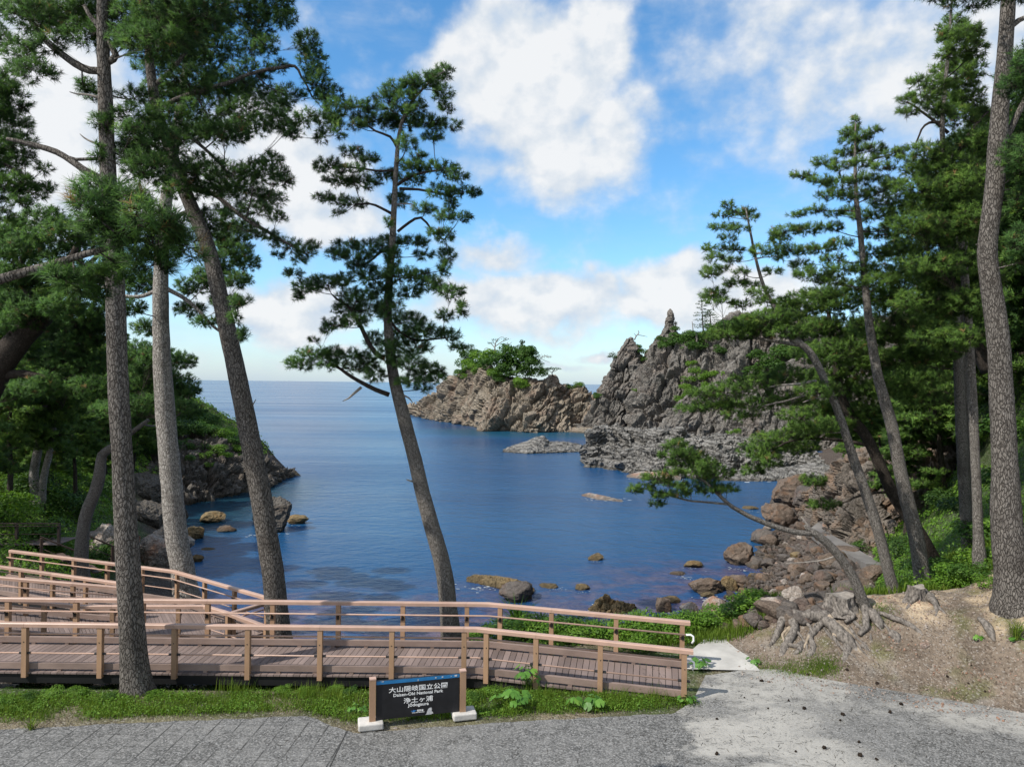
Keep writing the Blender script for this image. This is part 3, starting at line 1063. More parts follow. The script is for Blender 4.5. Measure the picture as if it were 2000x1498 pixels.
def put_rock(pos, size, mat, label, cat='boulder', name='boulder', group=None, k=None, rng=RNG, rz=None, tilt=.35):
    k = int(rng.integers(14)) if k is None else k
    o = bpy.data.objects.new(name, rock_mesh(k, mat))
    COL.objects.link(o)
    o.location = [float(a) for a in pos]
    o.scale = [float(a) for a in size]
    o.rotation_euler = (float(rng.uniform(-tilt, tilt)), float(rng.uniform(-tilt, tilt)), float(rng.uniform(0, 6.28)) if rz is None else rz)
    return tag(o, label, cat, group)


def big_rock(px, py, w, h, z, mat, label, seed, depth=None, sub=5, cat='rock', name='rock', amp=.2, cuts=16, dpt=.9):
    """own-shape rock: (px, py) middle of its foot, w x h pixels, standing at height z"""
    c = PZ(px, py, z)
    s = c[1] / FPX
    v, f = rock_verts(seed, sub, cuts, amp)
    v = v * np.array((w * s / 2 * 1.08, w * s / 2 * dpt, h * s * .62))
    v = v + np.array((c[0], c[1] + w * s * .3 * dpt, z + h * s * .42))
    o = mesh_obj(name, v, f, M[mat], smooth=False)
    tag(o, label, cat)
    return rebase(o, (c[0], c[1], z))


# far cliffs and islet
rock_loft('rock_islet', [(792, 806), (800, 797), (830, 780), (862, 762), (880, 742), (900, 728), (925, 714), (960, 716), (1000, 738), (1030, 742), (1062, 738), (1080, 732), (1086, 744), (1094, 752), (1106, 757), (1116, 768), (1130, 755), (1142, 762), (1158, 778), (1172, 792), (1186, 840)],
          [(792, 806), (830, 818), (870, 824), (935, 834), (958, 841), (1040, 845), (1120, 842), (1186, 842)], [(792, 3), (860, 11), (950, 15), (1090, 11), (1150, 9), (1186, 5)], 16, M['islet'],
          "bright rocky islet topped with green bushes at the end of the point", 'rock islet', 1, 280, 120, 1.6, 6.0, .82, .5, blocks=4.2, aniso=(1.6, 1, .55), rot=.65)
rock_loft('rock_pinnacle', [(1128, 842), (1140, 812), (1152, 800), (1172, 772), (1186, 745), (1198, 712), (1210, 690), (1222, 668), (1232, 659), (1240, 672), (1248, 690), (1262, 706), (1280, 730), (1300, 770), (1318, 842)],
          [(1128, 843), (1180, 846), (1250, 846), (1318, 846)], [(1128, 3), (1230, 11), (1318, 5)], 12, M['cliff'],
          "steep grey rock pinnacle left of the tall cliff, with a dead tree on its tip", 'rock pinnacle', 2, 190, 120, 1.5, 5.5, .85, .5, blocks=4.0, aniso=(1.5, 1, .6), rot=.5)
rock_loft('cliff', [(1226, 800), (1240, 740), (1258, 700), (1272, 678), (1288, 664), (1296, 652), (1310, 650), (1322, 652), (1336, 654), (1372, 650), (1396, 636), (1420, 618), (1440, 606), (1458, 610), (1478, 622), (1520, 640), (1545, 634), (1580, 620), (1640, 640), (1720, 620), (1800, 600)],
          [(1226, 850), (1400, 858), (1560, 872), (1660, 872), (1800, 880)], [(1226, 12), (1300, 20), (1440, 26), (1800, 26)], 30, M['cliff'],
          "tall grey cliff with a finger of rock and green ledges", 'cliff', 3, 280, 120, 2.5, 8.0, .8, .5, (1.5, 1, .6), .55, ridge_keep=.25, blocks=5.5)


def rock_spire():
    d = 172.0
    prof = [(603, 1309, 1.2), (607, 1308.5, 4.5), (613, 1308.5, 6.2), (622, 1309, 7.2), (634, 1308, 8.4), (644, 1307, 10.5), (652, 1308, 15), (660, 1308, 22), (670, 1308, 30), (690, 1306, 38)]
    pr = np.array(prof, float)
    ys = np.linspace(603, 690, 90)
    cx, rr = np.interp(ys, pr[:, 0], pr[:, 1]), np.interp(ys, pr[:, 0], pr[:, 2])
    a = np.linspace(0, 2 * math.pi, 64, endpoint=False)
    V = []
    for y, x, r in zip(ys, cx, rr):
        c = P(x, y, d)
        m = r * d / FPX
        V.append(np.stack([c[0] + np.cos(a) * m, c[1] + np.sin(a) * m * .9, np.full(64, c[2])], 1))
    V = np.array(V)
    q = V.reshape(-1, 3)
    n = np.stack([np.cos(a), np.sin(a), a * 0], 1)[None].repeat(len(ys), 0).reshape(-1, 3)
    size = np.repeat(np.clip(rr / 10, .3, 1.6), 64)
    ci, gap = cells(q / 1.1, 5)
    h = size * (.30 * np.random.default_rng(4).normal(0, 1, 8192)[ci] * .6 - .25 * ss(.2, 0, gap) + .35 * fbm(q / 1.6, 5, ridged=True) + .12 * fbm(q / .3, 3))
    q = q + n * h[:, None]
    k = len(ys)
    i, j = np.meshgrid(np.arange(k - 1), np.arange(64), indexing='ij')
    f = np.stack([i * 64 + j, (i + 1) * 64 + j, (i + 1) * 64 + (j + 1) % 64, i * 64 + (j + 1) % 64], -1).reshape(-1, 4)
    o = mesh_obj('rock_spire', q, f, M['cliff'])
    tag(o, "finger of rock pointing up from the crest of the cliff", 'rock spire')
    rebase(o, P(1308, 680, d))


rock_spire()
rock_loft('rock_buttress', [(1290, 850), (1304, 822), (1322, 796), (1344, 772), (1370, 756), (1405, 752), (1440, 765), (1480, 772), (1530, 800), (1580, 812), (1640, 850)],
          [(1290, 862), (1400, 868), (1560, 880), (1640, 880)], [(1290, 3), (1400, 9), (1640, 5)], 10, M['cliff'],
          "rounded grey rock buttress at the foot of the cliff", 'rock buttress', 4, 190, 100, 1.2, 5.0, .75, .5, blocks=3.6, aniso=(1.5, 1, .6), rot=.5)
rock_loft('rock_shelf', [(1140, 876), (1152, 848), (1166, 838), (1200, 836), (1260, 840), (1300, 838), (1345, 846), (1372, 858), (1400, 848), (1450, 856), (1500, 868), (1540, 880), (1590, 888), (1608, 916)],
          [(1140, 900), (1146, 912), (1180, 914), (1240, 924), (1330, 934), (1420, 934), (1500, 930), (1560, 926), (1608, 930)], [(1140, 3), (1200, 12), (1400, 13), (1608, 6)], 14, M['shelf'],
          "low shelf of layered grey rock stepping down to the water", 'rock shelf', 5, 260, 110, .7, 4.5, .62, .5, (.28, .6, 2.4), -.14, steps=1.6, blocks=1.6)
rock_loft('reef', [(984, 881), (1000, 872), (1030, 862), (1048, 853), (1062, 852), (1072, 864), (1100, 862), (1130, 868), (1150, 878)],
          [(984, 883), (1030, 886), (1100, 884), (1150, 882)], 5, 4, M['shelf'], "long low grey reef lying in front of the islet", 'reef', 6, 120, 40, .45, 2.2, .6, .6, (.5, 1, 2.0), -.15)
rock_loft('reef', [(1085, 838), (1110, 834), (1150, 835), (1178, 833), (1215, 838), (1230, 846)], [(1085, 842), (1140, 846), (1230, 850)], 4, 4, M['islet'],
          "pale flat strip of rock at the foot of the pinnacle", 'reef', 16, 90, 30, .35, 2.0, .6, .6)
rock_loft('reef', [(1136, 966), (1150, 962), (1180, 968), (1216, 977)], [(1136, 968), (1170, 976), (1216, 980)], 1.0, 1.0, M['palerock'],
          "thin pale reef awash alone in the middle of the bay", 'reef', 26, 60, 20, .08, 1.0, .6, .6)
rock_loft('reef', [(1224, 928), (1250, 921), (1300, 922), (1330, 930)], [(1224, 932), (1280, 938), (1330, 938)], 2.0, 1.5, M['palerock'],
          "pale flat rock awash in front of the layered shelf", 'reef', 27, 60, 20, .12, 1.2, .6, .6)
rock_loft('reef', [(1400, 920), (1440, 918), (1520, 916), (1590, 905), (1640, 915)], [(1400, 938), (1480, 940), (1560, 938), (1640, 945)], 3.0, 3, M['shelf'],
          "dark wet ledge of rock between the layered shelf and the beach", 'reef', 28, 90, 26, .4, 2.0, .6, .6)
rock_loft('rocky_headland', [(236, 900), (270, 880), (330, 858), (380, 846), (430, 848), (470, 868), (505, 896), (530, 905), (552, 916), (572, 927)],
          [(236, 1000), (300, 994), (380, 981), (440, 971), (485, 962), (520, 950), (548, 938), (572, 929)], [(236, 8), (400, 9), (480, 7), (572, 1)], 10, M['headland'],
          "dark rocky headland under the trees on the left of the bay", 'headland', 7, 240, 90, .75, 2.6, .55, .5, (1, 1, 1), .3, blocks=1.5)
# rocks on and in front of the left shore
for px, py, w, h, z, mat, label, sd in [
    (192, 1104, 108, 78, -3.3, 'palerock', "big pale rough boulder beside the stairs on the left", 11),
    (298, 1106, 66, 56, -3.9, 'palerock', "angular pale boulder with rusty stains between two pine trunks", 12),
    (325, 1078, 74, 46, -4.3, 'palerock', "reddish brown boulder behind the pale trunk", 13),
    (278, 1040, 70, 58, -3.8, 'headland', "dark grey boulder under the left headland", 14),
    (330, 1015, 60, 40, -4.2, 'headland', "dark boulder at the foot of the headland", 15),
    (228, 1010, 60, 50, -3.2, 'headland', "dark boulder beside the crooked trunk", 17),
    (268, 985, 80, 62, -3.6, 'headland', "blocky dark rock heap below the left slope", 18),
    (527, 1042, 76, 64, SEA - .1, 'headland', "tall dark rock standing in the water behind the leaning pine", 19),
    (577, 1026, 42, 18, SEA - .1, 'ochre', "small ochre rock right of the tall dark rock", 20),
    (407, 1023, 52, 20, SEA - .1, 'ochre', "tan wedge-shaped rock in the left cove", 21),
    (437, 1041, 36, 12, SEA - .1, 'brown', "low brown rock awash in the left cove", 22),
    (374, 1056, 46, 24, SEA - .1, 'ochre', "grey brown rock half hidden by the pale trunk", 23),
    (382, 1100, 22, 18, SEA - .1, 'ochre', "small tan block in the water right of the pale trunk", 24),
    (405, 1078, 30, 6, SEA - .15, 'ochre', "flat ochre stone just breaking the surface of the left cove", 25),
    (512, 1022, 50, 40, SEA - .1, 'headland', "dark rock leaning against the tall rock in the water", 31),
]:
    big_rock(px, py, w, h, z, mat, label, sd, sub=5 if w > 45 else 4)
rock_loft('reef', [(912, 1128), (925, 1122), (960, 1124), (1000, 1130), (1030, 1138), (1042, 1150)], [(912, 1135), (945, 1142), (990, 1152), (1042, 1160)], .9, .8, M['ochre'],
          "long ochre reef in the water behind the bend of the railing", 'reef', 33, 110, 30, .16, .7, .6, .7)
rock_loft('reef', [(1150, 1192), (1164, 1180), (1170, 1168), (1184, 1163), (1196, 1170), (1212, 1176), (1228, 1180), (1244, 1190)], [(1150, 1194), (1190, 1200), (1244, 1196)], .8, .7, M['ochre'],
          "jagged tan rock at the shore above the railing", 'reef', 51, 80, 40, .16, .7, .6, .7, blocks=.5)
for px, py, w, h, z, mat, label, sd in [
    (1012, 1178, 72, 34, SEA - .1, 'darkrock', "dark striped rock at the near end of the ochre reef", 41),
    (1072, 1151, 34, 10, SEA - .1, 'ochre', "small rock with pale skirt right of the ochre reef", 42),
    (1136, 1155, 28, 12, SEA - .1, 'ochre', "small brown rock in the water above the railing", 43),
    (1165, 1097, 34, 14, SEA - .1, 'ochre', "lone ochre rock far out in the near water", 44),
    (1354, 1111, 36, 14, SEA - .1, 'ochre', "brown rock awash left of the round boulder", 45),
    (1327, 1127, 30, 8, SEA - .12, 'brown', "flat dark rock with foam in the near water", 46),
    (1451, 1106, 62, 46, SEA - .1, 'brown', "large round brown boulder at the edge of the beach", 47),
    (1384, 1163, 66, 30, SEA - .1, 'brown', "broad flat brown boulder in the shallow water", 48),
    (1386, 1170, 28, 12, SEA - .1, 'ochre', "small tan stone in front of the flat brown boulder", 49),
    (1427, 1157, 32, 28, SEA - .1, 'ochre', "tan rounded boulder touching the shallows", 50),
    (1297, 1199, 38, 30, SEA - .1, 'brown', "rusty brown boulder near the end of the far railing", 52),
    (1312, 1180, 34, 13, SEA - .1, 'ochre', "low ochre rock behind the rusty boulder", 53),
    (1352, 1208, 40, 28, SEA + .1, 'palerock', "small pale boulder behind the end of the railing", 54),
    (1470, 997, 30, 8, SEA - .12, 'ochre', "low stone in the water off the dark beach", 55),
    (1560, 990, 80, 58, -4.2, 'brown', "large rounded boulder at the far end of the beach", 56),
    (1525, 1030, 66, 46, -4.4, 'brown', "reddish boulder at the waterline of the beach", 57),
    (1592, 1000, 74, 60, -3.8, 'darkrock', "dark boulder against the outcrop at the far end of the beach", 58),
    (1552, 1190, 46, 40, -3.2, 'palerock', "pale pitted boulder behind the tree stump", 59),
    (1600, 1188, 90, 26, -3.2, 'darkrock', "broad dark slab of rock behind the tree stump", 60),
]:
    big_rock(px, py, w, h, z, mat, label, sd, sub=4, cuts=14 if sd not in (47,) else 22)
# the rough outcrop rising from the beach on the right
rock_loft('rock_outcrop', [(1566, 1000), (1590, 962), (1618, 930), (1640, 902), (1662, 884), (1690, 876), (1716, 890), (1740, 905), (1762, 940), (1778, 1010), (1790, 1070)],
          [(1566, 1004), (1610, 1040), (1650, 1078), (1700, 1098), (1750, 1092), (1790, 1084)], [(1566, 1), (1640, 4), (1700, 5), (1790, 3)], 7, M['outcrop'],
          "stained craggy outcrop rising from the beach behind the leaning pines", 'outcrop', 61, 190, 110, .55, 2.4, .75, .6, (1.2, 1, .7), .3, base_z=-3.6, blocks=1.3)
rock_loft('rock_outcrop', [(1776, 1000), (1786, 930), (1800, 860), (1816, 815), (1836, 800), (1856, 818), (1872, 870), (1884, 950), (1890, 1004)],
          [(1776, 1006), (1830, 1016), (1890, 1010)], [(1776, 1), (1830, 3.5), (1890, 1)], 5, M['outcrop'],
          "tall grey rock face half covered by vines on the slope", 'outcrop', 64, 120, 100, .5, 2.4, .85, .6, (1.2, 1, .7), .3, base_z=-1.0, blocks=1.2)
# beach boulders
poly = [(1545, 960), (1625, 975), (1660, 1040), (1715, 1105), (1695, 1165), (1640, 1196), (1560, 1222), (1420, 1236), (1375, 1205), (1420, 1165), (1470, 1110), (1480, 1060), (1510, 1005)]


def inside(x, y, poly):
    r = False
    for (x0, y0), (x1, y1) in zip(poly, poly[1:] + poly[:1]):
        if (y0 > y) != (y1 > y) and x < (x1 - x0) * (y - y0) / (y1 - y0) + x0:
            r = not r
    return r


rb = np.random.default_rng(21)
placed = []
cnt = 0
while cnt < 299:
    px, py = rb.uniform(1370, 1720), rb.uniform(955, 1238)
    if not inside(px, py, poly):
        continue
    big = rb.random()
    wpx = (rb.uniform(10, 20) if big < .55 else rb.uniform(20, 36) if big < .92 else rb.uniform(36, 56)) * (.75 + .4 * (py - 955) / 283)
    if any((px - a) ** 2 + (1.6 * (py - b)) ** 2 < (.36 * (wpx + c)) ** 2 for a, b, c in placed):
        if rb.random() < .80:
            continue
    placed.append((px, py, wpx))
    c = hit(px, py)
    s = wpx * 1.12 * c[1] / FPX / 2
    mat = rb.choice(['brown', 'darkrock', 'darkrock', 'brown', 'palerock', 'ochre'], p=[.28, .26, .22, .10, .10, .04])
    kind = {'brown': "rough brown boulder among the jumble on the beach", 'darkrock': "dark boulder among the jumble on the beach",
            'palerock': "pale boulder among the jumble on the beach", 'ochre': "tan boulder among the jumble on the beach"}[mat]
    put_rock(c + np.array((0, 0, s * .32)), (s * 1.15, s * rb.uniform(.8, 1.2), s * rb.uniform(.6, .95)), mat, kind, group=mat.replace('rock', '') + " boulders heaped on the beach", rng=rb)
    cnt += 1

# rubble between the boulders
n = 0
mb_v, mb_f = [], []
iv, if_ = ico(1)
base_n = 0
while n < 2600:
    px, py = rb.uniform(1360, 1725), rb.uniform(955, 1240)
    if not inside(px, py, poly):
        continue
    x_ = rb.uniform(0, 1)
    c = PZ(px, py, -3.9)
    c[2] = H(c[0], c[1])
    if c[2] < SEA - .1:
        continue
    s = rb.uniform(.05, .17)
    v_ = iv * s * rb.uniform(.6, 1.2, 3) * (1 + .25 * rb.normal(size=(len(iv), 1))) + c + np.array((0, 0, s * .3))
    mb_v.append(v_)
    mb_f.append(if_ + base_n)
    base_n += len(iv)
    n += 1
tag(mesh_obj('rubble', np.concatenate(mb_v), np.concatenate(mb_f), M['darkrock']), "small broken stones filling the gaps between the beach boulders", kind='stuff')

# gravel washed over the earth bank
gv, gf, gn = [], [], 0
iv0, if0 = ico(1)
for _ in range(5200):
    x_, y_ = rb.uniform(5.2, 13.5), rb.uniform(12.6, 18.6)
    if y_ < toe(x_) - .45 or x_ > y_ * .85:
        continue
    s = .008 + .022 * rb.random() ** 3
    z_ = max(float(H(x_, y_)), .004 if y_ < toe(x_) + .3 else -9)
    gv.append(iv0 * s * rb.uniform(.6, 1.3, 3) + np.array((x_, y_, z_ + s * .3)))
    gf.append(if0 + gn)
    gn += len(iv0)
tag(mesh_obj('gravel', np.concatenate(gv), np.concatenate(gf), M['palerock']), "pale gravel strewn over the earth bank", kind='stuff')

# ---------------------------------------------------------------- boardwalk, railings, sign
def at(pts, s):
    """point and direction at arc length s of a polyline"""
    pts = np.asarray(pts, float)
    L = np.linalg.norm(np.diff(pts, axis=0), axis=1)
    c = np.concatenate([[0], np.cumsum(L)])
    s = min(max(s, 0), c[-1] - 1e-6)
    i = int(np.searchsorted(c, s, 'right') - 1)
    d = (pts[i + 1] - pts[i]) / L[i]
    return pts[i] + d * (s - c[i]), d


def length(pts):
    return float(np.linalg.norm(np.diff(np.asarray(pts, float), axis=0), axis=1).sum())


def boardwalk(front, back, label, group, beams=True, plank=.145, leg_to=None):
    """front and back: matching polylines (x, y, z of the deck surface)"""
    front, back = np.asarray(front, float), np.asarray(back, float)
    base = front[0].copy()
    root = thing('boardwalk', base, label, 'boardwalk', group)
    mb = MB()
    rng = np.random.default_rng(int(abs(base[0] * 10)) + 3)
    for a0, a1, b0, b1 in zip(front[:-1], front[1:], back[:-1], back[1:]):
        n = max(1, int(round(max(np.linalg.norm(a1 - a0), np.linalg.norm(b1 - b0)) / plank)))
        g = .006 / max(np.linalg.norm(a1 - a0), 1e-6)
        for k in range(n):
            t0, t1 = k / n + g, (k + 1) / n - g
            dz = rng.uniform(0, .0025)
            q = [a0 + (a1 - a0) * t0, a0 + (a1 - a0) * t1, b0 + (b1 - b0) * t1, b0 + (b1 - b0) * t0]
            lo = [p + np.array((0, 0, -.035)) for p in q]
            hi = [p + np.array((0, 0, dz)) for p in q]
            mb.box8(np.array(lo + hi), float(np.clip(rng.normal(.5, .22), 0, 1)))
    mb.build('deck', M['deck'], root)
    if beams:
        for line, side in ((front, 1), (back, -1)):
            mb = MB()
            mid = (front + back) / 2
            off = mid - line
            off[:, 2] = 0
            off /= np.linalg.norm(off, axis=1)[:, None]
            mb.sweep(line + off * .09 + np.array((0, 0, -.145)), .09, .21)
            mb.build('beam', M['steel'], root)
        Ln = length(front)
        s = 1.1
        while s < Ln:
            f, d = at(front, s)
            b, _ = at(back, s * length(back) / Ln)
            for p, inw in ((f, b - f), (b, f - b)):
                inw = inw / np.linalg.norm(inw)
                p = p + inw * .25
                g = float(H(p[0], p[1])) - .2
                if g < p[2] - .3:
                    mb = MB()
                    mb.box((p[0], p[1], (g + p[2] - .25) / 2), (.12, .12, p[2] - .25 - g), math.atan2(d[1], d[0]))
                    mb.build('leg', M['steel'], root)
            s += 3.1
    return root


def railing(line, inward, label, group, posts, h=1.09, mats=('rail', 'post', 'curb'), pipe=True, curb=True, low=True, end_hook=False, drop=.10, base_sel=0, rail_end=0.0, rw=.13, rh=.088):
    """line: (x, y, z) of the deck edge under the rail; posts: arc lengths; inward: (x, y) towards the deck"""
    line = np.asarray(line, float)
    iw = np.array((inward[0], inward[1], 0.0))
    iw /= np.linalg.norm(iw)
    root = thing('railing', line[base_sel], label, 'railing', group)
    up = np.array((0, 0, 1.0))
    top = line.copy()
    if rail_end:
        d = line[-1] - line[-2]
        top[-1] = line[-1] + d / np.linalg.norm(d) * rail_end
    mb = MB()
    # rail made of lengths that meet over the posts
    rr = np.random.default_rng(len(posts) + int(abs(line[0, 0] * 7)))
    cuts = [0.0] + list(posts[2:-1:2]) + [length(top)]
    for s0, s1 in zip(cuts[:-1], cuts[1:]):
        if s1 - s0 < .2:
            continue
        acc, seg = 0.0, [at(top, s0 + .002)[0]]
        for a_, b_ in zip(top[:-1], top[1:]):
            acc += float(np.linalg.norm(b_ - a_))
            if s0 + .05 < acc < s1 - .05:
                seg.append(b_)
        seg.append(at(top, s1 - .002)[0])
        mb.sweep(np.array(seg) + up * (h - .05), rw, rh, float(rr.uniform(.25, .8)), rh * .19)
    mb.build('top_rail', M[mats[0]], root)
    for s in posts:
        p, d = at(line, s)
        rz = math.atan2(d[1], d[0])
        mb = MB()
        mb.box(p + up * ((h - .102 - drop) / 2), (.105, .105, h - .102 + drop), rz, float(rr.uniform(.3, .7)))
        po = mb.build('post', M[mats[1]], root)
        if mats[0] == 'rail':
            q = MB()
            f_ = p - iw * .0525 + up * (h * .62)
            q.tube([f_ + iw * .004, f_ - iw * .006], .012, 8)
            q.build('bolt', M['bracket'], root).parent = po
    if pipe:
        mb = MB()
        off = iw * .125
        mb.tube(line + off + up * .80, .021, 8)
        pp = mb.build('handrail', M[mats[0]], root, smooth=True)
        for s in posts:
            p, d = at(line, s)
            q = MB()
            q.tube([p + iw * .05 + up * .70, p + iw * .105 + up * .72, p + off + up * .785], .017, 6)
            q.box(p + iw * .06 + up * .70, (.06, .03, .09), math.atan2(d[1], d[0]))
            br = q.build('bracket', M['bracket'], root)
            par = root['_base']
            br.parent = pp
    if end_hook:
        p = line[-1] + iw * .125
        d = (line[-1] - line[-2]) / np.linalg.norm(line[-1] - line[-2])
        mb = MB()
        mb.tube([p + up * .80 + d * .0, p + up * .81 + d * .10, p + up * .78 + d * .16, p + up * .68 + d * .17, p + up * .62 + d * .13], .024, 8)
        mb.build('rail_end', M['white'], root, smooth=True)
    if low:
        mb = MB()
        mb.tube(line + up * .42, .017, 8)
        lr = mb.build('lower_rail', M[mats[0]], root, smooth=True)
        q = MB()
        for s in posts:
            p, d = at(line, s)
            for sg in (-1, 1):
                q.tube([p + up * .42 + d * sg * .055, p + up * .42 + d * sg * .125], .027, 8)
        q.build('sleeve', M['bracket'], root).parent = lr
    if curb:
        mb = MB()
        mb.sweep(line + iw * .10 + up * .115, .085, .13, .5)
        Ln = length(line)
        s = .35
        while s < Ln:
            p, d = at(line, s)
            mb.box(p + iw * .10 + up * .026, (.09, .07, .046), math.atan2(d[1], d[0]), .4)
            s += .8
        mb.build('curb', M[mats[2]], root)
    return root


DZ = 0.10
fl = np.array([(-19.0, 15.5, DZ), (-0.70, 15.5, DZ), (3.68, 14.68, -0.02)])
bl = np.array([(-19.0, 17.25, DZ), (-0.50, 17.25, DZ), (4.06, 16.45, -0.02)])
boardwalk(fl, bl, "long brown boardwalk crossing the front of the picture to the concrete path", 'brown boardwalk decks')
lf = [((px - 1000) * 15.5 / FPX + 19.0) for px in (-520, -378, -234, -90, 55, 202, 347, 490, 631, 771, 912)]
sb = length(fl[:2])
ang = length(fl) - sb
lf += [sb + .21, sb + .21 + ang * .245, sb + ang * .60, sb + ang - .06]
railing(fl, (0, 1), "nearest railing, along the front edge of the long boardwalk", 'brown boardwalk railings', lf, rail_end=.12, end_hook=True)
lb = [((px - 1000) * 17.25 / FPX + 19.0) for px in (-360, -231, -103, 21, 154, 284, 411, 538, 666, 792, 917)]
sb2 = length(bl[:2])
an2 = length(bl) - sb2
lb += [sb2 + .28, sb2 + an2 * .33, sb2 + an2 * .66, sb2 + an2 - .06]
railing(bl, (0, -1), "railing along the seaward edge of the long boardwalk", 'brown boardwalk railings', lb, rail_end=.12, end_hook=True)

# lower ramps and landing at the left
RZ = 0.30
r3far = [PZ(20, 1073, RZ), PZ(340, 1113, RZ), PZ(524, 1165, RZ)]
r3near = [PZ(-20, 1101, RZ), PZ(238, 1137, RZ)]
r2far = [PZ(-40, 1122, .62), PZ(0, 1125, .60), PZ(238, 1145, RZ)]
r2near = [PZ(-60, 1160, .80), PZ(161, 1181, .36), PZ(400, 1181, RZ), PZ(448, 1195, RZ), PZ(523, 1222, RZ)]
side = [PZ(452, 1194, RZ), PZ(532, 1171, RZ)]
hh = np.array((0, 0, 1.05))


def deckline(l):
    return np.array(l) - hh


boardwalk([deckline([PZ(-30, 1098, RZ)])[0], deckline([PZ(238, 1137, RZ)])[0]], [deckline([PZ(-30, 1067, RZ)])[0], deckline([PZ(238, 1100, RZ)])[0]], "upper of the two lower ramps behind the long boardwalk at the left", 'brown boardwalk decks')
boardwalk([deckline([r2near[0]])[0], deckline([r2near[1]])[0], deckline([PZ(235, 1181, RZ)])[0]], [deckline([r2far[0]])[0], deckline([PZ(130, 1136, .36)])[0], deckline([r2far[2]])[0]], "lower ramp running close behind the long boardwalk at the left", 'brown boardwalk decks')
a = deckline([PZ(238, 1181, RZ), PZ(400, 1181, RZ), PZ(448, 1195, RZ), PZ(536, 1228, RZ)])
b = deckline([PZ(238, 1100, RZ), PZ(340, 1113, RZ), PZ(440, 1141, RZ), PZ(535, 1168, RZ)])
boardwalk(a, b, "boardwalk landing where the two lower ramps meet beside the leaning pine", 'brown boardwalk decks')


def evenly(l, sp=1.6, a=.06):
    L = length(l)
    n = max(1, int(round((L - 2 * a) / sp)))
    return [a + (L - 2 * a) * k / n for k in range(n + 1)]


def rail_on(l, inward, label, **kw):
    d = deckline(l)
    return railing(d, inward, label, 'brown boardwalk railings', evenly(d), h=1.05, **kw)


rail_on(r3far, (-.3, -1), "farthest brown railing of the ramps, kinked where the landing begins")
rail_on(r3near, (.3, 1), "railing on the near side of the upper ramp, ending behind the front pine")
rail_on(r2far, (0, -1), "railing on the far side of the lower ramp, ending behind the front pine")
rail_on(r2near, (.2, 1), "railing on the near side of the lower ramp, bending down past the landing")
rail_on(side, (-1, .3), "short railing across the corner of the landing in front of the leaning pine", curb=True)

# dark railing and stairs at the far left
dk = ('dkrail', 'dkrail', 'dkrail')
g1 = np.array([PZ(-60, 1063, -.95), PZ(112, 1063, -.95)])
boardwalk(g1, g1 + np.array((0, 1.5, 0)), "dark brown upper walkway at the far left edge", 'dark walkway', beams=False)
l1 = g1 + np.array((0, .2, 0))
rt = railing(l1, (0, -1), "dark slim railing in front of the green slope at the far left", 'dark slim railings', evenly(l1, 1.6), h=.95, mats=dk, pipe=True, curb=False, rw=.055, rh=.05)
st0, st1 = PZ(78, 1090, -.9), PZ(150, 1118, -1.7)
for k, (dx, dy) in enumerate(((0, 0), (1.0, 1.0))):
    l2 = np.array([st0 + np.array((dx, dy, 0)), st1 + np.array((dx, dy, 0))])
    railing(l2, (.5, .5), ("near" if k == 0 else "far") + " sloping handrail of the stairs at the far left", 'dark slim railings', evenly(l2, 1.3), h=.95, mats=dk, pipe=True, curb=False, rw=.055, rh=.05)
root = thing('stairs', st0, "dark steps going down at the far left behind the ramps", 'stairs')
for k in range(6):
    t = (k + .5) / 6
    mb = MB()
    mb.box(st0 + (st1 - st0) * t + np.array((.5, .5, -.02)), (.34, 1.5, .05), -.78 + math.pi / 2)
    mb.build('tread', M['dkrail'], root)

# sign board
sl_, sr_ = PZ(727, 1413, .06), PZ(903, 1394, .06)
dvec = (sr_ - sl_)
wid = float(np.linalg.norm(dvec[:2]))
ang_s = math.atan2(dvec[1], dvec[0])
sc = (sl_ + sr_) / 2
sign = thing('park_sign', (sc[0], sc[1], 0.0), "black sign board with white lettering and a blue band between two brown posts", 'sign')


def on_sign(u, n, z):
    """u along the board from its middle, n out of its face towards the viewer"""
    return np.array((sc[0] + math.cos(ang_s) * u + math.sin(ang_s) * n, sc[1] + math.sin(ang_s) * u - math.cos(ang_s) * n, z))


for sgn in (-1, 1):
    mb = MB()
    mb.box(on_sign(sgn * wid / 2, 0, .47), (.115, .115, .86), ang_s)
    p = mb.build('post', M['post'], sign)
    mb = MB()
    mb.box(on_sign(sgn * wid / 2, 0, .912), (.122, .122, .024), ang_s, .9)
    mb.build('cap', M['rail'], sign).parent = p
    mb = MB()
    mb.box(on_sign(sgn * (wid / 2 + .03), -.02, .06), (.46, .36, .13), ang_s)
    cb = mb.build('concrete_base', M['concrete'], sign)
    bv = cb.modifiers.new('bevel', 'BEVEL')
    bv.width = .025
    bv.segments = 2
pw_, z0, z1 = wid - .13, .13, .86
mb = MB()
mb.box(on_sign(0, 0, (z0 + z1) / 2), (pw_, .05, z1 - z0), ang_s)
panel = mb.build('panel', M['panel'], sign)
mb = MB()
mb.box(on_sign(0, .004, z1 - .034), (pw_ - .004, .05, .062), ang_s)
band = mb.build('blue_band', M['blue'], sign)
mb = MB()
for u, w_, h_, dz in ((-.01, .012, .035, .045), (.33, .03, .02, .03), (.46, .028, .022, .028), (.63, .014, .014, .03), (.72, .05, .03, .026), (-.68, .04, .012, .012)):
    c = on_sign(u, .0315, z1 - dz)
    mb.box(c, (w_, .004, h_), ang_s)
mb.build('worn_chips', M['worn'], sign).parent = band


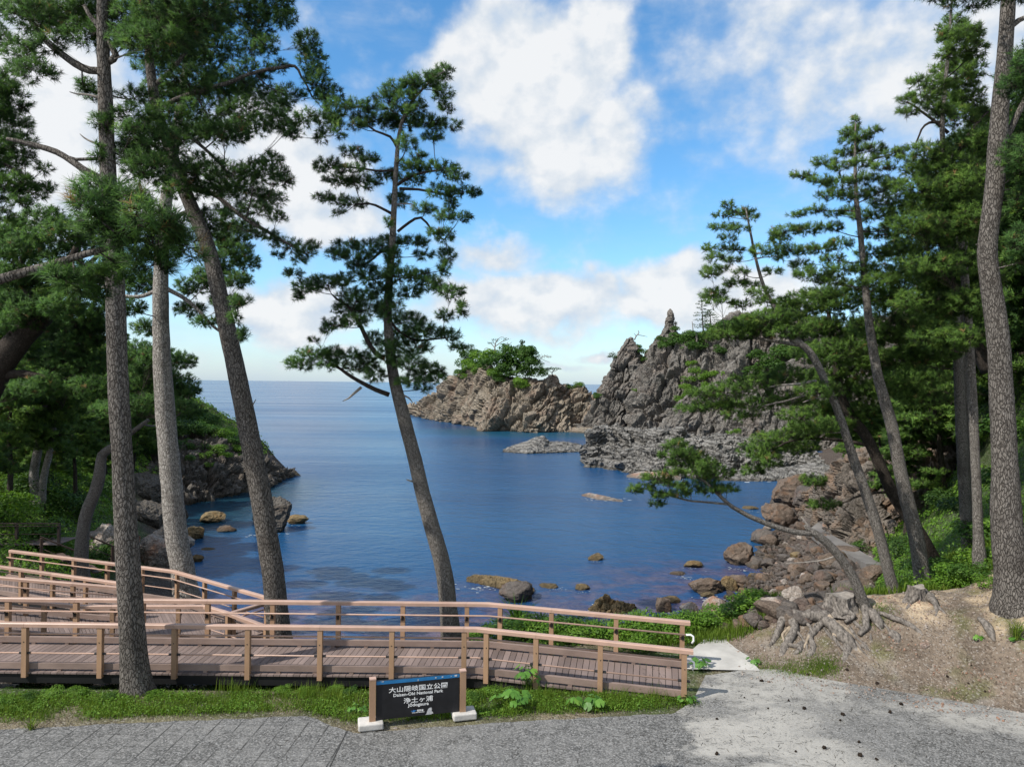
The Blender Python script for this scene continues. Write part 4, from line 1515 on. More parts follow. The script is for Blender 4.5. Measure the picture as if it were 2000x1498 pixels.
def text(body, u, z, size, name, bold=.004, spacing=1.0, width=None):
    cu = bpy.data.curves.new(name, 'FONT')
    cu.body = body
    cu.size = size
    cu.align_x = 'CENTER'
    cu.align_y = 'CENTER'
    cu.offset = bold
    cu.extrude = .0015
    cu.space_character = spacing
    cu.resolution_u = 3
    o = bpy.data.objects.new(name, cu)
    COL.objects.link(o)
    dg = bpy.context.evaluated_depsgraph_get()
    me = bpy.data.meshes.new_from_object(o.evaluated_get(dg))
    bpy.data.objects.remove(o)
    co = np.empty(len(me.vertices) * 3, np.float32)
    me.vertices.foreach_get('co', co)
    co = co.reshape(-1, 3)
    if len(co):
        co[:, 0] -= (co[:, 0].max() + co[:, 0].min()) / 2
        co[:, 1] -= (co[:, 1].max() + co[:, 1].min()) / 2
        if width:
            co[:, 0] *= width / (co[:, 0].max() - co[:, 0].min())
        me.vertices.foreach_set('co', co.ravel())
    me.materials.clear()
    me.materials.append(M['white'])
    ob = bpy.data.objects.new(name, me)
    COL.objects.link(ob)
    p = on_sign(u, .0272, z) - np.array(sign['_base'])
    ob.location = [float(x) for x in p]
    ob.rotation_euler = (math.pi / 2, 0, ang_s)
    ob.parent = panel
    return ob


text("大山隠岐国立公園", 0, .672, .112, 'lettering', .0012, 1.0, 1.12)
text("Daisen-Oki National Park", 0, .568, .080, 'lettering', .0014, 1.0, .95)
text("浄土ヶ浦", 0, .445, .112, 'lettering', .0012, 1.0, .56)
text("Jōdogaura", 0, .345, .082, 'lettering', .0014, 1.0, .40)
text("環境省", .04, .232, .042, 'lettering', .0016, 1.0, .125)
text("Ministry of the Environment", 0, .197, .017, 'lettering', .0008, 1.0, .235)
mb = MB()
for dx, dz, w_, h_ in ((0, 0, .05, .045), (-.035, .004, .05, .014), (.035, .004, .05, .014), (0, -.018, .07, .010)):
    c = on_sign(-.085 + dx, .0275, .232 + dz)
    e1 = np.array((math.cos(ang_s), math.sin(ang_s), 0))
    q = [c - e1 * w_ / 2, c - np.array((0, 0, h_ / 2)), c + e1 * w_ / 2, c + np.array((0, 0, h_ / 2))]
    mb.add(q, [(0, 1, 2, 3)])
mb.build('emblem', M['logo_blue'], sign).parent = panel
mb = MB()
rs = np.random.default_rng(2)
pts = [(.135, .135), (.16, .16), (.17, .20), (.185, .235), (.21, .262), (.25, .268), (.262, .24), (.256, .20), (.28, .175), (.29, .15), (.25, .136)]
c0 = on_sign(.215, .0268, .19)
ring = [on_sign(u, .0268, z) for u, z in pts]
mb.add([c0] + ring, [(0, i + 1, (i + 1) % len(ring) + 1) for i in range(len(ring))])
mb.build('worn_patch', M['worn'], sign).parent = panel

# ---------------------------------------------------------------- pines
def unit(v):
    return v / (np.linalg.norm(v, axis=-1, keepdims=True) + 1e-9)


def tuft_geo(pos, axis, rng, L, k, w, shoot=.08, a0=25, a1=80):
    """needle bursts: one thin triangle per needle, k needles on each shoot"""
    n = len(pos)
    axis = unit(axis)
    h = unit(np.cross(axis, rng.normal(size=(n, 3))))
    g = np.cross(axis, h)
    ph = rng.uniform(0, 2 * math.pi, (n, k))
    th = np.radians(rng.uniform(a0, a1, (n, k)))
    s = rng.uniform(-.2, 1, (n, k))
    perp = h[:, None] * np.cos(ph)[..., None] + g[:, None] * np.sin(ph)[..., None]
    d = axis[:, None] * np.cos(th)[..., None] + perp * np.sin(th)[..., None]
    b = pos[:, None] + axis[:, None] * (s * shoot)[..., None]
    w = w * 1.5
    ln = L * rng.uniform(.7, 1.15, (n, k))
    side = unit(np.cross(d, rng.normal(size=(n, k, 3)))) * (w / 2)
    tip = b + d * ln[..., None]
    tip[..., 2] -= ln * .06
    v = np.stack([b - side, b + side, tip], 2).reshape(-1, 3)
    f = np.arange(n * k * 3).reshape(-1, 3)
    tint = np.clip(rng.normal(.42, .16, (n, 1)) + rng.normal(0, .07, (n, k)), 0, 1)
    tint = np.where(rng.random((n, 1)) < .010, 1.0, np.minimum(tint, .92))
    nr = unit(axis[:, None] * .75 + d * .65 + np.array((0, 0, .12)))
    return v, f, np.repeat(tint.ravel(), 3), np.repeat(nr.reshape(-1, 3), 3, 0)


def twig_geo(a, b, r):
    """straight three-sided twigs from a to b"""
    n = len(a)
    d = unit(b - a)
    h = unit(np.cross(d, np.array((.3, .2, .93)) + 1e-3))
    g = np.cross(d, h)
    ang = np.arange(3) * 2 * math.pi / 3
    ring = h[:, None] * np.cos(ang)[None, :, None] + g[:, None] * np.sin(ang)[None, :, None]
    v = np.concatenate([a[:, None] + ring * r, b[:, None] + ring * r * .5], 1).reshape(-1, 3)
    q = np.array([(0, 1, 4, 3), (1, 2, 5, 4), (2, 0, 3, 5)])
    f = (np.arange(n)[:, None, None] * 6 + q[None]).reshape(-1, 4)
    return v, f


def grow_pine(root, trunk, limbs, pads, rng, bark='bark', needle='needle', L=.13, k=20, w=.009, dens=1104, seg=14, dead=(), limb_mat=None, flare=1.0, up=.6, fine=True):
    """trunk: (n,4) x y z r; limbs: list of (n,4); pads: list of (centre, rx, ry, rz)"""
    trunk = np.asarray(trunk, float)
    foot = trunk[0].copy()
    foot[:3] -= unit(trunk[1, :3] - trunk[0, :3]) * .6
    z_foot = trunk[0, 2]
    tp = smooth_path(np.concatenate([[foot], trunk]), .22 if fine else .6)
    r = tp[:, 3].copy()
    z = tp[:, 2] - z_foot
    r *= 1 + .38 * flare * np.exp(-np.maximum(z, 0) / .28)
    mb = MB()
    mb.tube(tp[:, :3], r, seg, lump=.10 if fine else .05, seed=int(rng.integers(99)))
    mb.build('trunk', M[bark], root, smooth=True)
    nodes = [tp[:, :3]]
    nrad = [tp[:, 3]]
    ntr = [np.zeros(len(tp))]
    for lm in limbs:
        lp = smooth_path(lm, .15)
        lp[:, :3] += .02 * np.stack([fbm(lp[:, :3] * 2.0 + c * 9, 2) for c in range(3)], 1) * np.linspace(0, 1, len(lp))[:, None] * 3
        mb = MB()
        mb.tube(lp[:, :3], np.maximum(lp[:, 3], .006), 8, lump=.1, seed=3)
        mb.build('limb', M[limb_mat or bark], root, smooth=True)
        nodes.append(lp[:, :3])
        nrad.append(lp[:, 3])
        ntr.append(np.zeros(len(lp)))
    for dl in dead:
        lp = smooth_path(dl, .1)
        mb = MB()
        mb.tube(lp[:, :3], np.maximum(lp[:, 3], .005), 6)
        mb.build('dead_branch', M['dead'], root, smooth=True)
    nodes = np.concatenate(nodes)
    nrad = np.concatenate(nrad)
    ntr = np.concatenate(ntr)
    bm_ = MB()
    TP, TA, WA, WB = [], [], [], []
    if pads:
        C = np.array([p[0] for p in pads])
        order = np.argsort([np.min(np.linalg.norm(nodes - c, axis=1)) for c in C])
        for i in order:
            c, rx, ry, rz = pads[i]
            dv = c - nodes
            dist = np.linalg.norm(dv, axis=1)
            hor = np.linalg.norm(dv[:, :2], axis=1)
            cost = dist + .9 * np.maximum(nodes[:, 2] + .10 * hor - c[2], 0) + .35 * ntr
            j = int(np.argmin(cost))
            a = nodes[j]
            ln = max(dist[j], .05)
            r0 = min(nrad[j] * .55, .007 + .010 * ln)
            t = np.linspace(0, 1, max(4, int(ln / .15) + 2))[:, None]
            mid = (a + c) / 2 + np.array((0, 0, -.10 * ln)) + rng.normal(size=3) * .07 * ln
            path = (1 - t) ** 2 * a + 2 * t * (1 - t) * mid + t ** 2 * c
            rad = r0 + (max(.006, r0 * .35) - r0) * t[:, 0]
            bm_.tube(path, rad, 5, cap=False)
            nodes = np.concatenate([nodes, path[1:]])
            nrad = np.concatenate([nrad, rad[1:]])
            ntr = np.concatenate([ntr, np.linspace(.5, 1.0, len(path) - 1)])
            n = int(5 + .72 * dens * rx * rz)
            u = unit(rng.normal(size=(n, 3))) * rng.uniform(0, 1, (n, 1)) ** .42
            p = c + u * np.array((rx, ry, rz))
            # shoots sit on a few sub-branches, which leaves gaps
            nb = max(2, int(n / 9))
            hub = c + unit(rng.normal(size=(nb, 3))) * rng.uniform(.3, .85, (nb, 1)) * np.array((rx, ry, rz * .8))
            q = np.argmin(np.linalg.norm(p[:, None] - hub[None], axis=2), 1)
            p = hub[q] + (p - hub[q]) * .72
            s0 = path[rng.integers(max(1, len(path) // 3), len(path), nb)]
            WA.append(s0)
            WB.append(hub)
            WA.append(hub[q])
            WB.append(p)
            ax = unit(p - (hub[q] * .5 + c * .5) + 1e-3) * .75 + np.array((0, 0, up)) + rng.normal(size=p.shape) * .28
            TP.append(p)
            TA.append(ax)
    if TP:
        TP, TA = np.concatenate(TP), np.concatenate(TA)
        tv, tf, tt, tn = tuft_geo(TP, TA, rng, L, k, w, shoot=L * .75)
        wv, wf = twig_geo(np.concatenate(WA), np.concatenate(WB), .0045 if fine else .012)
        # the crown: needles, the twigs that carry them and the boughs they hang on
        bv = np.concatenate(bm_.v)
        bf = np.concatenate(bm_.f4) + len(tv) + len(wv)
        f3, f4 = tf, np.concatenate([wf + len(tv), bf])
        midx = np.concatenate([np.ones(len(wf), int), np.full(len(bf), 2), np.zeros(len(f3), int)])
        mesh_obj('crown', np.concatenate([tv, wv, bv]), [f4, f3], None, root, mats=[M[needle], M['twig'], M[limb_mat or bark]], mat_idx=midx,
                 attrs={'tint': np.concatenate([tt, np.zeros(len(wv) + len(bv))]), 'spray': np.concatenate([tn, np.ones((len(wv) + len(bv), 3)) * .577])})
    return root


def px_path(pts, d, extra=0):
    """(px, py, width px[, depth offset]) -> x y z r"""
    out = []
    for q in pts:
        dd = d + (q[3] if len(q) > 3 else 0)
        p = P(q[0], q[1], dd)
        out.append((*p, q[2] * dd / FPX / 2))
    return np.array(out)


def px_pads(pads, d, rng, spread=1.0, org=(0, 0), scale=1.0, fat=1.22, dd=None):
    out = []
    for q in pads:
        px, py, rx, ry = org[0] + q[0] / scale, org[1] + q[1] / scale, q[2] / scale, q[3] / scale
        off = q[4] if len(q) > 4 else (rng.uniform(-spread, spread) if dd is None else dd + rng.uniform(-.4, .4) * spread)
        dep = d + off
        s = dep / FPX
        out.append((P(px, py, dep), rx * s * fat, (rx + ry) / 2 * s * 1.1, ry * s * fat))
    return out


def pine(label, trunk, d, limbs=(), pads=(), group='tall pines around the bay', seed=1, dead=(), **kw):
    rng = np.random.default_rng(seed)
    tr = px_path(trunk, d)
    root = thing('pine_tree', tr[0, :3], label, 'pine tree', group)
    grow_pine(root, tr, [px_path(l, d) for l in limbs], pads, rng, dead=[px_path(l, d) for l in dead], **kw)
    return root


rg = np.random.default_rng(5)
# 1 front left pine
D = 14.9
pads = px_pads([(150, 28, 90, 40), (240, 20, 90, 40), (320, 30, 80, 45), (380, 20, 60, 40), (60, 25, 45, 35), (20, 10, 40, 30), (40, 110, 30, 35), (70, 140, 40, 22), (95, 85, 34, 18),
                (115, 30, 45, 35), (180, 70, 50, 25), (300, 85, 60, 35), (260, 75, 50, 25), (340, 70, 60, 30), (190, 185, 30, 16), (165, 165, 16, 14), (200, 235, 22, 14),
                (265, 225, 40, 20), (300, 280, 60, 34), (255, 255, 30, 14), (240, 300, 25, 20), (285, 330, 45, 30), (270, 190, 30, 18), (192, 298, 14, 18)], D, rg, 1.4)
pads += px_pads([(210, -50, 120, 34), (60, -70, 100, 34), (330, -60, 90, 34), (200, -140, 120, 40), (200, -230, 90, 40)], D, rg, 1.6)
pine("nearest pine on the left, dark trunk standing in the grass before the boardwalk",
     [(270, 1362, 52), (262, 1290, 50), (256, 1200, 46), (247, 1050, 42), (239, 900, 38), (231, 750, 37), (226, 600, 35), (222, 480, 33), (212, 350, 29), (207, 230, 27), (203, 130, 24), (200, 40, 20), (200, -80, 15), (203, -220, 8)], D,
     [[(205, 138, 15), (175, 138, 15), (145, 124, 14), (112, 98, 13), (80, 70, 12), (50, 25, 10), (20, -30, 7)],
      [(212, 122, 12), (226, 108, 13), (208, 75, 11), (186, 48, 10), (165, 10, 7)],
      [(200, 352, 16), (160, 330, 14), (138, 314, 13), (93, 292, 11), (48, 279, 9), (10, 270, 7)],
      [(218, 330, 8), (190, 310, 7), (150, 312, 6), (122, 304, 5)]],
     pads, seed=11, dead=[[(198, 285, 5), (178, 277, 4), (165, 270, 3), (156, 262, 1.5)], [(196, 192, 6), (172, 186, 4), (150, 184, 3), (136, 180, 1.5)]], k=22, L=.13, w=.0075, dens=965)
# branch reaching towards the viewer, long needles
d2 = 7.6
pads = px_pads([(175, 395, 40, 30), (230, 400, 55, 35), (290, 430, 45, 30), (210, 450, 50, 28), (265, 470, 50, 30), (310, 470, 40, 24), (180, 430, 28, 20), (240, 520, 40, 22), (300, 515, 50, 22), (330, 440, 28, 22), (200, 545, 45, 20), (145, 555, 38, 20), (170, 575, 40, 16), (120, 540, 26, 12), (350, 470, 26, 16), (370, 500, 26, 14), (250, 385, 30, 16), (190, 360, 18, 12)], d2, rg, .7)
pine("close pine branch hanging in front of the trunks on the left, with long bright needles",
     [(-640, 1940, 58), (-625, 1500, 50), (-590, 1120, 42), (-510, 840, 36), (-400, 715, 30), (-220, 640, 24), (-40, 560, 20), (90, 520, 16), (190, 490, 12), (270, 470, 9), (340, 460, 6)], d2, [], pads, seed=12, k=34, L=.135, w=.0050, dens=1196, flare=0, needle='needle', group='tall pines around the bay')
# 2 pale trunk
D = 24.0
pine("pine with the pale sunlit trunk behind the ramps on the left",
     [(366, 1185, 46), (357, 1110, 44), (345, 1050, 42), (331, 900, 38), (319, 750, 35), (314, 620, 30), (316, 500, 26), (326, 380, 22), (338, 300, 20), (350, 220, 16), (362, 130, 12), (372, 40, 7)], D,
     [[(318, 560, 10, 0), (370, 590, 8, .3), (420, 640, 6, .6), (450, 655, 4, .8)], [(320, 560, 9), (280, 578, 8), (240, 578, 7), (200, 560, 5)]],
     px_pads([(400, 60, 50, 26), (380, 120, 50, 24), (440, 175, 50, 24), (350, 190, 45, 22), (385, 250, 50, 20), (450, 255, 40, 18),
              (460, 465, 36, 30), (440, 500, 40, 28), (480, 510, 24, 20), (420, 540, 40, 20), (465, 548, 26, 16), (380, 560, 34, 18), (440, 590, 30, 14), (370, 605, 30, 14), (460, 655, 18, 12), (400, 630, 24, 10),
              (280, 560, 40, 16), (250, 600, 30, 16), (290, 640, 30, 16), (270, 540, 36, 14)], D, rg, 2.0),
     bark='bark_pale_lit', seed=13, k=18, L=.14, w=.012, dens=988)
# 3 leaning pine left
D = 19.3
pads = px_pads([(330, 45, 60, 40), (400, 30, 55, 26), (460, 20, 50, 24), (530, 12, 40, 30), (555, 35, 24, 20), (500, 45, 34, 24), (350, 100, 50, 24), (420, 95, 50, 22), (300, 130, 36, 20), (490, 80, 30, 26), (520, 90, 24, 18),
                (310, 180, 40, 20), (370, 160, 55, 24), (440, 165, 50, 20), (490, 140, 40, 22), (330, 225, 46, 18), (400, 215, 55, 18), (470, 215, 46, 18), (515, 185, 40, 22), (540, 205, 30, 18), (500, 245, 45, 18), (545, 235, 22, 20), (565, 250, 18, 18), (575, 262, 14, 12),
                (600, 85, 24, 24), (610, 120, 26, 28), (620, 160, 24, 26), (640, 190, 26, 22), (655, 220, 22, 22), (640, 235, 24, 18), (660, 255, 14, 16), (628, 268, 14, 14), (595, 230, 18, 18), (565, 185, 28, 16), (550, 130, 18, 10),
                (300, 260, 40, 24), (360, 262, 50, 20), (430, 262, 50, 20), (280, 300, 40, 26), (320, 330, 60, 28), (390, 330, 50, 26), (450, 345, 55, 26), (500, 335, 35, 22), (530, 315, 22, 18), (545, 345, 20, 18), (560, 355, 12, 12),
                (360, 370, 50, 20), (420, 370, 50, 18), (480, 378, 50, 18), (530, 390, 28, 16), (500, 408, 30, 14), (540, 425, 18, 12), (450, 410, 30, 14), (480, 440, 26, 12), (520, 462, 26, 12), (560, 478, 28, 12), (595, 492, 22, 12), (612, 480, 14, 10), (585, 510, 14, 8), (545, 500, 14, 6),
                (395, 425, 30, 18), (420, 455, 26, 20), (440, 430, 20, 16), (470, 590, 22, 12), (460, 620, 12, 14), (472, 655, 10, 12)], D, rg, 2.2)
pads += px_pads([(300, -50, 80, 30), (420, -50, 80, 30), (520, -40, 60, 26)], D, rg, 1.6)
pine("leaning pine rising beside the landing, its boughs drooping to the right over the sea",
     [(556, 1290, 46), (546, 1240, 44), (530, 1100, 42), (506, 950, 40), (477, 800, 37), (452, 680, 34), (430, 580, 31), (405, 480, 29), (376, 410, 27), (350, 345, 25), (328, 280, 22), (308, 220, 20), (294, 140, 17), (288, 60, 13), (285, -40, 8)], D,
     [[(352, 350, 9), (385, 370, 10), (419, 380, 10), (450, 405, 9), (480, 428, 8), (523, 452, 7), (560, 475, 5), (600, 498, 3)],
      [(310, 210, 9), (370, 185, 9), (440, 165, 8), (486, 146, 7), (530, 136, 7), (575, 130, 6), (588, 150, 4), (610, 190, 3)],
      [(340, 258, 8), (370, 268, 7), (410, 300, 6), (450, 340, 4)],
      [(372, 405, 14), (392, 420, 12), (375, 412, 9), (345, 425, 7), (318, 470, 5)],
      [(300, 170, 9), (350, 120, 8), (400, 40, 7), (440, 8, 6), (500, 5, 5)],
      [(420, 60, 5), (418, 20, 6), (440, 20, 5), (470, 40, 4), (500, 75, 3)]],
     pads, bark='bark', seed=14, dead=[[(488, 798, 4), (494, 790, 3), (500, 780, 1.5)]], k=18, L=.13, w=.0095, dens=988)
# 4 tall lone pine in the middle
Z4 = (500, 100)
padsC = [(790, 90, 35, 34), (750, 120, 30, 30), (700, 125, 60, 30), (640, 130, 40, 24), (600, 165, 65, 28), (540, 200, 50, 26), (780, 180, 40, 34), (800, 240, 30, 22), (440, 230, 66, 26), (380, 230, 24, 16), (640, 205, 60, 26), (500, 290, 95, 30), (430, 310, 40, 20), (620, 300, 85, 34), (720, 300, 70, 26), (800, 310, 60, 20), (740, 360, 50, 20), (660, 250, 50, 20), (560, 250, 60, 20),
         (630, 385, 36, 34), (400, 420, 40, 22), (460, 450, 55, 22), (300, 478, 50, 24), (270, 495, 22, 14), (400, 500, 60, 20), (690, 440, 36, 16), (350, 540, 66, 24), (450, 550, 80, 26), (540, 520, 50, 22), (640, 480, 55, 26), (760, 490, 85, 28), (840, 520, 46, 26), (880, 590, 58, 18), (780, 590, 60, 32), (650, 540, 60, 22), (920, 605, 26, 10),
         (310, 620, 66, 20), (400, 640, 56, 20), (350, 680, 30, 10), (600, 620, 46, 30), (700, 660, 46, 22), (820, 640, 26, 30), (850, 700, 50, 18), (790, 690, 40, 22), (555, 715, 18, 18), (790, 770, 36, 30), (800, 850, 34, 34), (740, 760, 30, 16),
         (380, 810, 56, 22), (480, 820, 66, 24), (340, 850, 50, 22), (420, 862, 80, 24), (560, 800, 46, 30), (660, 800, 66, 24), (700, 850, 40, 20), (440, 905, 66, 28), (570, 870, 34, 50), (785, 915, 28, 34),
         (160, 930, 38, 18), (210, 990, 56, 28), (300, 968, 80, 30), (180, 1030, 20, 16), (370, 960, 46, 24), (480, 950, 56, 32), (600, 940, 85, 34), (690, 950, 56, 32), (740, 980, 50, 32), (820, 1010, 50, 30), (855, 1080, 26, 34), (790, 1105, 36, 22), (420, 1030, 80, 34), (520, 1010, 66, 26), (640, 1010, 56, 24), (375, 1080, 56, 34), (470, 1080, 66, 36), (560, 1080, 46, 50), (330, 1140, 50, 22), (300, 1165, 34, 14), (420, 1130, 56, 26), (640, 1125, 66, 34), (700, 1170, 80, 32), (800, 1190, 56, 26), (840, 1240, 38, 14), (600, 1200, 66, 40), (660, 1240, 70, 34), (560, 1260, 46, 46), (490, 1210, 36, 34),
         (240, 1212, 20, 10), (240, 1268, 66, 26), (180, 1310, 58, 26), (320, 1270, 56, 30), (400, 1270, 46, 24), (420, 1320, 50, 32), (300, 1310, 50, 20), (470, 1300, 36, 40), (500, 1350, 40, 30), (640, 1310, 76, 34), (720, 1340, 66, 32), (755, 1370, 40, 18), (650, 1380, 70, 24), (700, 1410, 36, 14)]
D = 19.0
zz = lambda l: [(Z4[0] + a / 2.14, Z4[1] + b / 2.14, *r) for a, b, *r in l]
pine("tall lone pine with a curved trunk in the middle, dark against sea and sky",
     [(884, 1272, 40), (881, 1235, 38), (875, 1180, 35), (868, 1120, 33), (850, 1050, 31), (830, 980, 29), (806, 880, 27), (785, 800, 25), (768, 730, 21), (760, 660, 18), (757, 600, 16), (761, 540, 14.5), (766, 480, 13), (770, 400, 11), (773, 340, 9.5), (777, 285, 8), (783, 245, 6.5), (795, 215, 5.5), (812, 190, 5), (840, 160, 4), (868, 140, 3)], D,
     [zz([(556, 1436, 10), (500, 1415, 9), (440, 1385, 8), (380, 1350, 7), (335, 1318, 5), (300, 1300, 3)]),
      zz([(536, 1285, 10), (500, 1262, 10), (465, 1210, 9), (430, 1130, 8), (415, 1100, 6), (400, 1080, 5)]),
      zz([(420, 1110, 6), (380, 1060, 5), (340, 1040, 5), (318, 1020, 3)]),
      zz([(550, 835, 7), (520, 840, 6), (492, 868, 4), (440, 900, 3)]),
      zz([(592, 755, 6), (640, 718, 6), (690, 697, 5), (735, 745, 4), (780, 790, 3)]),
      zz([(572, 682, 6), (520, 655, 5), (480, 640, 4), (420, 640, 3)]),
      zz([(590, 560, 7), (640, 528, 6), (700, 508, 5), (780, 500, 3)]), zz([(600, 575, 6), (680, 580, 5), (740, 590, 4), (800, 600, 3)]),
      zz([(588, 400, 6), (560, 358, 5), (500, 335, 4), (440, 300, 3)]), zz([(590, 500, 5), (500, 500, 4), (400, 485, 4), (330, 482, 3)]),
      zz([(560, 1130, 6), (610, 1180, 5), (680, 1210, 4), (790, 1195, 3)])],
     px_pads(padsC, D, rg, 1.15, Z4, 2.14), bark='bark_thin', seed=15, limb_mat='bark_dark',
     dead=[zz([(440, 1405, 6), (410, 1430, 5), (385, 1452, 3), (362, 1462, 1.5)]), zz([(590, 640, 3), (650, 640, 2.5), (680, 670, 1.5)]), zz([(600, 1430, 4), (640, 1450, 3), (655, 1470, 1.5)]), [(806, 940, 4), (798, 938, 3), (794, 936, 2)]],
     k=20, L=.125, w=.0088, dens=1196)
# left edge: big pine whose boughs enter the picture
D = 17.0
pine("pine at the left edge whose boughs droop into the picture",
     [(-330, 1100, 50), (-310, 800, 44), (-290, 500, 38), (-280, 250, 30), (-270, 50, 20), (-265, -120, 10)], D,
     [[(-285, 330, 16), (-180, 240, 13), (-60, 210, 9), (30, 230, 5)], [(-285, 420, 14), (-160, 350, 11), (-30, 310, 8), (60, 350, 4)]],
     px_pads([(-10, 160, 40, 26), (-30, 215, 50, 30), (15, 200, 40, 26), (25, 245, 36, 26), (40, 280, 30, 18), (-20, 280, 50, 30), (10, 320, 40, 28), (30, 360, 34, 22), (60, 375, 34, 16), (90, 370, 18, 8), (40, 395, 24, 12), (-20, 370, 40, 30), (0, 420, 24, 14), (85, 330, 14, 10), (45, 310, 22, 12), (-60, 150, 60, 40), (-70, 320, 60, 40), (10, 80, 20, 14), (-20, 60, 30, 20), (0, 175, 30, 20)], D, rg, .9),
     seed=16, k=20, L=.13, w=.0085, dens=988)
# left: thick dark leaning trunk with a spreading crown
D = 26.0
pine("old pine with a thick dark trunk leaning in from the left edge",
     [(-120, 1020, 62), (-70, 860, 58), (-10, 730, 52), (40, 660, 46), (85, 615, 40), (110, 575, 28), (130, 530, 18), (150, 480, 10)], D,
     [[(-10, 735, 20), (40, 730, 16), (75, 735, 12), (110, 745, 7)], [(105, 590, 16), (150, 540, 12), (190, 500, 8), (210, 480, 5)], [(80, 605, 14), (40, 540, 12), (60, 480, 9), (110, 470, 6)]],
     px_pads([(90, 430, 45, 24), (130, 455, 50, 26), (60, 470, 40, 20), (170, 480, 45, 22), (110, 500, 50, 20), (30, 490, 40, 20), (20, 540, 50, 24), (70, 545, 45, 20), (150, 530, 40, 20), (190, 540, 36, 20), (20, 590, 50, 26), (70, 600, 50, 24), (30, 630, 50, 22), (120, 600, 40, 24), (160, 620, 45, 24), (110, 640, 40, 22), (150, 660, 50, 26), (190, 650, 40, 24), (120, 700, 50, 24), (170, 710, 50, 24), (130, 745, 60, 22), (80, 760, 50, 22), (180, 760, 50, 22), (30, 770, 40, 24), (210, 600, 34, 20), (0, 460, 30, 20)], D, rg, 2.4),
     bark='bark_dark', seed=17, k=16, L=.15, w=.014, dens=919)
# small crooked pine
D = 28.0
pine("small crooked trunk bending to the right beside the stairs at the left",
     [(158, 1130, 26), (160, 1060, 24), (170, 1000, 23), (188, 955, 22), (196, 915, 20), (200, 888, 18), (222, 872, 15), (250, 850, 11), (290, 820, 7)], D, [],
     px_pads([(260, 800, 50, 24), (310, 790, 50, 22), (290, 740, 50, 26), (340, 750, 40, 22), (250, 745, 40, 22), (360, 800, 36, 16), (220, 800, 40, 20), (310, 700, 40, 22), (270, 690, 40, 22), (345, 705, 36, 18), (370, 765, 24, 12)], D + 6, rg, 3.0),
     bark='bark_thin', seed=18, k=14, L=.16, w=.016, dens=873)

# right-hand side
Z8 = (1340, 0)
# big trunk at the right edge
D = 16.4
pine("big pine at the right edge with a swaying scaly trunk on the earth bank",
     [(1985, 1185, 66), (1976, 1120, 60), (1966, 1020, 55), (1962, 900, 46), (1955, 750, 42), (1946, 630, 39), (1934, 550, 36), (1928, 490, 34), (1934, 430, 33), (1944, 350, 34), (1948, 280, 33), (1954, 200, 30), (1962, 110, 28), (1968, 20, 26), (1972, -90, 20), (1975, -220, 12)], D,
     [[(1968, 60, 12), (1990, 40, 10), (2030, 25, 8), (2080, 0, 5)], [(1948, 300, 13), (1975, 250, 12), (2000, 200, 10), (2040, 130, 7)], [(1936, 480, 7), (1918, 478, 5), (1905, 475, 2)]],
     px_pads([(1990, 150, 40, 30), (2030, 120, 50, 40), (2020, 220, 60, 40), (1900, -10, 60, 26), (1830, -15, 36, 16), (1980, -30, 60, 30), (1930, -60, 80, 30), (2010, 300, 50, 40), (2030, 380, 50, 40), (2000, 470, 30, 30), (2040, 500, 50, 40), (1985, 170, 30, 24), (1992, 330, 20, 16)], D, rg, 1.4),
     seed=31, dead=[[(1938, 380, 4), (1960, 372, 3), (1975, 370, 1.5)]], k=20, L=.13, w=.0085, dens=965)
# top right pine with the dead tip
D = 20.0
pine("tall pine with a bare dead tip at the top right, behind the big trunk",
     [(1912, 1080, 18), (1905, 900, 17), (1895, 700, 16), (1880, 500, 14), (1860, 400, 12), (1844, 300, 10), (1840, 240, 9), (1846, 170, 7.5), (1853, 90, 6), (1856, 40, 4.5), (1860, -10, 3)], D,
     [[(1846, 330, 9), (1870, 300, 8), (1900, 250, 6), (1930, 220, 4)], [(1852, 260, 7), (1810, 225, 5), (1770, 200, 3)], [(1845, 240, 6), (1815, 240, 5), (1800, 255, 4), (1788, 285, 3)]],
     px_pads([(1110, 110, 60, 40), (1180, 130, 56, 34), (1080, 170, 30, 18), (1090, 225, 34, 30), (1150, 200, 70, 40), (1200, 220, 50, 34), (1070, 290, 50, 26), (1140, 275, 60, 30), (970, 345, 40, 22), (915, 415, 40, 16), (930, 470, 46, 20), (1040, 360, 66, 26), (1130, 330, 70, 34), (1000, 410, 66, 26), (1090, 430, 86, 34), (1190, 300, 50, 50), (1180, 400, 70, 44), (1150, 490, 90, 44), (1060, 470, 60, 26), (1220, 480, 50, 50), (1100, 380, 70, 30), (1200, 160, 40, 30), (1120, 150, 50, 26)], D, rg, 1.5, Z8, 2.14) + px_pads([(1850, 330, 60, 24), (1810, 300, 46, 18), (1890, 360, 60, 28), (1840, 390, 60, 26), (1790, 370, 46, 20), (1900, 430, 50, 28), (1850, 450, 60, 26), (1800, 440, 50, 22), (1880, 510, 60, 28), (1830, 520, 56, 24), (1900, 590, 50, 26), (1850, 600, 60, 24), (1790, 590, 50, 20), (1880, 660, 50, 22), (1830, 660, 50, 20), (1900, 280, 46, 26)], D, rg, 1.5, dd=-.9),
     bark='bark_thin', seed=32, limb_mat='bark_dark', needle='needle_lt', k=18, L=.13, w=.010, dens=1058)
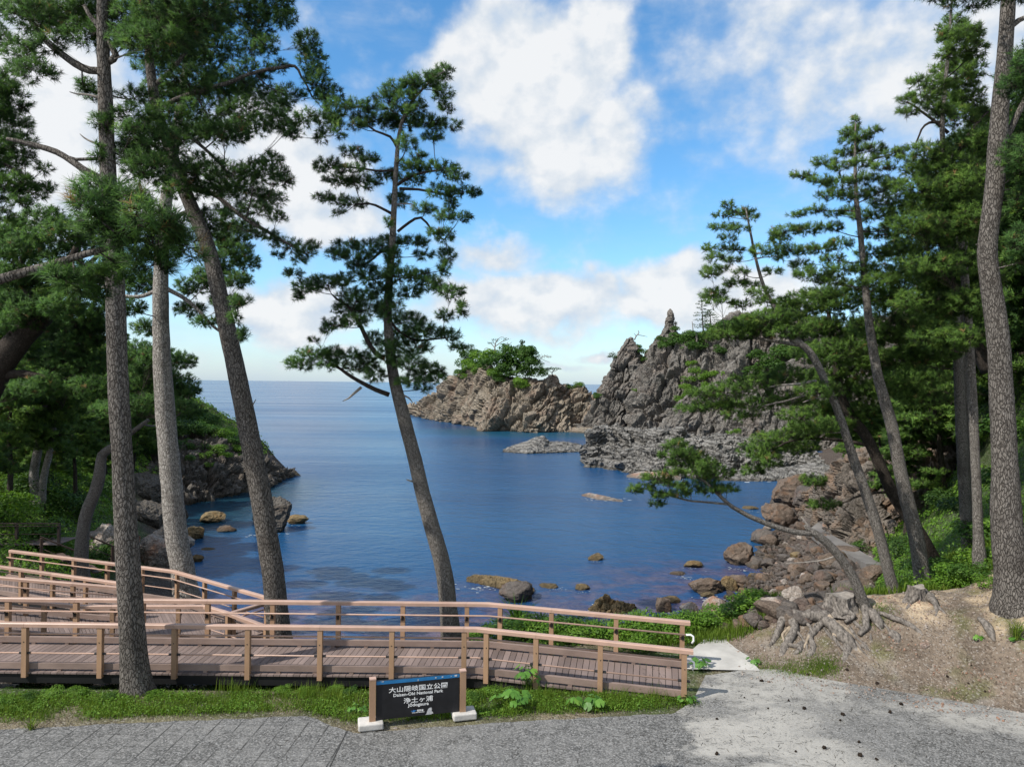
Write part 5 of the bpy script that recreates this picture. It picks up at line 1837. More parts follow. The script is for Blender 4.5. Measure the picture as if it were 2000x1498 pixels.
# conical pine
D = 21.0
padsR2 = [(710, 510, 16, 22), (700, 545, 34, 16), (740, 570, 50, 18), (690, 590, 46, 20), (670, 560, 26, 12), (790, 548, 26, 12), (680, 640, 50, 20), (790, 622, 46, 14), (730, 625, 40, 16), (580, 680, 50, 18), (640, 700, 56, 16), (740, 680, 60, 20), (850, 650, 66, 18), (900, 628, 30, 12), (480, 738, 46, 16), (560, 760, 50, 18), (640, 770, 66, 22), (740, 750, 76, 24), (830, 700, 56, 16), (600, 820, 60, 18), (700, 820, 66, 22), (870, 770, 60, 24), (800, 800, 60, 22),
          (460, 900, 40, 11), (540, 880, 46, 16), (620, 900, 40, 12), (420, 970, 66, 22), (385, 1000, 46, 22), (500, 960, 66, 20), (600, 950, 56, 18), (780, 900, 90, 28), (850, 850, 80, 30), (690, 880, 50, 16), (450, 1050, 76, 22), (560, 1040, 60, 22), (650, 1020, 50, 22), (620, 1085, 50, 18), (520, 1150, 80, 28), (640, 1130, 60, 28), (780, 1060, 76, 30), (800, 980, 80, 24), (700, 1200, 80, 30), (560, 1230, 80, 30), (820, 1180, 80, 30), (740, 1120, 60, 24), (880, 940, 60, 28), (900, 1040, 70, 30), (600, 1180, 60, 24), (480, 1110, 50, 18)]
pine("conical pine with a pointed top and straight trunk, tallest of the right-hand group",
     [(1806, 1168, 32), (1800, 1120, 29), (1790, 1050, 28), (1765, 950, 25), (1741, 830, 22), (1716, 740, 19), (1700, 650, 16), (1690, 560, 13), (1680, 450, 10), (1672, 380, 8), (1670, 300, 5), (1671, 240, 2.5)], D,
     [], px_pads(padsR2, D, rg, 1.5, Z8, 2.14), bark='bark_thin', limb_mat='bark_dark', needle='needle_lt', seed=33, k=18, L=.13, w=.010, dens=1058)
# leaning thin pine
D = 19.5
padsR3 = px_pads([(180, 862, 26, 16), (240, 888, 60, 16), (155, 900, 36, 14), (270, 910, 30, 14), (150, 950, 56, 15), (215, 960, 46, 16), (170, 1000, 36, 14), (120, 1040, 46, 15), (205, 1042, 46, 18), (120, 1078, 46, 15), (190, 1090, 46, 14), (130, 1125, 56, 18), (330, 1048, 60, 26), (395, 1070, 36, 18), (105, 1150, 46, 15), (230, 1140, 36, 14), (360, 1140, 40, 14), (200, 1185, 56, 18), (115, 1225, 56, 18), (90, 1240, 46, 14), (270, 1190, 46, 14), (310, 1230, 56, 22), (150, 1262, 56, 18), (230, 1275, 46, 18), (330, 1262, 46, 16), (420, 1270, 56, 24), (310, 1340, 100, 26), (430, 1322, 56, 24), (170, 1390, 66, 18), (260, 1375, 60, 18)], D, rg, .9, Z8, 2.14)
padsR3 += px_pads([(1425, 655, 50, 12), (1470, 640, 46, 15), (1510, 622, 56, 16), (1540, 645, 36, 18), (1480, 745, 60, 15), (1420, 762, 56, 14), (1540, 732, 46, 16), (1400, 792, 46, 12), (1460, 790, 56, 14), (1530, 780, 56, 17), (1445, 812, 36, 10), (1560, 812, 36, 12), (1600, 762, 40, 18), (1370, 770, 36, 10), (1350, 800, 30, 8), (1590, 835, 46, 14)], D, rg, 1.0)
pine("thin pine leaning far to the left with a long bent trunk and layered boughs",
     [(1762, 1208, 25), (1754, 1180, 23), (1736, 1120, 21), (1716, 1040, 20), (1690, 960, 18.5), (1665, 890, 17), (1640, 812, 15), (1612, 745, 14), (1590, 700, 14), (1570, 676, 13), (1548, 664, 11), (1532, 640, 9), (1515, 605, 8), (1492, 560, 7), (1476, 505, 5.5), (1465, 450, 4), (1456, 405, 2.5)], D,
     [[(1560, 674, 8), (1520, 668, 6), (1480, 662, 5), (1420, 660, 3)], [(1620, 765, 6), (1580, 770, 5), (1530, 785, 4), (1470, 795, 3)]],
     padsR3, bark='bark_thin', limb_mat='bark_thin', needle='needle_lt', seed=34,
     dead=[[(1594, 744, 6), (1560, 750, 5), (1530, 752, 4), (1500, 756, 2)], [(1612, 776, 5), (1590, 778, 4), (1568, 786, 2)], [(1573, 676, 4), (1567, 668, 3), (1563, 664, 1.5)]], k=18, L=.12, w=.0095, dens=1058)
# dark leaning trunk behind
D = 25.0
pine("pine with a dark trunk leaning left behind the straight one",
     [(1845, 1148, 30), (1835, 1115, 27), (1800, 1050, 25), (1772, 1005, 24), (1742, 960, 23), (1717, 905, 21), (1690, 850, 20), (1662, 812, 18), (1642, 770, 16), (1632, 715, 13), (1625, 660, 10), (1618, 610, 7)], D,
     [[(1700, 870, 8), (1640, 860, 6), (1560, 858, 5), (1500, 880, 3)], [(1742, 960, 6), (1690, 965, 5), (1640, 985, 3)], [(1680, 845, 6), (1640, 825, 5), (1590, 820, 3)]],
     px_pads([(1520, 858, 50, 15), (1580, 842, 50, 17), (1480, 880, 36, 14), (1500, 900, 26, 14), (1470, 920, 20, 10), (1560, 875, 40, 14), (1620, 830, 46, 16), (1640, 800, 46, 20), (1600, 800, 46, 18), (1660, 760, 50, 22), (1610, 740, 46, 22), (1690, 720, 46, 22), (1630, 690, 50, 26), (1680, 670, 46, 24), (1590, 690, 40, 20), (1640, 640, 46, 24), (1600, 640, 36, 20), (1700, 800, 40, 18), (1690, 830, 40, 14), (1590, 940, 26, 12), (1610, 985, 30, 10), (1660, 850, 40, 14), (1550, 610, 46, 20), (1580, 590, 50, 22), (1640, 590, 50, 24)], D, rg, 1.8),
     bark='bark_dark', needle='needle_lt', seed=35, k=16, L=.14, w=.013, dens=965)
# twin trunks
D = 24.0
tp = px_pads([(1720, 640, 60, 24), (1760, 700, 60, 22), (1700, 700, 50, 20), (1780, 740, 60, 22), (1720, 760, 50, 18), (1840, 760, 50, 18), (1800, 780, 46, 16), (1750, 540, 60, 24), (1720, 580, 50, 20), (1870, 560, 60, 26), (1830, 600, 60, 24), (1800, 640, 60, 24), (1900, 610, 50, 22), (1860, 520, 60, 26), (1810, 540, 60, 26), (1780, 580, 50, 22), (1850, 450, 60, 28), (1800, 470, 60, 26), (1900, 480, 50, 30), (1880, 400, 60, 30), (1830, 400, 60, 26), (1780, 420, 46, 22), (1770, 500, 46, 22), (1850, 350, 60, 26), (1900, 350, 50, 26), (1810, 330, 46, 20), (1740, 600, 46, 20), (1760, 660, 46, 18), (1830, 690, 50, 18)], D, rg, 2.0)
pine("left one of the twin straight trunks on the green slope",
     [(1894, 1105, 25), (1891, 1060, 23), (1884, 960, 22), (1878, 850, 20), (1872, 720, 18), (1867, 600, 15), (1865, 480, 12), (1862, 380, 8), (1860, 300, 5)], D, [], tp[:18], bark='bark_thin', limb_mat='bark_dark', needle='needle_lt', seed=36,
     dead=[[(1873, 700, 4), (1845, 698, 3), (1822, 702, 1.5)], [(1876, 640, 3), (1850, 648, 2), (1830, 650, 1)]], k=16, L=.14, w=.012, dens=965)
pine("right one of the twin straight trunks on the green slope",
     [(1922, 1090, 24), (1915, 1060, 22), (1904, 960, 20), (1893, 850, 19), (1884, 720, 16), (1880, 600, 13), (1884, 480, 10), (1886, 400, 7)], D + .7, [], tp[18:] + px_pads([(1900, 420, 50, 30), (1920, 540, 40, 30), (1890, 650, 40, 16)], D, rg, 1.5), bark='bark_thin', limb_mat='bark_dark', needle='needle_lt', seed=37, k=16, L=.14, w=.012, dens=965)
# broken pine with the horizontal bough over the water
D = 17.6
pine("low pine leaning left whose single bough reaches out over the water",
     [(1702, 1210, 22), (1690, 1185, 20), (1668, 1130, 18), (1642, 1090, 17), (1615, 1060, 16), (1592, 1042, 15), (1580, 1035, 11), (1572, 1025, 5)], D,
     [[(1592, 1042, 12), (1560, 1040, 11), (1520, 1030, 10.5), (1475, 1013, 9.5), (1432, 990, 8), (1405, 968, 6.5), (1380, 945, 5), (1355, 920, 4), (1335, 900, 2.5)], [(1425, 985, 5), (1395, 982, 4), (1350, 978, 4), (1310, 968, 3), (1260, 956, 2)]],
     px_pads([(1318, 872, 22, 9), (1340, 885, 30, 10), (1310, 888, 26, 8), (1360, 895, 24, 10), (1330, 905, 30, 9), (1375, 910, 34, 12), (1400, 925, 36, 13), (1350, 925, 26, 9), (1420, 955, 26, 9), (1395, 960, 22, 8), (1280, 935, 32, 9), (1305, 945, 30, 8), (1255, 952, 26, 7), (1240, 960, 14, 5), (1290, 968, 22, 8), (1285, 985, 18, 6), (1350, 955, 32, 10), (1325, 965, 24, 7), (1380, 940, 26, 9), (1310, 925, 22, 7), (1330, 865, 14, 7)], D, rg, .55),
     bark='bark_thin', needle='needle_lt', seed=38, dead=[[(1592, 1045, 5), (1578, 1026, 4), (1564, 1008, 1.5)], [(1640, 1083, 4), (1600, 1095, 3), (1535, 1100, 1.5)]], k=20, L=.11, w=.0085, dens=1288)
# trunk far back, seen dark on the right
pine("pine with a bent trunk leaning right, deep in the shade of the slope",
     [(1920, 700, 22), (1900, 660, 20), (1880, 620, 18), (1866, 560, 16), (1856, 500, 12), (1850, 430, 8)], 31.0, [],
     px_pads([(1960, 560, 60, 40), (1900, 560, 60, 30), (1980, 640, 40, 30), (1990, 440, 40, 40), (1960, 350, 50, 50), (1930, 270, 50, 40), (1985, 260, 30, 40), (1880, 300, 50, 30), (1870, 640, 50, 22), (1990, 520, 40, 30), (1970, 420, 50, 40), (1930, 480, 50, 36), (1910, 400, 50, 36)], 31.0, rg, 2.5), bark='bark_dark', seed=39, k=14, L=.18, w=.018, dens=827)


# ---------------------------------------------------------------- background pines: three kinds, copied
def copy_tree(o, parent=None):
    c = o.copy()
    COL.objects.link(c)
    if parent is not None:
        c.parent = parent
    for ch in o.children:
        copy_tree(ch, c)
    return c


def proto_pine(seed, h, spread, lean, label, group, first, flat=.30, needle='needle_lt', k=10, L=.26, w=.038, dens=345, bark='bark_dark'):
    rng = np.random.default_rng(seed)
    zs = np.linspace(0, h, 8)
    ln = np.cumsum(rng.normal(lean, .10, 8)) * h / 8
    tr = np.stack([ln, np.cumsum(rng.normal(0, .06, 8)) * h / 8, zs, np.linspace(.022 * h, .006 * h, 8)], 1)
    pads = []
    nl = int(h * 1.5)
    for i in range(nl):
        z = h * (first + (1 - first) * (i + .5) / nl)
        rr = spread * (1 - ((z / h - first) / (1 - first)) ** 1.6 * .82) * rng.uniform(.6, 1.1)
        cx = np.interp(z, zs, tr[:, 0])
        cy = np.interp(z, zs, tr[:, 1])
        n = int(rng.integers(3, 6))
        a0 = rng.uniform(0, 6.28)
        for j in range(n):
            a = a0 + j * 6.283 / n + rng.normal(0, .25)
            q = rr * rng.uniform(.45, 1)
            sz = spread * rng.uniform(.20, .36)
            pads.append((np.array((cx + math.cos(a) * q, cy + math.sin(a) * q, z + rng.normal(.1, .2) + q * .10)), sz, sz, sz * flat))
    pads.append((np.array((tr[-1, 0], tr[-1, 1], h)), spread * .16, spread * .16, spread * .14))
    root = thing('pine_tree', (0, 0, 0), label, 'pine tree', group)
    grow_pine(root, tr, [], pads, rng, bark=bark, needle=needle, L=L, k=k, w=w, dens=dens, seg=8, fine=False)
    return root


GB = 'pines on the slopes behind'
protos = [proto_pine(51, 9.0, 2.9, .02, "", GB, .30), proto_pine(52, 8.0, 3.3, .12, "", GB, .38, needle='needle_lt'), proto_pine(53, 10.5, 2.6, -.05, "", GB, .34)]
kinds_r = ["dense dark pine growing on the shaded slope at the right", "lighter spreading pine growing on the slope at the right", "tall narrow pine growing on the slope at the right"]
kinds_l = ["dense dark pine growing on the wooded slope at the left", "lighter spreading pine growing on the wooded slope at the left", "tall narrow pine growing on the wooded slope at the left"]
used = [0, 0, 0]


def stand(k, x, y, z, s, rz, label, group):
    o = protos[k] if not used[k] else copy_tree(protos[k])
    used[k] = 1
    o.location = (x, y, z)
    o.scale = (s, s, s)
    o.rotation_euler = (0, 0, rz)
    tag(o, label, 'pine tree', group)


rt = np.random.default_rng(77)
# (px of the foot, depth, kind, size)
for px, d, k, s in [(2090, 27, 0, 1.15), (1950, 36, 0, 1.0), (2080, 34, 2, 1.3), (1850, 39, 1, 1.0), (1770, 40, 0, .8), (1800, 44, 2, 1.0), (1900, 41, 2, 1.2), (2000, 40, 0, 1.3),
                    (1740, 48, 1, .9), (1850, 50, 0, 1.2), (1960, 50, 1, 1.3), (1700, 58, 0, .85), (1780, 60, 2, 1.05), (1880, 62, 0, 1.3), (1660, 72, 1, .9), (1740, 75, 0, 1.1), (1830, 78, 2, 1.2), (2060, 46, 2, 1.3), (2120, 38, 0, 1.3), (1950, 66, 2, 1.4)]:
    x = (px - 1000) * d / FPX
    stand(k, x, d, float(H(x, d)) - .2, s, float(rt.uniform(0, 6.28)), kinds_r[k], 'pines on the right-hand slope, ' + ('dense', 'spreading', 'narrow')[k])
for px, d, k, s in [(20, 36, 1, .9), (90, 40, 0, .75), (150, 44, 1, .75), (-40, 40, 0, 1.05), (60, 48, 2, .9), (210, 50, 0, .70), (120, 55, 1, .9), (-10, 55, 2, 1.1), (260, 60, 1, .68), (190, 62, 0, .9), (300, 70, 0, .62), (240, 72, 2, .75), (90, 66, 0, 1.1), (330, 76, 1, .55), (20, 70, 2, 1.25), (360, 80, 1, .42), (-80, 60, 0, 1.3), (150, 74, 2, 1.05), (-60, 32, 1, .9)]:
    x = (px - 1000) * d / FPX
    stand(k, x, d, float(H(x, d)) - .2, s, float(rt.uniform(0, 6.28)), kinds_l[k], 'pines on the left-hand slope, ' + ('dense', 'spreading', 'narrow')[k])

# two pale slim trunks on the left slope
for i, (a, lab) in enumerate([([(72, 975, 18), (66, 930, 17), (74, 880, 15), (84, 830, 12), (88, 790, 8)], "left one of two pale slim trunks on the left slope"),
                              ([(80, 975, 14), (86, 930, 13), (98, 880, 11), (106, 835, 8)], "right one of two pale slim trunks on the left slope")]):
    pine(lab, a, 38.0, [], px_pads([(70 + 40 * i, 780, 50, 24), (100 + 30 * i, 750, 50, 24), (60 + 50 * i, 815, 40, 16)], 38.0, rg, 1.5), bark='bark_pale_lit', seed=60 + i, k=12, L=.2, w=.022, dens=598, needle='needle_lt', group='slim pale trunks on the left slope')

# ---------------------------------------------------------------- leafy growth
def leaf_geo(pos, nrm, rng, size, tint, ratio=.55):
    n = len(pos)
    nrm = unit(nrm)
    a = unit(np.cross(nrm, rng.normal(size=(n, 3))))
    b = np.cross(nrm, a)
    s = size * rng.uniform(.6, 1.3, (n, 1))
    v = np.stack([pos - a * s * .5, pos + b * s * ratio * .5 + nrm * s * .06, pos + a * s * .5, pos - b * s * ratio * .5 + nrm * s * .06], 1).reshape(-1, 3)
    return v, np.arange(n * 4).reshape(-1, 4), np.repeat(tint, 4)


def bush_points(rng, n, lobes):
    """points on the skins of a few overlapping lobes (centre, radius xyz)"""
    P_, N_, T_ = [], [], []
    tot = sum(r[0] * r[2] for _, r in lobes)
    for c, r in lobes:
        m = max(6, int(n * r[0] * r[2] / tot))
        u = unit(rng.normal(size=(m, 3)))
        u[:, 2] = np.abs(u[:, 2]) * np.where(rng.random(m) < .8, 1, -.5)
        rad = rng.uniform(.72, 1.05, (m, 1)) * (1 + .22 * fbm(u * 2.2 + rng.uniform(0, 50), 3)[:, None])
        P_.append(np.array(c) + u * rad * np.array(r))
        N_.append(u + np.array((0, 0, .6)) + rng.normal(size=(m, 3)) * .55)
        T_.append(np.clip(rng.normal(.45, .06) + rng.normal(0, .16, m), 0, 1))
    return np.concatenate(P_), np.concatenate(N_), np.concatenate(T_)


SHRUBS = {}


def shrub_mesh(kind, k):
    key = (kind, k)
    if key not in SHRUBS:
        rng = np.random.default_rng(300 + k)
        lobes = [((0, 0, .35), (.75, .75, .55))]
        for j in range(7):
            a = rng.uniform(0, 6.28)
            q = rng.uniform(.3, .75)
            lobes.append(((math.cos(a) * q, math.sin(a) * q, rng.uniform(.15, .75)), (rng.uniform(.28, .5),) * 2 + (rng.uniform(.22, .4),)))
        n, sz = {'leaf': (1700, .11), 'leaf_dk': (1700, .11), 'leaf_br': (1700, .11), 'far': (1300, .14), 'far_br': (1300, .14)}[kind]
        p, nn, t = bush_points(rng, n, lobes)
        v, f, tt = leaf_geo(p, nn, rng, sz, t)
        o = mesh_obj('shrub', v, f, M[{'far': 'leaf', 'far_br': 'leaf_br'}.get(kind, kind)], attrs={'tint': tt})
        SHRUBS[key] = o.data
        bpy.data.objects.remove(o)
    return SHRUBS[key]


def shrub(pos, size, kind, label, group, rng=RNG, name='shrub'):
    o = bpy.data.objects.new(name, shrub_mesh(kind, int(rng.integers(4))))
    COL.objects.link(o)
    o.location = [float(a) for a in pos]
    o.scale = [float(a) for a in size]
    o.rotation_euler = (0, 0, float(rng.uniform(0, 6.28)))
    return tag(o, label, 'shrub', group)


def stuff_leaves(name, pos, nrm, size, mat, rng, label=None):
    t = np.clip(.45 + .28 * fbm(pos * .6, 3) + rng.normal(0, .14, len(pos)), 0, 1)
    v, f, tt = leaf_geo(pos, nrm, rng, size, t)
    o = mesh_obj(name, v, f, M[mat], attrs={'tint': tt})
    return tag(o, label, None, kind='stuff')


def scatter_hill(rng, n, test, h=.9):
    """leaf positions over a slope in clumps"""
    out = []
    while sum(len(o) for o in out) < n:
        d = rng.uniform(19, 92, 20000) ** 1.0
        tq = rng.uniform(-1.0, 1.0, 20000)
        x = d * tq
        keep = test(x, d) & (rng.random(20000) < np.clip((34 / d) ** 1.0, .12, 1))
        out.append(np.stack([x[keep], d[keep]], 1))
    q = np.concatenate(out)[:n]
    z = H(q[:, 0], q[:, 1])
    p = np.stack([q[:, 0], q[:, 1], z], 1)
    lump = np.clip(fbm(p * np.array((.8, .8, .4)), 4) + .35, 0, 1)
    p[:, 2] += lump * h * rng.uniform(.1, 1.1, n)
    g = .5
    nx = -(H(q[:, 0] + g, q[:, 1]) - z) / g
    ny = -(H(q[:, 0], q[:, 1] + g) - z) / g
    nr = np.stack([nx, ny, np.ones(n)], 1) * .8 + rng.normal(size=(n, 3)) * .45
    return p, nr


ru = np.random.default_rng(9)
p, nr = scatter_hill(ru, 95000, lambda x, d: (x - shore_r(d) - 7 > .2) & (x > 0) & (d > 19.3) & (x < d * .95) & (fbm(np.stack([x, d, d * 0], 1) * .3, 3) > -.22))
sz = .10 + .16 * ss(22, 60, p[:, 1])
stuff_leaves('undergrowth', p, nr, sz[:, None], 'leaf_br', ru, "green creepers and undergrowth covering the right-hand slope")
p, nr = scatter_hill(ru, 95000, lambda x, d: (shore_l(d) - x > 1.8) & (x < 0) & (d > 30) & (x > -d * .95) & (H(x, d) > -2.6))
sz = .14 + .16 * ss(30, 70, p[:, 1])
stuff_leaves('undergrowth', p, nr, sz[:, None], 'leaf_br', ru, "green undergrowth covering the wooded left-hand slope")

# shrubs on the slopes
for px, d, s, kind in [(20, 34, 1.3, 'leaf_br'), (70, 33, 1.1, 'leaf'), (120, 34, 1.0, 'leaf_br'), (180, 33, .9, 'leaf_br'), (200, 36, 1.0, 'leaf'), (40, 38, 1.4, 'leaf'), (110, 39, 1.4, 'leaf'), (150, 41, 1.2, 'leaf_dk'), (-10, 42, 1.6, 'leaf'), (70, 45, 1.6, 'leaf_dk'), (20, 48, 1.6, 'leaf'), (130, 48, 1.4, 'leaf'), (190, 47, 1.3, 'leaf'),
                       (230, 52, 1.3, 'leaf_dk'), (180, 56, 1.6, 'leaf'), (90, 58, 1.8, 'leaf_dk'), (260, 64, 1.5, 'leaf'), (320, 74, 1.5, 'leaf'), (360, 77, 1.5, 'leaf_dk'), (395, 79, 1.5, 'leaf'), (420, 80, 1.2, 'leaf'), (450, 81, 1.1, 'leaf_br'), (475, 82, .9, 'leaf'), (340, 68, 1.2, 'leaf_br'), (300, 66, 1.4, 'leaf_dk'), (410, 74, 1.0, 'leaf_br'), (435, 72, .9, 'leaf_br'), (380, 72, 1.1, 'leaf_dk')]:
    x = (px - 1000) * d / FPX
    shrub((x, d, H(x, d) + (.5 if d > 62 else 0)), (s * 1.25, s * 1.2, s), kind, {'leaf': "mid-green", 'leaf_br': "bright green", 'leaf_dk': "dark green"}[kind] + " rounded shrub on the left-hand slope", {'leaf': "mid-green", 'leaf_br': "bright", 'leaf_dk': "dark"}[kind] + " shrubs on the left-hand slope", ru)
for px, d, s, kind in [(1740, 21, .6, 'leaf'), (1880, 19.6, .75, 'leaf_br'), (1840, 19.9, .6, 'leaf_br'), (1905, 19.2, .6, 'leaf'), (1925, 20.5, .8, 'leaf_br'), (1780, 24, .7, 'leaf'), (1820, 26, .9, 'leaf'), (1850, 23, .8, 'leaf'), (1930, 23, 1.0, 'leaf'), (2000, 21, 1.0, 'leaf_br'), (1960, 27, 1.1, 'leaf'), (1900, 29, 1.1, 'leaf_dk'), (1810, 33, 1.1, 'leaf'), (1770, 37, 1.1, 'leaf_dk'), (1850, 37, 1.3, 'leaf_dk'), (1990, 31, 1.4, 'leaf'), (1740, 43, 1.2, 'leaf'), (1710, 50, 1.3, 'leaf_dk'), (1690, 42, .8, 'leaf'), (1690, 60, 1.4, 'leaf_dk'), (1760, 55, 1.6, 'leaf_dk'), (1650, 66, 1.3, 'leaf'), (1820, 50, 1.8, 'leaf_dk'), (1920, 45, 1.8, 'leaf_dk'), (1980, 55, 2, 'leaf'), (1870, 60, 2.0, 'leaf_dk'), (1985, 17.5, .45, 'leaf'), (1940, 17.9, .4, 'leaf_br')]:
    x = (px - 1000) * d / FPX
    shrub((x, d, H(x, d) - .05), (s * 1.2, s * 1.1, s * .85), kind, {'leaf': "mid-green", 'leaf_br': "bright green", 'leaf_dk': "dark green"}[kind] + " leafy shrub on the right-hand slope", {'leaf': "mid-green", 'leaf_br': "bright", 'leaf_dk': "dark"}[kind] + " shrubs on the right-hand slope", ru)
for px, py, s_, kind in [(285, 868, 34, 'leaf_dk'), (310, 850, 36, 'leaf'), (335, 842, 34, 'leaf'), (360, 838, 36, 'leaf_dk'), (385, 838, 34, 'leaf'), (408, 842, 30, 'leaf'), (428, 850, 30, 'leaf_br'), (446, 862, 26, 'leaf'), (464, 876, 22, 'leaf_br'), (300, 880, 30, 'leaf_dk'), (345, 872, 30, 'leaf_dk'), (385, 870, 28, 'leaf'), (420, 878, 24, 'leaf_br'), (400, 890, 18, 'leaf_br'), (440, 890, 16, 'leaf_br'), (470, 892, 14, 'leaf_br'), (350, 815, 36, 'leaf_dk'), (320, 815, 40, 'leaf_dk'), (380, 815, 32, 'leaf'), (405, 822, 26, 'leaf'), (260, 860, 36, 'leaf_dk'), (370, 895, 16, 'leaf'), (410, 908, 12, 'leaf_br')]:
    d = on_rock('rocky_headland', px, py)[1] - .7 if py > 830 else 80.0
    c = P(px, py, d)
    w = s_ * d / FPX
    shrub((c[0], c[1], c[2] - w * .35), (w * 1.1, w, w * .8), kind, {'leaf': "mid-green", 'leaf_br': "bright green", 'leaf_dk': "dark green"}[kind] + " bush growing over the top of the left headland", {'leaf': "mid-green", 'leaf_br': "bright", 'leaf_dk': "dark"}[kind] + " bushes on the left headland", ru)
# shrubs behind the sloping end of the boardwalk
for px, d, s, kind in [(950, 18.0, .35, 'leaf_br'), (985, 18.2, .5, 'leaf'), (1020, 18.6, .5, 'leaf_br'), (1060, 18.2, .45, 'leaf_br'), (1100, 18.7, .5, 'leaf'), (1130, 18.1, .4, 'leaf_br'), (1165, 18.3, .38, 'leaf'), (1200, 18.2, .5, 'leaf_br'), (1235, 18.6, .55, 'leaf_br'), (1270, 18.0, .42, 'leaf_br'), (1300, 18.5, .5, 'leaf_br'), (1330, 18.9, .45, 'leaf_br'), (1250, 17.6, .32, 'leaf_br'), (1090, 17.8, .3, 'leaf_br'), (1360, 19.0, .4, 'leaf_br'), (1400, 19.2, .45, 'leaf_br'), (1440, 19.2, .4, 'leaf'), (1480, 19.0, .45, 'leaf_br'), (895, 18.6, .25, 'leaf'), (870, 18.4, .22, 'leaf_br')]:
    x = (px - 1000) * d / FPX
    shrub((x, d, H(x, d) - .06), (s * 1.9, s * 1.4, s * 1.2), kind, ("bright green" if kind == 'leaf_br' else "mid-green") + " low leafy bush behind the sloping end of the boardwalk", ("bright" if kind == 'leaf_br' else "mid-green") + " bushes behind the boardwalk", ru)
# low weeds in the strip before the boardwalk and in the shade below it
for px, d, s, kind in [(20, 14.3, .24, 'leaf_br'), (70, 14.5, .22, 'leaf'), (110, 14.6, .26, 'leaf_br'), (160, 14.7, .24, 'leaf_br'), (215, 14.5, .2, 'leaf'), (310, 14.6, .22, 'leaf_br'), (560, 15.0, .2, 'leaf_br'), (610, 14.9, .22, 'leaf_br'), (660, 15.0, .2, 'leaf_br'), (690, 14.9, .2, 'leaf'), (940, 14.75, .22, 'leaf'), (975, 14.9, .30, 'leaf_br'), (1010, 14.85, .24, 'leaf_br'), (30, 15.4, .25, 'leaf'), (120, 15.7, .3, 'leaf'), (200, 15.8, .3, 'leaf'), (300, 16.0, .42, 'leaf_dk'), (370, 16.1, .40, 'leaf_dk'), (420, 15.9, .42, 'leaf_dk'), (470, 16.0, .40, 'leaf_dk'), (520, 15.9, .42, 'leaf_dk'), (570, 16.0, .42, 'leaf_dk'), (620, 15.9, .40, 'leaf_dk'), (670, 16.0, .42, 'leaf_dk'), (720, 15.9, .42, 'leaf_dk'), (770, 16.0, .40, 'leaf_dk'), (830, 16.0, .42, 'leaf_dk'), (890, 16.0, .42, 'leaf_dk'), (60, 16.1, .42, 'leaf_dk'), (150, 16.0, .42, 'leaf_dk'), (245, 16.1, .42, 'leaf_dk')]:
    x = (px - 1000) * d / FPX
    shrub((x, d, H(x, d) - .03), (s * 1.3, s, s * .75), kind, {'leaf': "mid-green", 'leaf_br': "bright green", 'leaf_dk': "dark green"}[kind] + " clump of weeds along the front of the boardwalk", {'leaf': "mid-green", 'leaf_br': "bright", 'leaf_dk': "dark"}[kind] + " weeds before the boardwalk", ru)


def blades(name, pos, rng, h, w, label, lean=.45, mat='grass'):
    n = len(pos)
    a = rng.uniform(0, 6.28, n)
    ln = rng.uniform(0, lean, n) * h
    hh_ = h * rng.uniform(.35, 1.2, n) * np.clip(1 + .7 * fbm(pos * 2.1 + 3, 3), .3, 1.6)
    side = np.stack([np.cos(a + 1.57), np.sin(a + 1.57), np.zeros(n)], 1) * (w / 2)
    d = np.stack([np.cos(a), np.sin(a), np.zeros(n)], 1)
    mid = pos + d * (ln * .35)[:, None] + np.stack([np.zeros(n), np.zeros(n), hh_ * .6], 1)
    tip = pos + d * ln[:, None] + np.stack([np.zeros(n), np.zeros(n), hh_ * .98], 1)
    v = np.stack([pos - side, pos + side, mid + side * .7, mid - side * .7, tip], 1).reshape(-1, 3)
    b = np.arange(n)[:, None] * 5
    t = np.clip(.45 + .3 * fbm(pos * 1.3, 3) + rng.normal(0, .15, n), 0, 1)
    o = mesh_obj(name, v, [b + np.array([[0, 1, 2, 3]]), b + np.array([[3, 2, 4]])], M[mat], attrs={'tint': np.repeat(t, 5)})
    return tag(o, label, None, kind='stuff')


def scatter_px(rng, n, poly, z, dens_noise=.0, sc=1.2, soft=.07):
    """ground points whose foot shows inside a pixel polygon"""
    xs = [p[0] for p in poly]
    ys = [p[1] for p in poly]
    W = [PZ(a, b, z)[:2] for a, b in poly]
    wx = [w[0] for w in W]
    wy = [w[1] for w in W]
    Wl = [tuple(w) for w in W]
    out = []
    while len(out) < n:
        x, y = rng.uniform(min(wx), max(wx), 4000), rng.uniform(min(wy), max(wy), 4000)
        nz = fbm(np.stack([x, y, x * 0], 1) * sc, 3) + rng.normal(0, .10, 4000)
        for a, b, c in zip(x, y, nz):
            if c > dens_noise and inside(a, b, Wl):
                out.append((a + rng.normal(0, soft), b + rng.normal(0, soft)))
    q = np.array(out[:n])
    return np.stack([q[:, 0], q[:, 1], H(q[:, 0], q[:, 1]) - .01], 1)


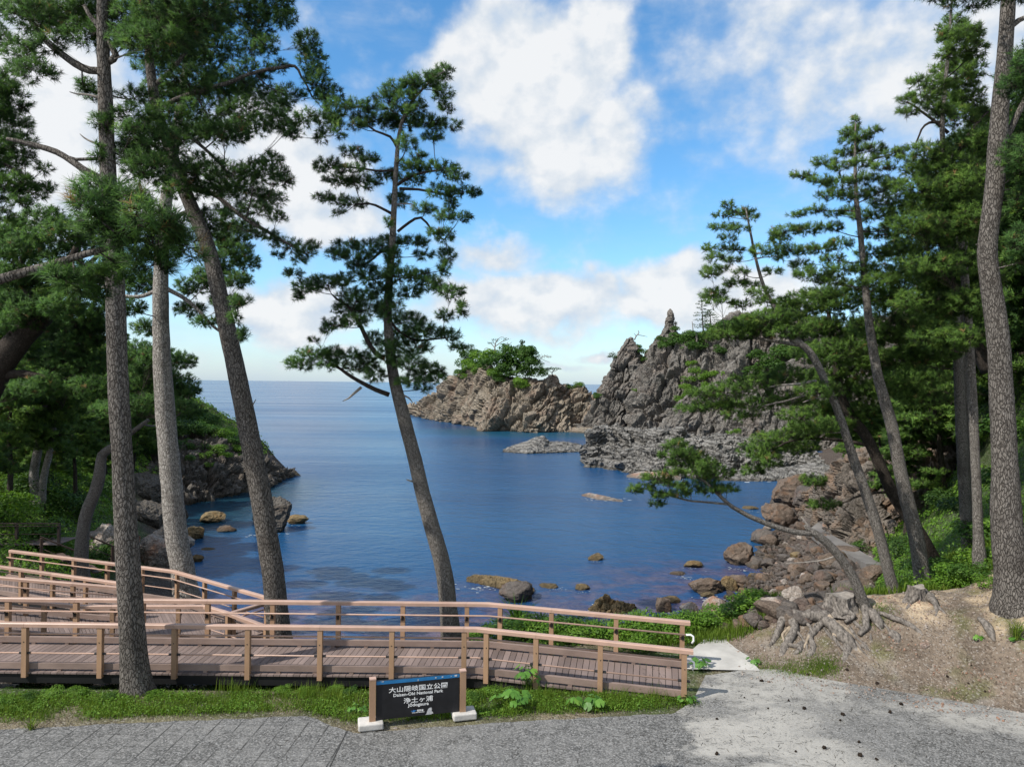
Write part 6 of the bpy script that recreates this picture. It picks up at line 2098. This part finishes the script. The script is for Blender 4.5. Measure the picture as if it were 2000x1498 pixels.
gpoly = [(-260, 1420), (0, 1412), (330, 1398), (590, 1388), (690, 1412), (880, 1404), (1200, 1390), (1300, 1386), (1370, 1380), (1340, 1366), (1150, 1348), (960, 1350), (700, 1356), (350, 1358), (0, 1362), (-260, 1362)]
gs = scatter_px(ru, 42000, gpoly, -.05, -.22)
blades('grass', gs, ru, .11, .011, "short green grass and clover in the strip before the boardwalk", .8)
gs = scatter_px(ru, 2400, [(440, 1352), (480, 1364), (620, 1368), (700, 1372), (900, 1362), (1150, 1366), (1300, 1378), (1330, 1370), (1150, 1358), (960, 1352), (700, 1358), (440, 1348)], -.05, .12, sc=1.6, soft=.16)
blades('grass', gs, ru, .24, .008, "tall grass and seed heads along the front of the boardwalk", .6)
p = scatter_px(ru, 20000, gpoly, -.05, -.05)
p[:, 2] += ru.uniform(.02, .10, len(p))
stuff_leaves('ground_cover', p, np.array((0, 0, 1.0)) + ru.normal(size=p.shape) * .4, .045, 'leaf_br', ru, "small round leaves creeping through the grass strip")
# grass on the landward bank right of the boardwalk and the foot of the slope
gs = scatter_px(ru, 9000, [(1360, 1262), (1420, 1256), (1480, 1262), (1520, 1240), (1520, 1212), (1440, 1224), (1350, 1226), (1150, 1236), (1150, 1260)], -.05, -.3)
blades('grass', gs, ru, .26, .016, "bright grass between the concrete path and the beach", .6)
q = np.stack([ru.uniform(8.5, 16, 60000), ru.uniform(19.2, 31, 60000)], 1)
s2 = q[:, 0] - shore_r(q[:, 1]) - 7
keep = (s2 > -1.2 + .8 * fbm(np.stack([q[:, 0], q[:, 1], q[:, 0] * 0], 1) * .8, 3)) & (q[:, 0] < q[:, 1] * .8)
q = q[keep][:30000]
blades('grass', np.stack([q[:, 0], q[:, 1], H(q[:, 0], q[:, 1]) - .02], 1), ru, .30, .024, "long grass on the foot of the right-hand slope", .7)
# moss and grass tufts on the bank
for poly, n in [([(1470, 1308), (1500, 1312), (1560, 1318), (1640, 1316), (1600, 1300), (1500, 1290), (1480, 1280)], 2600), ([(1575, 1312), (1640, 1318), (1630, 1300), (1590, 1298)], 2200), ([(1690, 1285), (1740, 1282), (1730, 1262), (1695, 1262)], 900)]:
    gs = scatter_px(ru, n, poly, .05, -.1, soft=.12)
    blades('grass', gs, ru, .07, .010, "mossy grass at the foot of the earth bank", .7)

# grass tufts in the pavement edge, palm-like plants behind the railing
def spray(pos, n, h, w, label, mat, name='plant', cat='plant', group=None, lean=.55, seed=0):
    rng = np.random.default_rng(seed)
    a = rng.uniform(0, 6.28, n)
    ln = h * rng.uniform(.2, lean + .3, n)
    hh_ = h * rng.uniform(.55, 1.1, n)
    base = np.repeat(np.asarray(pos, float)[None], n, 0) + rng.normal(size=(n, 3)) * np.array((.03, .03, 0))
    d = np.stack([np.cos(a), np.sin(a), a * 0], 1)
    s = np.stack([-np.sin(a), np.cos(a), a * 0], 1) * w / 2
    up_ = np.stack([a * 0, a * 0, hh_], 1)
    v = np.stack([base - s * .4, base + s * .4, base + d * ln[:, None] * .35 + up_ * .65 + s, base + d * ln[:, None] * .35 + up_ * .65 - s, base + d * ln[:, None] + up_ * .95], 1).reshape(-1, 3)
    b = np.arange(n)[:, None] * 5
    o = mesh_obj(name, v, [b + np.array([[0, 1, 2, 3]]), b + np.array([[3, 2, 4]])], M[mat], attrs={'tint': np.repeat(np.clip(rng.normal(.5, .2, n), 0, 1), 5)})
    tag(o, label, cat, group)
    return rebase(o, pos)


for i, (px, d, h, lab) in enumerate([(1018, 19.0, 1.0, "tall spiky young palm-like plant behind the railing"), (1062, 18.8, .6, "short spiky plant right of the tall one behind the railing"), (985, 18.9, .5, "low spiky plant left of the tall one behind the railing")]):
    x = (px - 1000) * d / FPX
    spray((x, d, float(H(x, d))), 46, h, .05, lab, 'leaf', seed=i)
for i, (px, py, h, lab) in enumerate([(62, 1424, .22, "small tuft of grass at the pavement edge on the left"), (1210, 1247, .4, "tuft of tall bright grass behind the railing"), (1985, 1262, .5, "tuft of long grass hanging at the right edge of the bank")]):
    c = PZ(px, py, 0) if i != 2 else hit(px, py)
    c[2] = H(c[0], c[1])
    spray(c, 60, h, .014, lab, 'grass', 'grass_tuft', 'grass tuft', seed=20 + i, lean=.7)


def leafy_plant(px, py, r, n, leaf, h, label, z=None, seed=0, mat='bigleaf', d=None):
    """low plant with round leaves on stalks"""
    c = P(px, py, d) if d else (hit(px, py) if z is None else PZ(px, py, z))
    rng = np.random.default_rng(seed)
    root = thing('leafy_plant', c, label, 'plant')
    st, lf = MB(), MB()
    for k in range(n):
        a = rng.uniform(0, 6.28)
        q = r * rng.uniform(.15, 1)
        top = c + np.array((math.cos(a) * q, math.sin(a) * q, h * rng.uniform(.45, 1)))
        st.tube([c + np.array((math.cos(a) * q * .2, math.sin(a) * q * .2, -.02)), (c + top) / 2 + np.array((0, 0, h * .12)), top], .005, 4)
        nv = unit(np.array((math.cos(a) * .5, math.sin(a) * .5 - .15, 1)) + rng.normal(size=3) * .22)
        e1 = unit(np.cross(nv, (math.sin(a), -math.cos(a), .1)))
        e2 = np.cross(nv, e1)
        sz = leaf * rng.uniform(.7, 1.2)
        m = 10
        th = np.linspace(.25, 2 * math.pi - .25, m)
        ring = [top + (e1 * math.cos(t) + e2 * math.sin(t)) * sz * (1 + .07 * math.sin(5 * t)) - nv * sz * (.10 + .05 * math.sin(3 * t)) for t in th]
        lf.add([top] + ring, [(0, i + 1, i + 2) for i in range(m - 1)], float(np.clip(rng.normal(.5, .2), 0, 1)))
    st.build('stem', M['leaf_br'], root)
    lf.build('foliage', M[mat], root)
    return root


leafy_plant(1000, 1378, .42, 22, .085, .34, "big round-leaved plant just right of the sign", .0, 1)
leafy_plant(1028, 1346, .30, 16, .08, .50, "tall round-leaved plant under the bend of the boardwalk", -.05, 2)
leafy_plant(1160, 1380, .30, 9, .085, .20, "low broad-leaved plant under the sloping boardwalk", .0, 3)
leafy_plant(1120, 1382, .22, 7, .08, .18, "small broad-leaved plant left of the others under the sloping boardwalk", .0, 4)
leafy_plant(1366, 1305, .22, 14, .075, .22, "round-leaved plant at the end of the seaward railing", .0, 5)
leafy_plant(1340, 1375, .25, 12, .05, .14, "creeping leaves around the last post of the nearest railing", .0, 6)
leafy_plant(1908, 1250, .20, 16, .06, .12, "bright rosette of round leaves on the earth bank", None, 7)
leafy_plant(1982, 1255, .20, 10, .06, .12, "small leafy plant at the right edge of the bank", None, 8)
leafy_plant(700, 1388, .25, 12, .045, .10, "small clover-like plant left of the sign", .0, 9)
leafy_plant(1476, 1298, .20, 12, .05, .14, "small leafy plant at the corner of path and bank", None, 10)

# growth on the far islet and cliffs: (px, py of the foot, depth, size)
isd = lambda py: 11 * FPX / (py - 749)


def far_bushes(items, rock, label, group):
    for px, py, s, kind in items:
        d = on_rock(rock, px, py)[1] - (.6 if rock == 'rock_shelf' else 1.6)
        c = P(px, py, d)
        w = s * d / FPX * 1.5
        c[2] -= w * .15
        shrub(c, (w * 1.15, w, w * ru.uniform(.8, 1.05)), kind, ("bright green" if kind == 'far_br' else "dark green") + ' ' + label, ("bright " if kind == 'far_br' else "dark ") + group, ru)


far_bushes([(906, 716, 16, 'far'), (915, 700, 15, 'far'), (925, 722, 18, 'far_br'), (938, 728, 16, 'far_br'), (940, 706, 20, 'far_br'), (955, 720, 18, 'far'), (965, 735, 14, 'far_br'), (960, 702, 18, 'far_br'), (980, 712, 22, 'far'), (985, 735, 18, 'far'), (1000, 700, 22, 'far'), (1000, 725, 20, 'far'), (1015, 712, 22, 'far'), (1020, 735, 16, 'far'), (1030, 700, 18, 'far'), (1040, 722, 18, 'far'), (1050, 735, 14, 'far_br'), (1018, 757, 13, 'far_br'), (1012, 750, 10, 'far_br'), (975, 745, 9, 'far'), (900, 735, 12, 'far'), (912, 738, 9, 'far_br'), (1030, 690, 12, 'far')],
           'rock_islet', "bush on top of the rocky islet", "bushes on the islet")
far_bushes([(1112, 758, 7, 'far'), (1130, 756, 8, 'far_br'), (1120, 764, 7, 'far_br')], 'rock_islet', "small bush on the low saddle right of the islet", "bushes on the saddle")
far_bushes([(1168, 778, 9, 'far'), (1255, 690, 9, 'far'), (1262, 705, 9, 'far'), (1268, 730, 7, 'far'), (1240, 790, 6, 'far_br'), (1248, 680, 6, 'far'), (1280, 722, 13, 'far'), (1290, 735, 12, 'far')], 'rock_pinnacle', "bush clinging to the pinnacle and the gully beside it", "bushes on the pinnacle")
far_bushes([(1300, 680, 12, 'far'), (1315, 675, 16, 'far'), (1335, 672, 18, 'far'), (1350, 668, 18, 'far'), (1365, 680, 16, 'far'), (1345, 685, 12, 'far'), (1320, 645, 7, 'far'), (1385, 660, 14, 'far'), (1400, 650, 16, 'far'), (1420, 640, 16, 'far'), (1410, 690, 12, 'far'), (1445, 640, 16, 'far'), (1470, 640, 20, 'far'), (1440, 660, 14, 'far'), (1500, 655, 22, 'far'), (1530, 655, 22, 'far'), (1480, 700, 16, 'far'), (1510, 720, 22, 'far'), (1540, 700, 24, 'far'), (1560, 660, 24, 'far'), (1470, 730, 14, 'far'), (1500, 745, 16, 'far'), (1290, 665, 8, 'far')], 'cliff', "bush on the ledges high on the cliff", "bushes high on the cliff")
far_bushes([(1350, 715, 9, 'far_br'), (1362, 730, 12, 'far_br'), (1345, 745, 11, 'far_br'), (1338, 760, 9, 'far_br'), (1372, 742, 10, 'far_br'), (1330, 785, 10, 'far_br'), (1342, 778, 9, 'far_br'), (1390, 735, 11, 'far_br'), (1385, 760, 12, 'far_br'), (1410, 760, 12, 'far_br'), (1400, 775, 10, 'far_br'), (1420, 735, 10, 'far_br'), (1440, 760, 10, 'far'), (1355, 790, 6, 'far_br'), (1240, 765, 5, 'far_br')], 'cliff', "bush on the grassy ledge across the cliff face", "bushes across the cliff face")
far_bushes([(1440, 846, 7, 'far_br'), (1425, 848, 5, 'far_br'), (1540, 876, 8, 'far_br'), (1560, 880, 8, 'far_br')], 'rock_shelf', "small bush on top of the layered shelf", "bushes on the shelf")


def bare_tree(px, py, d, spec, label, leafy=None, seed=0, name='dead_tree', cat='dead tree', mat='dead'):
    """branches given in pixels: lists of (px, py, width)"""
    c = on_rock(d, px, py)
    d = float(c[1])
    root = thing(name, c, label, cat)
    rng = np.random.default_rng(seed)
    ends = []
    for i, br in enumerate(spec):
        lp = smooth_path(px_path(br, d), .3)
        lp[:, 1] += np.linspace(0, rng.uniform(-1, 1), len(lp))
        mb = MB()
        mb.tube(lp[:, :3], np.maximum(lp[:, 3], .02), 6)
        mb.build('trunk' if i == 0 else 'limb', M[mat], root, smooth=True)
        ends.append(lp[-1, :3])
    if leafy:
        kind, pads, n, sz = leafy
        p, t = [], []
        for q in px_pads(pads, d, rng, 1.5):
            m = n
            p.append(q[0] + unit(rng.normal(size=(m, 3))) * rng.uniform(0, 1, (m, 1)) ** .45 * np.array((q[1], q[2], q[3])))
        p = np.concatenate(p)
        v, f, tt = leaf_geo(p, np.array((0, 0, 1.0)) + rng.normal(size=p.shape) * .6, rng, sz, np.clip(rng.normal(.5, .2, len(p)), 0, 1))
        mesh_obj('crown', v, f, M[kind], root, attrs={'tint': tt})
    return root


bare_tree(968, 700, 'rock_islet', [[(966, 704, 3), (966, 685, 2.6), (968, 670, 2.2), (972, 662, 1.2)], [(967, 680, 1.8), (960, 672, 1.5), (955, 668, .8)], [(968, 676, 1.8), (980, 668, 1.4), (990, 664, .8)], [(966, 690, 1.6), (952, 680, 1.3), (945, 682, .8)], [(970, 668, 1.2), (976, 660, 1), (984, 658, .6)], [(988, 700, 2), (988, 680, 1.6), (992, 668, 1)], [(990, 676, 1.2), (1000, 668, .8)], [(966, 672, 1.2), (960, 662, .8)]],
          "bare grey twisted tree standing above the islet's bushes", ('leaf_dk', [(970, 664, 10, 3), (988, 663, 8, 3), (958, 670, 6, 2)], 60, .30), 1)
bare_tree(1048, 722, 'rock_islet', [[(1044, 724, 2.2), (1050, 708, 1.8), (1058, 698, 1.3), (1070, 694, .8)], [(1051, 706, 1.3), (1046, 697, .8)], [(1056, 700, 1), (1064, 704, .7), (1074, 708, .5)]],
          "reddish half-dead tree leaning from the right end of the islet's bushes", ('red_leaf', [(1060, 696, 10, 4), (1050, 697, 5, 3), (1072, 697, 5, 2.5)], 60, .26), 2)
bare_tree(1078, 734, 'rock_islet', [[(1080, 736, 2.2), (1078, 728, 1.8), (1083, 722, 1.2)], [(1078, 728, 1.2), (1070, 722, .8)], [(1081, 726, 1.2), (1090, 722, .7)]],
          "flat-topped little pine on the islet's right crest", ('leaf_dk', [(1068, 721, 8, 2.6), (1083, 720, 12, 2.6)], 130, .34), 3, 'small_pine', 'pine tree', 'twig')
bare_tree(1020, 690, 'rock_islet', [[(1022, 700, 2.4), (1020, 680, 1.6), (1019, 668, .8)]], "dark little pine on the islet, tallest of its green trees", ('leaf_dk', [(1020, 668, 5, 4), (1018, 676, 8, 4), (1024, 684, 11, 4), (1012, 688, 12, 4)], 150, .38), 4, 'small_pine', 'pine tree', 'twig')
bare_tree(921, 690, 'rock_islet', [[(922, 700, 2.2), (920, 686, 1.6), (921, 674, .8)]], "small rounded pine at the left end of the islet's bushes", ('leaf_dk', [(920, 676, 8, 4), (914, 684, 10, 5), (926, 688, 12, 5), (908, 694, 8, 5)], 150, .38), 5, 'small_pine', 'pine tree', 'twig')
bare_tree(1241, 662, 'rock_pinnacle', [[(1239, 664, 2.6), (1243, 656, 2.2), (1248, 650, 1.8), (1246, 645, 1)], [(1245, 654, 1.6), (1256, 656, 1.2), (1264, 658, .6)], [(1242, 656, 1.2), (1238, 651, .7)]], "dead twisted tree on the tip of the pinnacle", None, 6)
bare_tree(1205, 700, 'rock_pinnacle', [[(1208, 706, 2), (1200, 694, 1.4), (1192, 690, .8)]], "small pine sticking out from the left side of the pinnacle", ('leaf_dk', [(1196, 691, 8, 3), (1191, 696, 6, 2.5), (1200, 697, 6, 3)], 110, .32), 7, 'small_pine', 'pine tree', 'twig')
bare_tree(1353, 666, 'cliff', [[(1354, 672, 3), (1353, 645, 2), (1351, 628, 1)], [(1353, 655, 1), (1347, 650, .7)]], "bare white dead trunk on the cliff top", None, 8)
for i, (px, top, bot, lab) in enumerate([(1372, 588, 662, "slender layered pine on the cliff top next to the white dead trunk"), (1388, 606, 650, "short layered pine right of the slender one on the cliff top")]):
    rng = np.random.default_rng(90 + i)
    pads = []
    for k in range(9):
        t = k / 8
        y = top + (bot - 14 - top) * t
        for sgn in (-1, 1):
            pads.append((px + sgn * (3 + 12 * t ** .7) * rng.uniform(.4, 1) - 2, y + rng.uniform(-2, 2), 6 + 4 * t, 1.8))
    bare_tree(px, bot, 'cliff', [[(px + 3, bot + 4, 3.2), (px + 1, (top + bot) / 2, 2.2), (px, top, .9)]], lab, ('leaf_dk', pads, 46, .34), 9 + i, 'small_pine', 'pine tree', 'twig')
bare_tree(1320, 640, 'cliff', [[(1320, 644, 2), (1319, 632, 1)]], "little dark pine beside the finger of rock", ('leaf_dk', [(1319, 632, 3.5, 4), (1320, 640, 6, 4)], 120, .3), 12, 'small_pine', 'pine tree', 'twig')

# ---------------------------------------------------------------- stumps and roots
def root_thing(px, py, label, spec, stump=None, cat='tree stump', name='tree_stump', lift=.0, seed=0, offs=0.0):
    c = hit(px, py)
    root = thing(name, c, label, cat)
    rng = np.random.default_rng(seed)
    if stump:
        mb = MB()
        sx, sy, w0, w1, hgt = stump
        b = hit(sx, sy)
        b[1] += .25
        zb = float(H(b[0], b[1])) - .1
        n = 26
        a = np.linspace(0, 2 * math.pi, n, endpoint=False)
        lev = [(0, w0 * 1.25), (.25, w0), (.5, (w0 + w1) / 2 * .95), (.8, w1), (1.0, w1 * .97)]
        ring = []
        for t, r in lev:
            rr = r * (1 + .13 * np.sin(a * 5 + seed) * (1 - t * .6) + .08 * np.sin(a * 9 + 2) + .04 * rng.normal(size=n))
            top_dz = .04 * np.sin(a * 2 + 1) * t
            ring.append(np.stack([b[0] + np.cos(a) * rr, b[1] + np.sin(a) * rr * .8, zb + (hgt + .1) * t + top_dz], 1))
        v = np.concatenate(ring)
        f = []
        for i in range(len(lev) - 1):
            for j in range(n):
                f.append((i * n + j, i * n + (j + 1) % n, (i + 1) * n + (j + 1) % n, (i + 1) * n + j))
        mb.add(v, f)
        mb.build('stump', M['root'], root)
        mb = MB()
        top = ring[-1]
        cc = top.mean(0) + np.array((0, 0, -.02))
        mb.add(np.concatenate([[cc], top + np.array((0, 0, .003))]), [(0, 1 + j, 1 + (j + 1) % n) for j in range(n)])
        mb.build('cut_top', M['dead'], root)
    for kind, pts in spec:
        L_ = []
        for q in pts:
            px_, py_, w, dz = q
            g = hit(px_, py_)
            r = w * g[1] / FPX / 2 * .78
            L_.append((g[0], g[1], g[2] + dz * .85 + r * .3, r))
        lp = smooth_path(np.array(L_), .07)
        lp[:, :3] += .018 * np.stack([fbm(lp[:, :3] * 5 + k_ * 7, 2) for k_ in range(3)], 1)
        mb = MB()
        mb.tube(lp[:, :3], np.maximum(lp[:, 3], .008) * (1 + .22 * fbm(lp[:, :3] * 6, 3)), 12, lump=.8, seed=int(rng.integers(50)))
        mb.build('root', M[kind], root, smooth=True)
    return root


root_thing(1655, 1210, "large grey cut stump on the bank with gnarled bare roots spreading down", [
    ('root', [(1620, 1215, 30, .10), (1575, 1212, 26, .12), (1540, 1214, 24, .10), (1525, 1226, 22, .08), (1516, 1248, 16, .02), (1502, 1262, 10, -.03)]),
    ('root', [(1545, 1216, 20, .1), (1552, 1232, 20, .10), (1545, 1252, 20, .06), (1532, 1270, 18, .02), (1526, 1284, 10, -.04)]),
    ('root', [(1540, 1262, 14, .04), (1556, 1266, 13, .05), (1568, 1258, 11, .03), (1560, 1272, 10, .02), (1542, 1282, 8, -.03)]),
    ('root', [(1606, 1226, 18, .12), (1592, 1240, 15, .09), (1582, 1250, 14, .07), (1588, 1266, 13, .05), (1584, 1282, 14, .04), (1578, 1290, 12, .0), (1598, 1300, 10, -.03)]),
    ('root', [(1600, 1212, 22, .14), (1622, 1230, 34, .14), (1640, 1248, 34, .10), (1660, 1262, 26, .05), (1682, 1280, 14, .0), (1700, 1294, 6, -.03)]),
    ('rootwood', [(1625, 1252, 13, .16), (1650, 1258, 15, .15), (1672, 1272, 12, .09), (1690, 1288, 6, .02)]),
    ('rootwood', [(1618, 1222, 10, .28), (1640, 1240, 11, .24), (1664, 1256, 8, .14)]),
    ('root', [(1655, 1268, 22, .05), (1652, 1284, 16, .02), (1646, 1300, 9, -.02), (1642, 1312, 6, -.05)]),
    ('root', [(1690, 1200, 16, .2), (1692, 1216, 16, .16), (1690, 1232, 15, .10), (1678, 1244, 12, .05)]),
    ('root', [(1640, 1214, 12, .18), (1655, 1210, 12, .2), (1668, 1214, 10, .16), (1650, 1222, 9, .1)]),
    ('root', [(1700, 1206, 26, .12), (1712, 1218, 24, .10), (1722, 1230, 12, .02)]),
    ('root', [(1716, 1204, 12, .1), (1750, 1214, 13, .07), (1780, 1228, 13, .05), (1805, 1246, 10, .02), (1818, 1254, 6, -.03)]),
    ('root', [(1682, 1262, 12, .04), (1696, 1272, 10, .02), (1710, 1281, 6, -.02)]),
    ('root', [(1560, 1214, 9, .2), (1590, 1206, 9, .2), (1615, 1208, 9, .2)]),
    ('root', [(1616, 1232, 8, .04), (1630, 1262, 7, .02), (1640, 1282, 5, -.01)]),
    ('root', [(1740, 1240, 20, .03), (1750, 1248, 20, .03), (1756, 1256, 10, -.03)]),
] + [('root' if k % 4 else 'rootwood', [(x0, y0, w_, .10), (x0 + dx * .4 + 6 * math.sin(k * 2.1), y0 + 14, w_ * .9, .07), (x0 + dx * .75 - 6 * math.sin(k * 1.3), y0 + 28, w_ * .7, .03), (x0 + dx, y0 + 42, w_ * .35, -.02)]) for k, (x0, y0, dx, w_) in enumerate([(1560, 1214, -34, 9), (1575, 1222, 10, 8), (1600, 1222, -20, 8), (1610, 1234, 26, 7), (1636, 1226, 40, 10), (1660, 1236, 44, 9), (1690, 1222, 22, 8), (1668, 1222, 30, 9), (1545, 1230, -26, 8), (1625, 1240, 12, 8), (1645, 1246, 56, 8), (1700, 1212, 46, 7), (1580, 1248, -16, 7), (1556, 1240, 20, 6), (1632, 1258, 46, 6), (1720, 1220, 36, 6)])], (1648, 1206, .46, .34, .36), seed=3)
root_thing(1800, 1180, "small grey stump with a forked root at the crest of the bank", [
    ('root', [(1806, 1166, 22, .12), (1820, 1178, 18, .10), (1832, 1190, 14, .06), (1850, 1204, 8, .0)]),
    ('root', [(1828, 1188, 11, .06), (1830, 1200, 10, .03), (1824, 1212, 7, -.02)]),
    ('root', [(1790, 1172, 16, .1), (1776, 1186, 10, .03), (1768, 1194, 6, -.02)]),
], (1800, 1176, .26, .20, .32), seed=5)
root_thing(1928, 1240, "short dead log end sticking out of the bank beside the bright rosette", [
    ('root', [(1912, 1216, 12, .10), (1926, 1230, 20, .10), (1938, 1246, 18, .05), (1942, 1254, 8, .0)])], None, 'log', 'dead_log', seed=6)
root_thing(1985, 1250, "thin grey root hanging down the bank at the right edge", [
    ('root', [(1978, 1222, 8, .05), (1986, 1245, 7, .04), (1996, 1270, 5, .0)])], None, 'root', 'dead_root', seed=7)

# ---------------------------------------------------------------- small things
for i, (px, py, w, mat, lab) in enumerate([(1806, 1264, 22, 'palerock', "pale stone on the earth bank right of the stump"), (1810, 1256, 14, 'palerock', "smaller pale stone behind the other on the bank"), (1570, 1216, 16, 'palerock', "small white stone behind the bare roots"), (1450, 1218, 26, 'palerock', "white boulder in the grass behind the path"), (1866, 1238, 9, 'palerock', "small pale stone in the middle of the earth bank"), (772, 1424, 10, 'palerock', "small pale stone in the grass under the sign")]):
    c = hit(px, py)
    s = w * c[1] / FPX / 2
    put_rock(c + np.array((0, 0, s * .3)), (s, s, s * .8), mat, lab, 'stone', 'stone', k=i)
v, f = rock_verts(5, 2, 4, .25)
v = v * np.array((1, 1, 1.15))
cone0 = mesh_obj('pine_cone', v * .035, f, M['cone'])
first = True
for px, py, s in [(1487, 1337, 1), (1654, 1309, .9), (1656, 1303, .9), (1713, 1336, 1), (1798, 1348, 1.2), (1760, 1382, 1), (1571, 1392, 1), (1540, 1376, .7), (1646, 1401, 1), (1738, 1400, 1), (1641, 1415, .6), (1677, 1455, .8), (1610, 1470, 1), (1680, 1482, 1.1), (1712, 1494, .7), (1924, 1352, .8), (1931, 1337, .9), (1892, 1336, .8), (1898, 1352, .8), (1850, 1322, .8), (1896, 1300, .7), (1554, 1478, .6), (1500, 1391, .5), (1960, 1327, .7), (1454, 1369, .5), (1578, 1320, .8), (1400, 1408, .6), (1400, 1478, .9)]:
    c = hit(px, py, 10.5)
    o = cone0 if first else cone0.copy()
    if not first:
        COL.objects.link(o)
    first = False
    o.location = (float(c[0]), float(c[1]), max(float(c[2]), 0.004) + .02 * s)
    o.scale = (s, s, s)
    o.rotation_euler = (float(RNG.uniform(0, 3)), float(RNG.uniform(0, 3)), float(RNG.uniform(0, 6)))
    tag(o, "dark fallen pine cone lying on the ground at the lower right", 'pine cone', 'fallen pine cones')

# white wash round the rocks in the shallows
fv = []
for px, py, wpx, n in [(960, 1142, 60, 26), (935, 1150, 40, 16), (1085, 1150, 22, 16), (1136, 1156, 20, 14), (1340, 1128, 26, 26), (1200, 1196, 60, 40), (1235, 1192, 30, 24), (1354, 1111, 24, 12), (1165, 1097, 20, 10), (1390, 1170, 40, 20), (1180, 976, 50, 24), (1300, 938, 60, 30), (1430, 936, 70, 40), (1520, 934, 60, 40), (1470, 999, 22, 10), (1450, 1112, 40, 16), (1330, 1200, 40, 26), (1420, 1190, 50, 30), (575, 1028, 30, 10), (525, 1046, 50, 14)]:
    c = PZ(px, py, SEA)
    s = wpx * c[1] / FPX
    for _ in range(n):
        o_ = np.array((ru.normal(0, .45) * s, ru.normal(0, .30) * s, .012 + .004 * ru.random()))
        r_ = s * ru.uniform(.012, .05)
        th = np.linspace(0, 2 * math.pi, 7)[:-1]
        rr_ = r_ * ru.uniform(.5, 1.3, 6)
        fv.append(np.stack([c[0] + o_[0] + np.cos(th) * rr_ * 2.0, c[1] + o_[1] + np.sin(th) * rr_, np.full(6, SEA + o_[2])], 1))
fv = np.concatenate(fv)
tag(mesh_obj('foam', fv, np.arange(len(fv)).reshape(-1, 6), M['foam']), "white wash and foam flecks around the rocks in the shallows", kind='stuff')

# fallen needles and twigs on the paving and the bank
n = 1300
x_ = RNG.uniform(-9, 10.5, n)
y_ = RNG.uniform(11.8, 16.5, n)
keep = (y_ < toe(x_) + 2) & (RNG.random(n) < np.where(x_ > 2.5, 1, .25)) & ((x_ > 3) | (y_ < 13.4))
x_, y_ = x_[keep], y_[keep]
n = len(x_)
zt = np.where(x_ > 2.9, np.maximum(H(x_, y_), .006), .006) + .006
a_ = RNG.uniform(0, 3.14, n)
ln_ = RNG.uniform(.02, .075, n)
e_ = np.stack([np.cos(a_), np.sin(a_), 0 * a_], 1) * ln_[:, None]
s_ = np.stack([-np.sin(a_), np.cos(a_), 0 * a_], 1) * .0035
c_ = np.stack([x_, y_, zt], 1)
tag(mesh_obj('needle_litter', np.stack([c_ - e_ - s_, c_ - e_ + s_, c_ + e_ + s_, c_ + e_ - s_], 1).reshape(-1, 3), np.arange(n * 4).reshape(-1, 4), M['twig']), "fallen brown pine needles and twigs scattered on the paving", kind='stuff')

for o in bpy.data.objects:
    if '_base' in o:
        del o['_base']
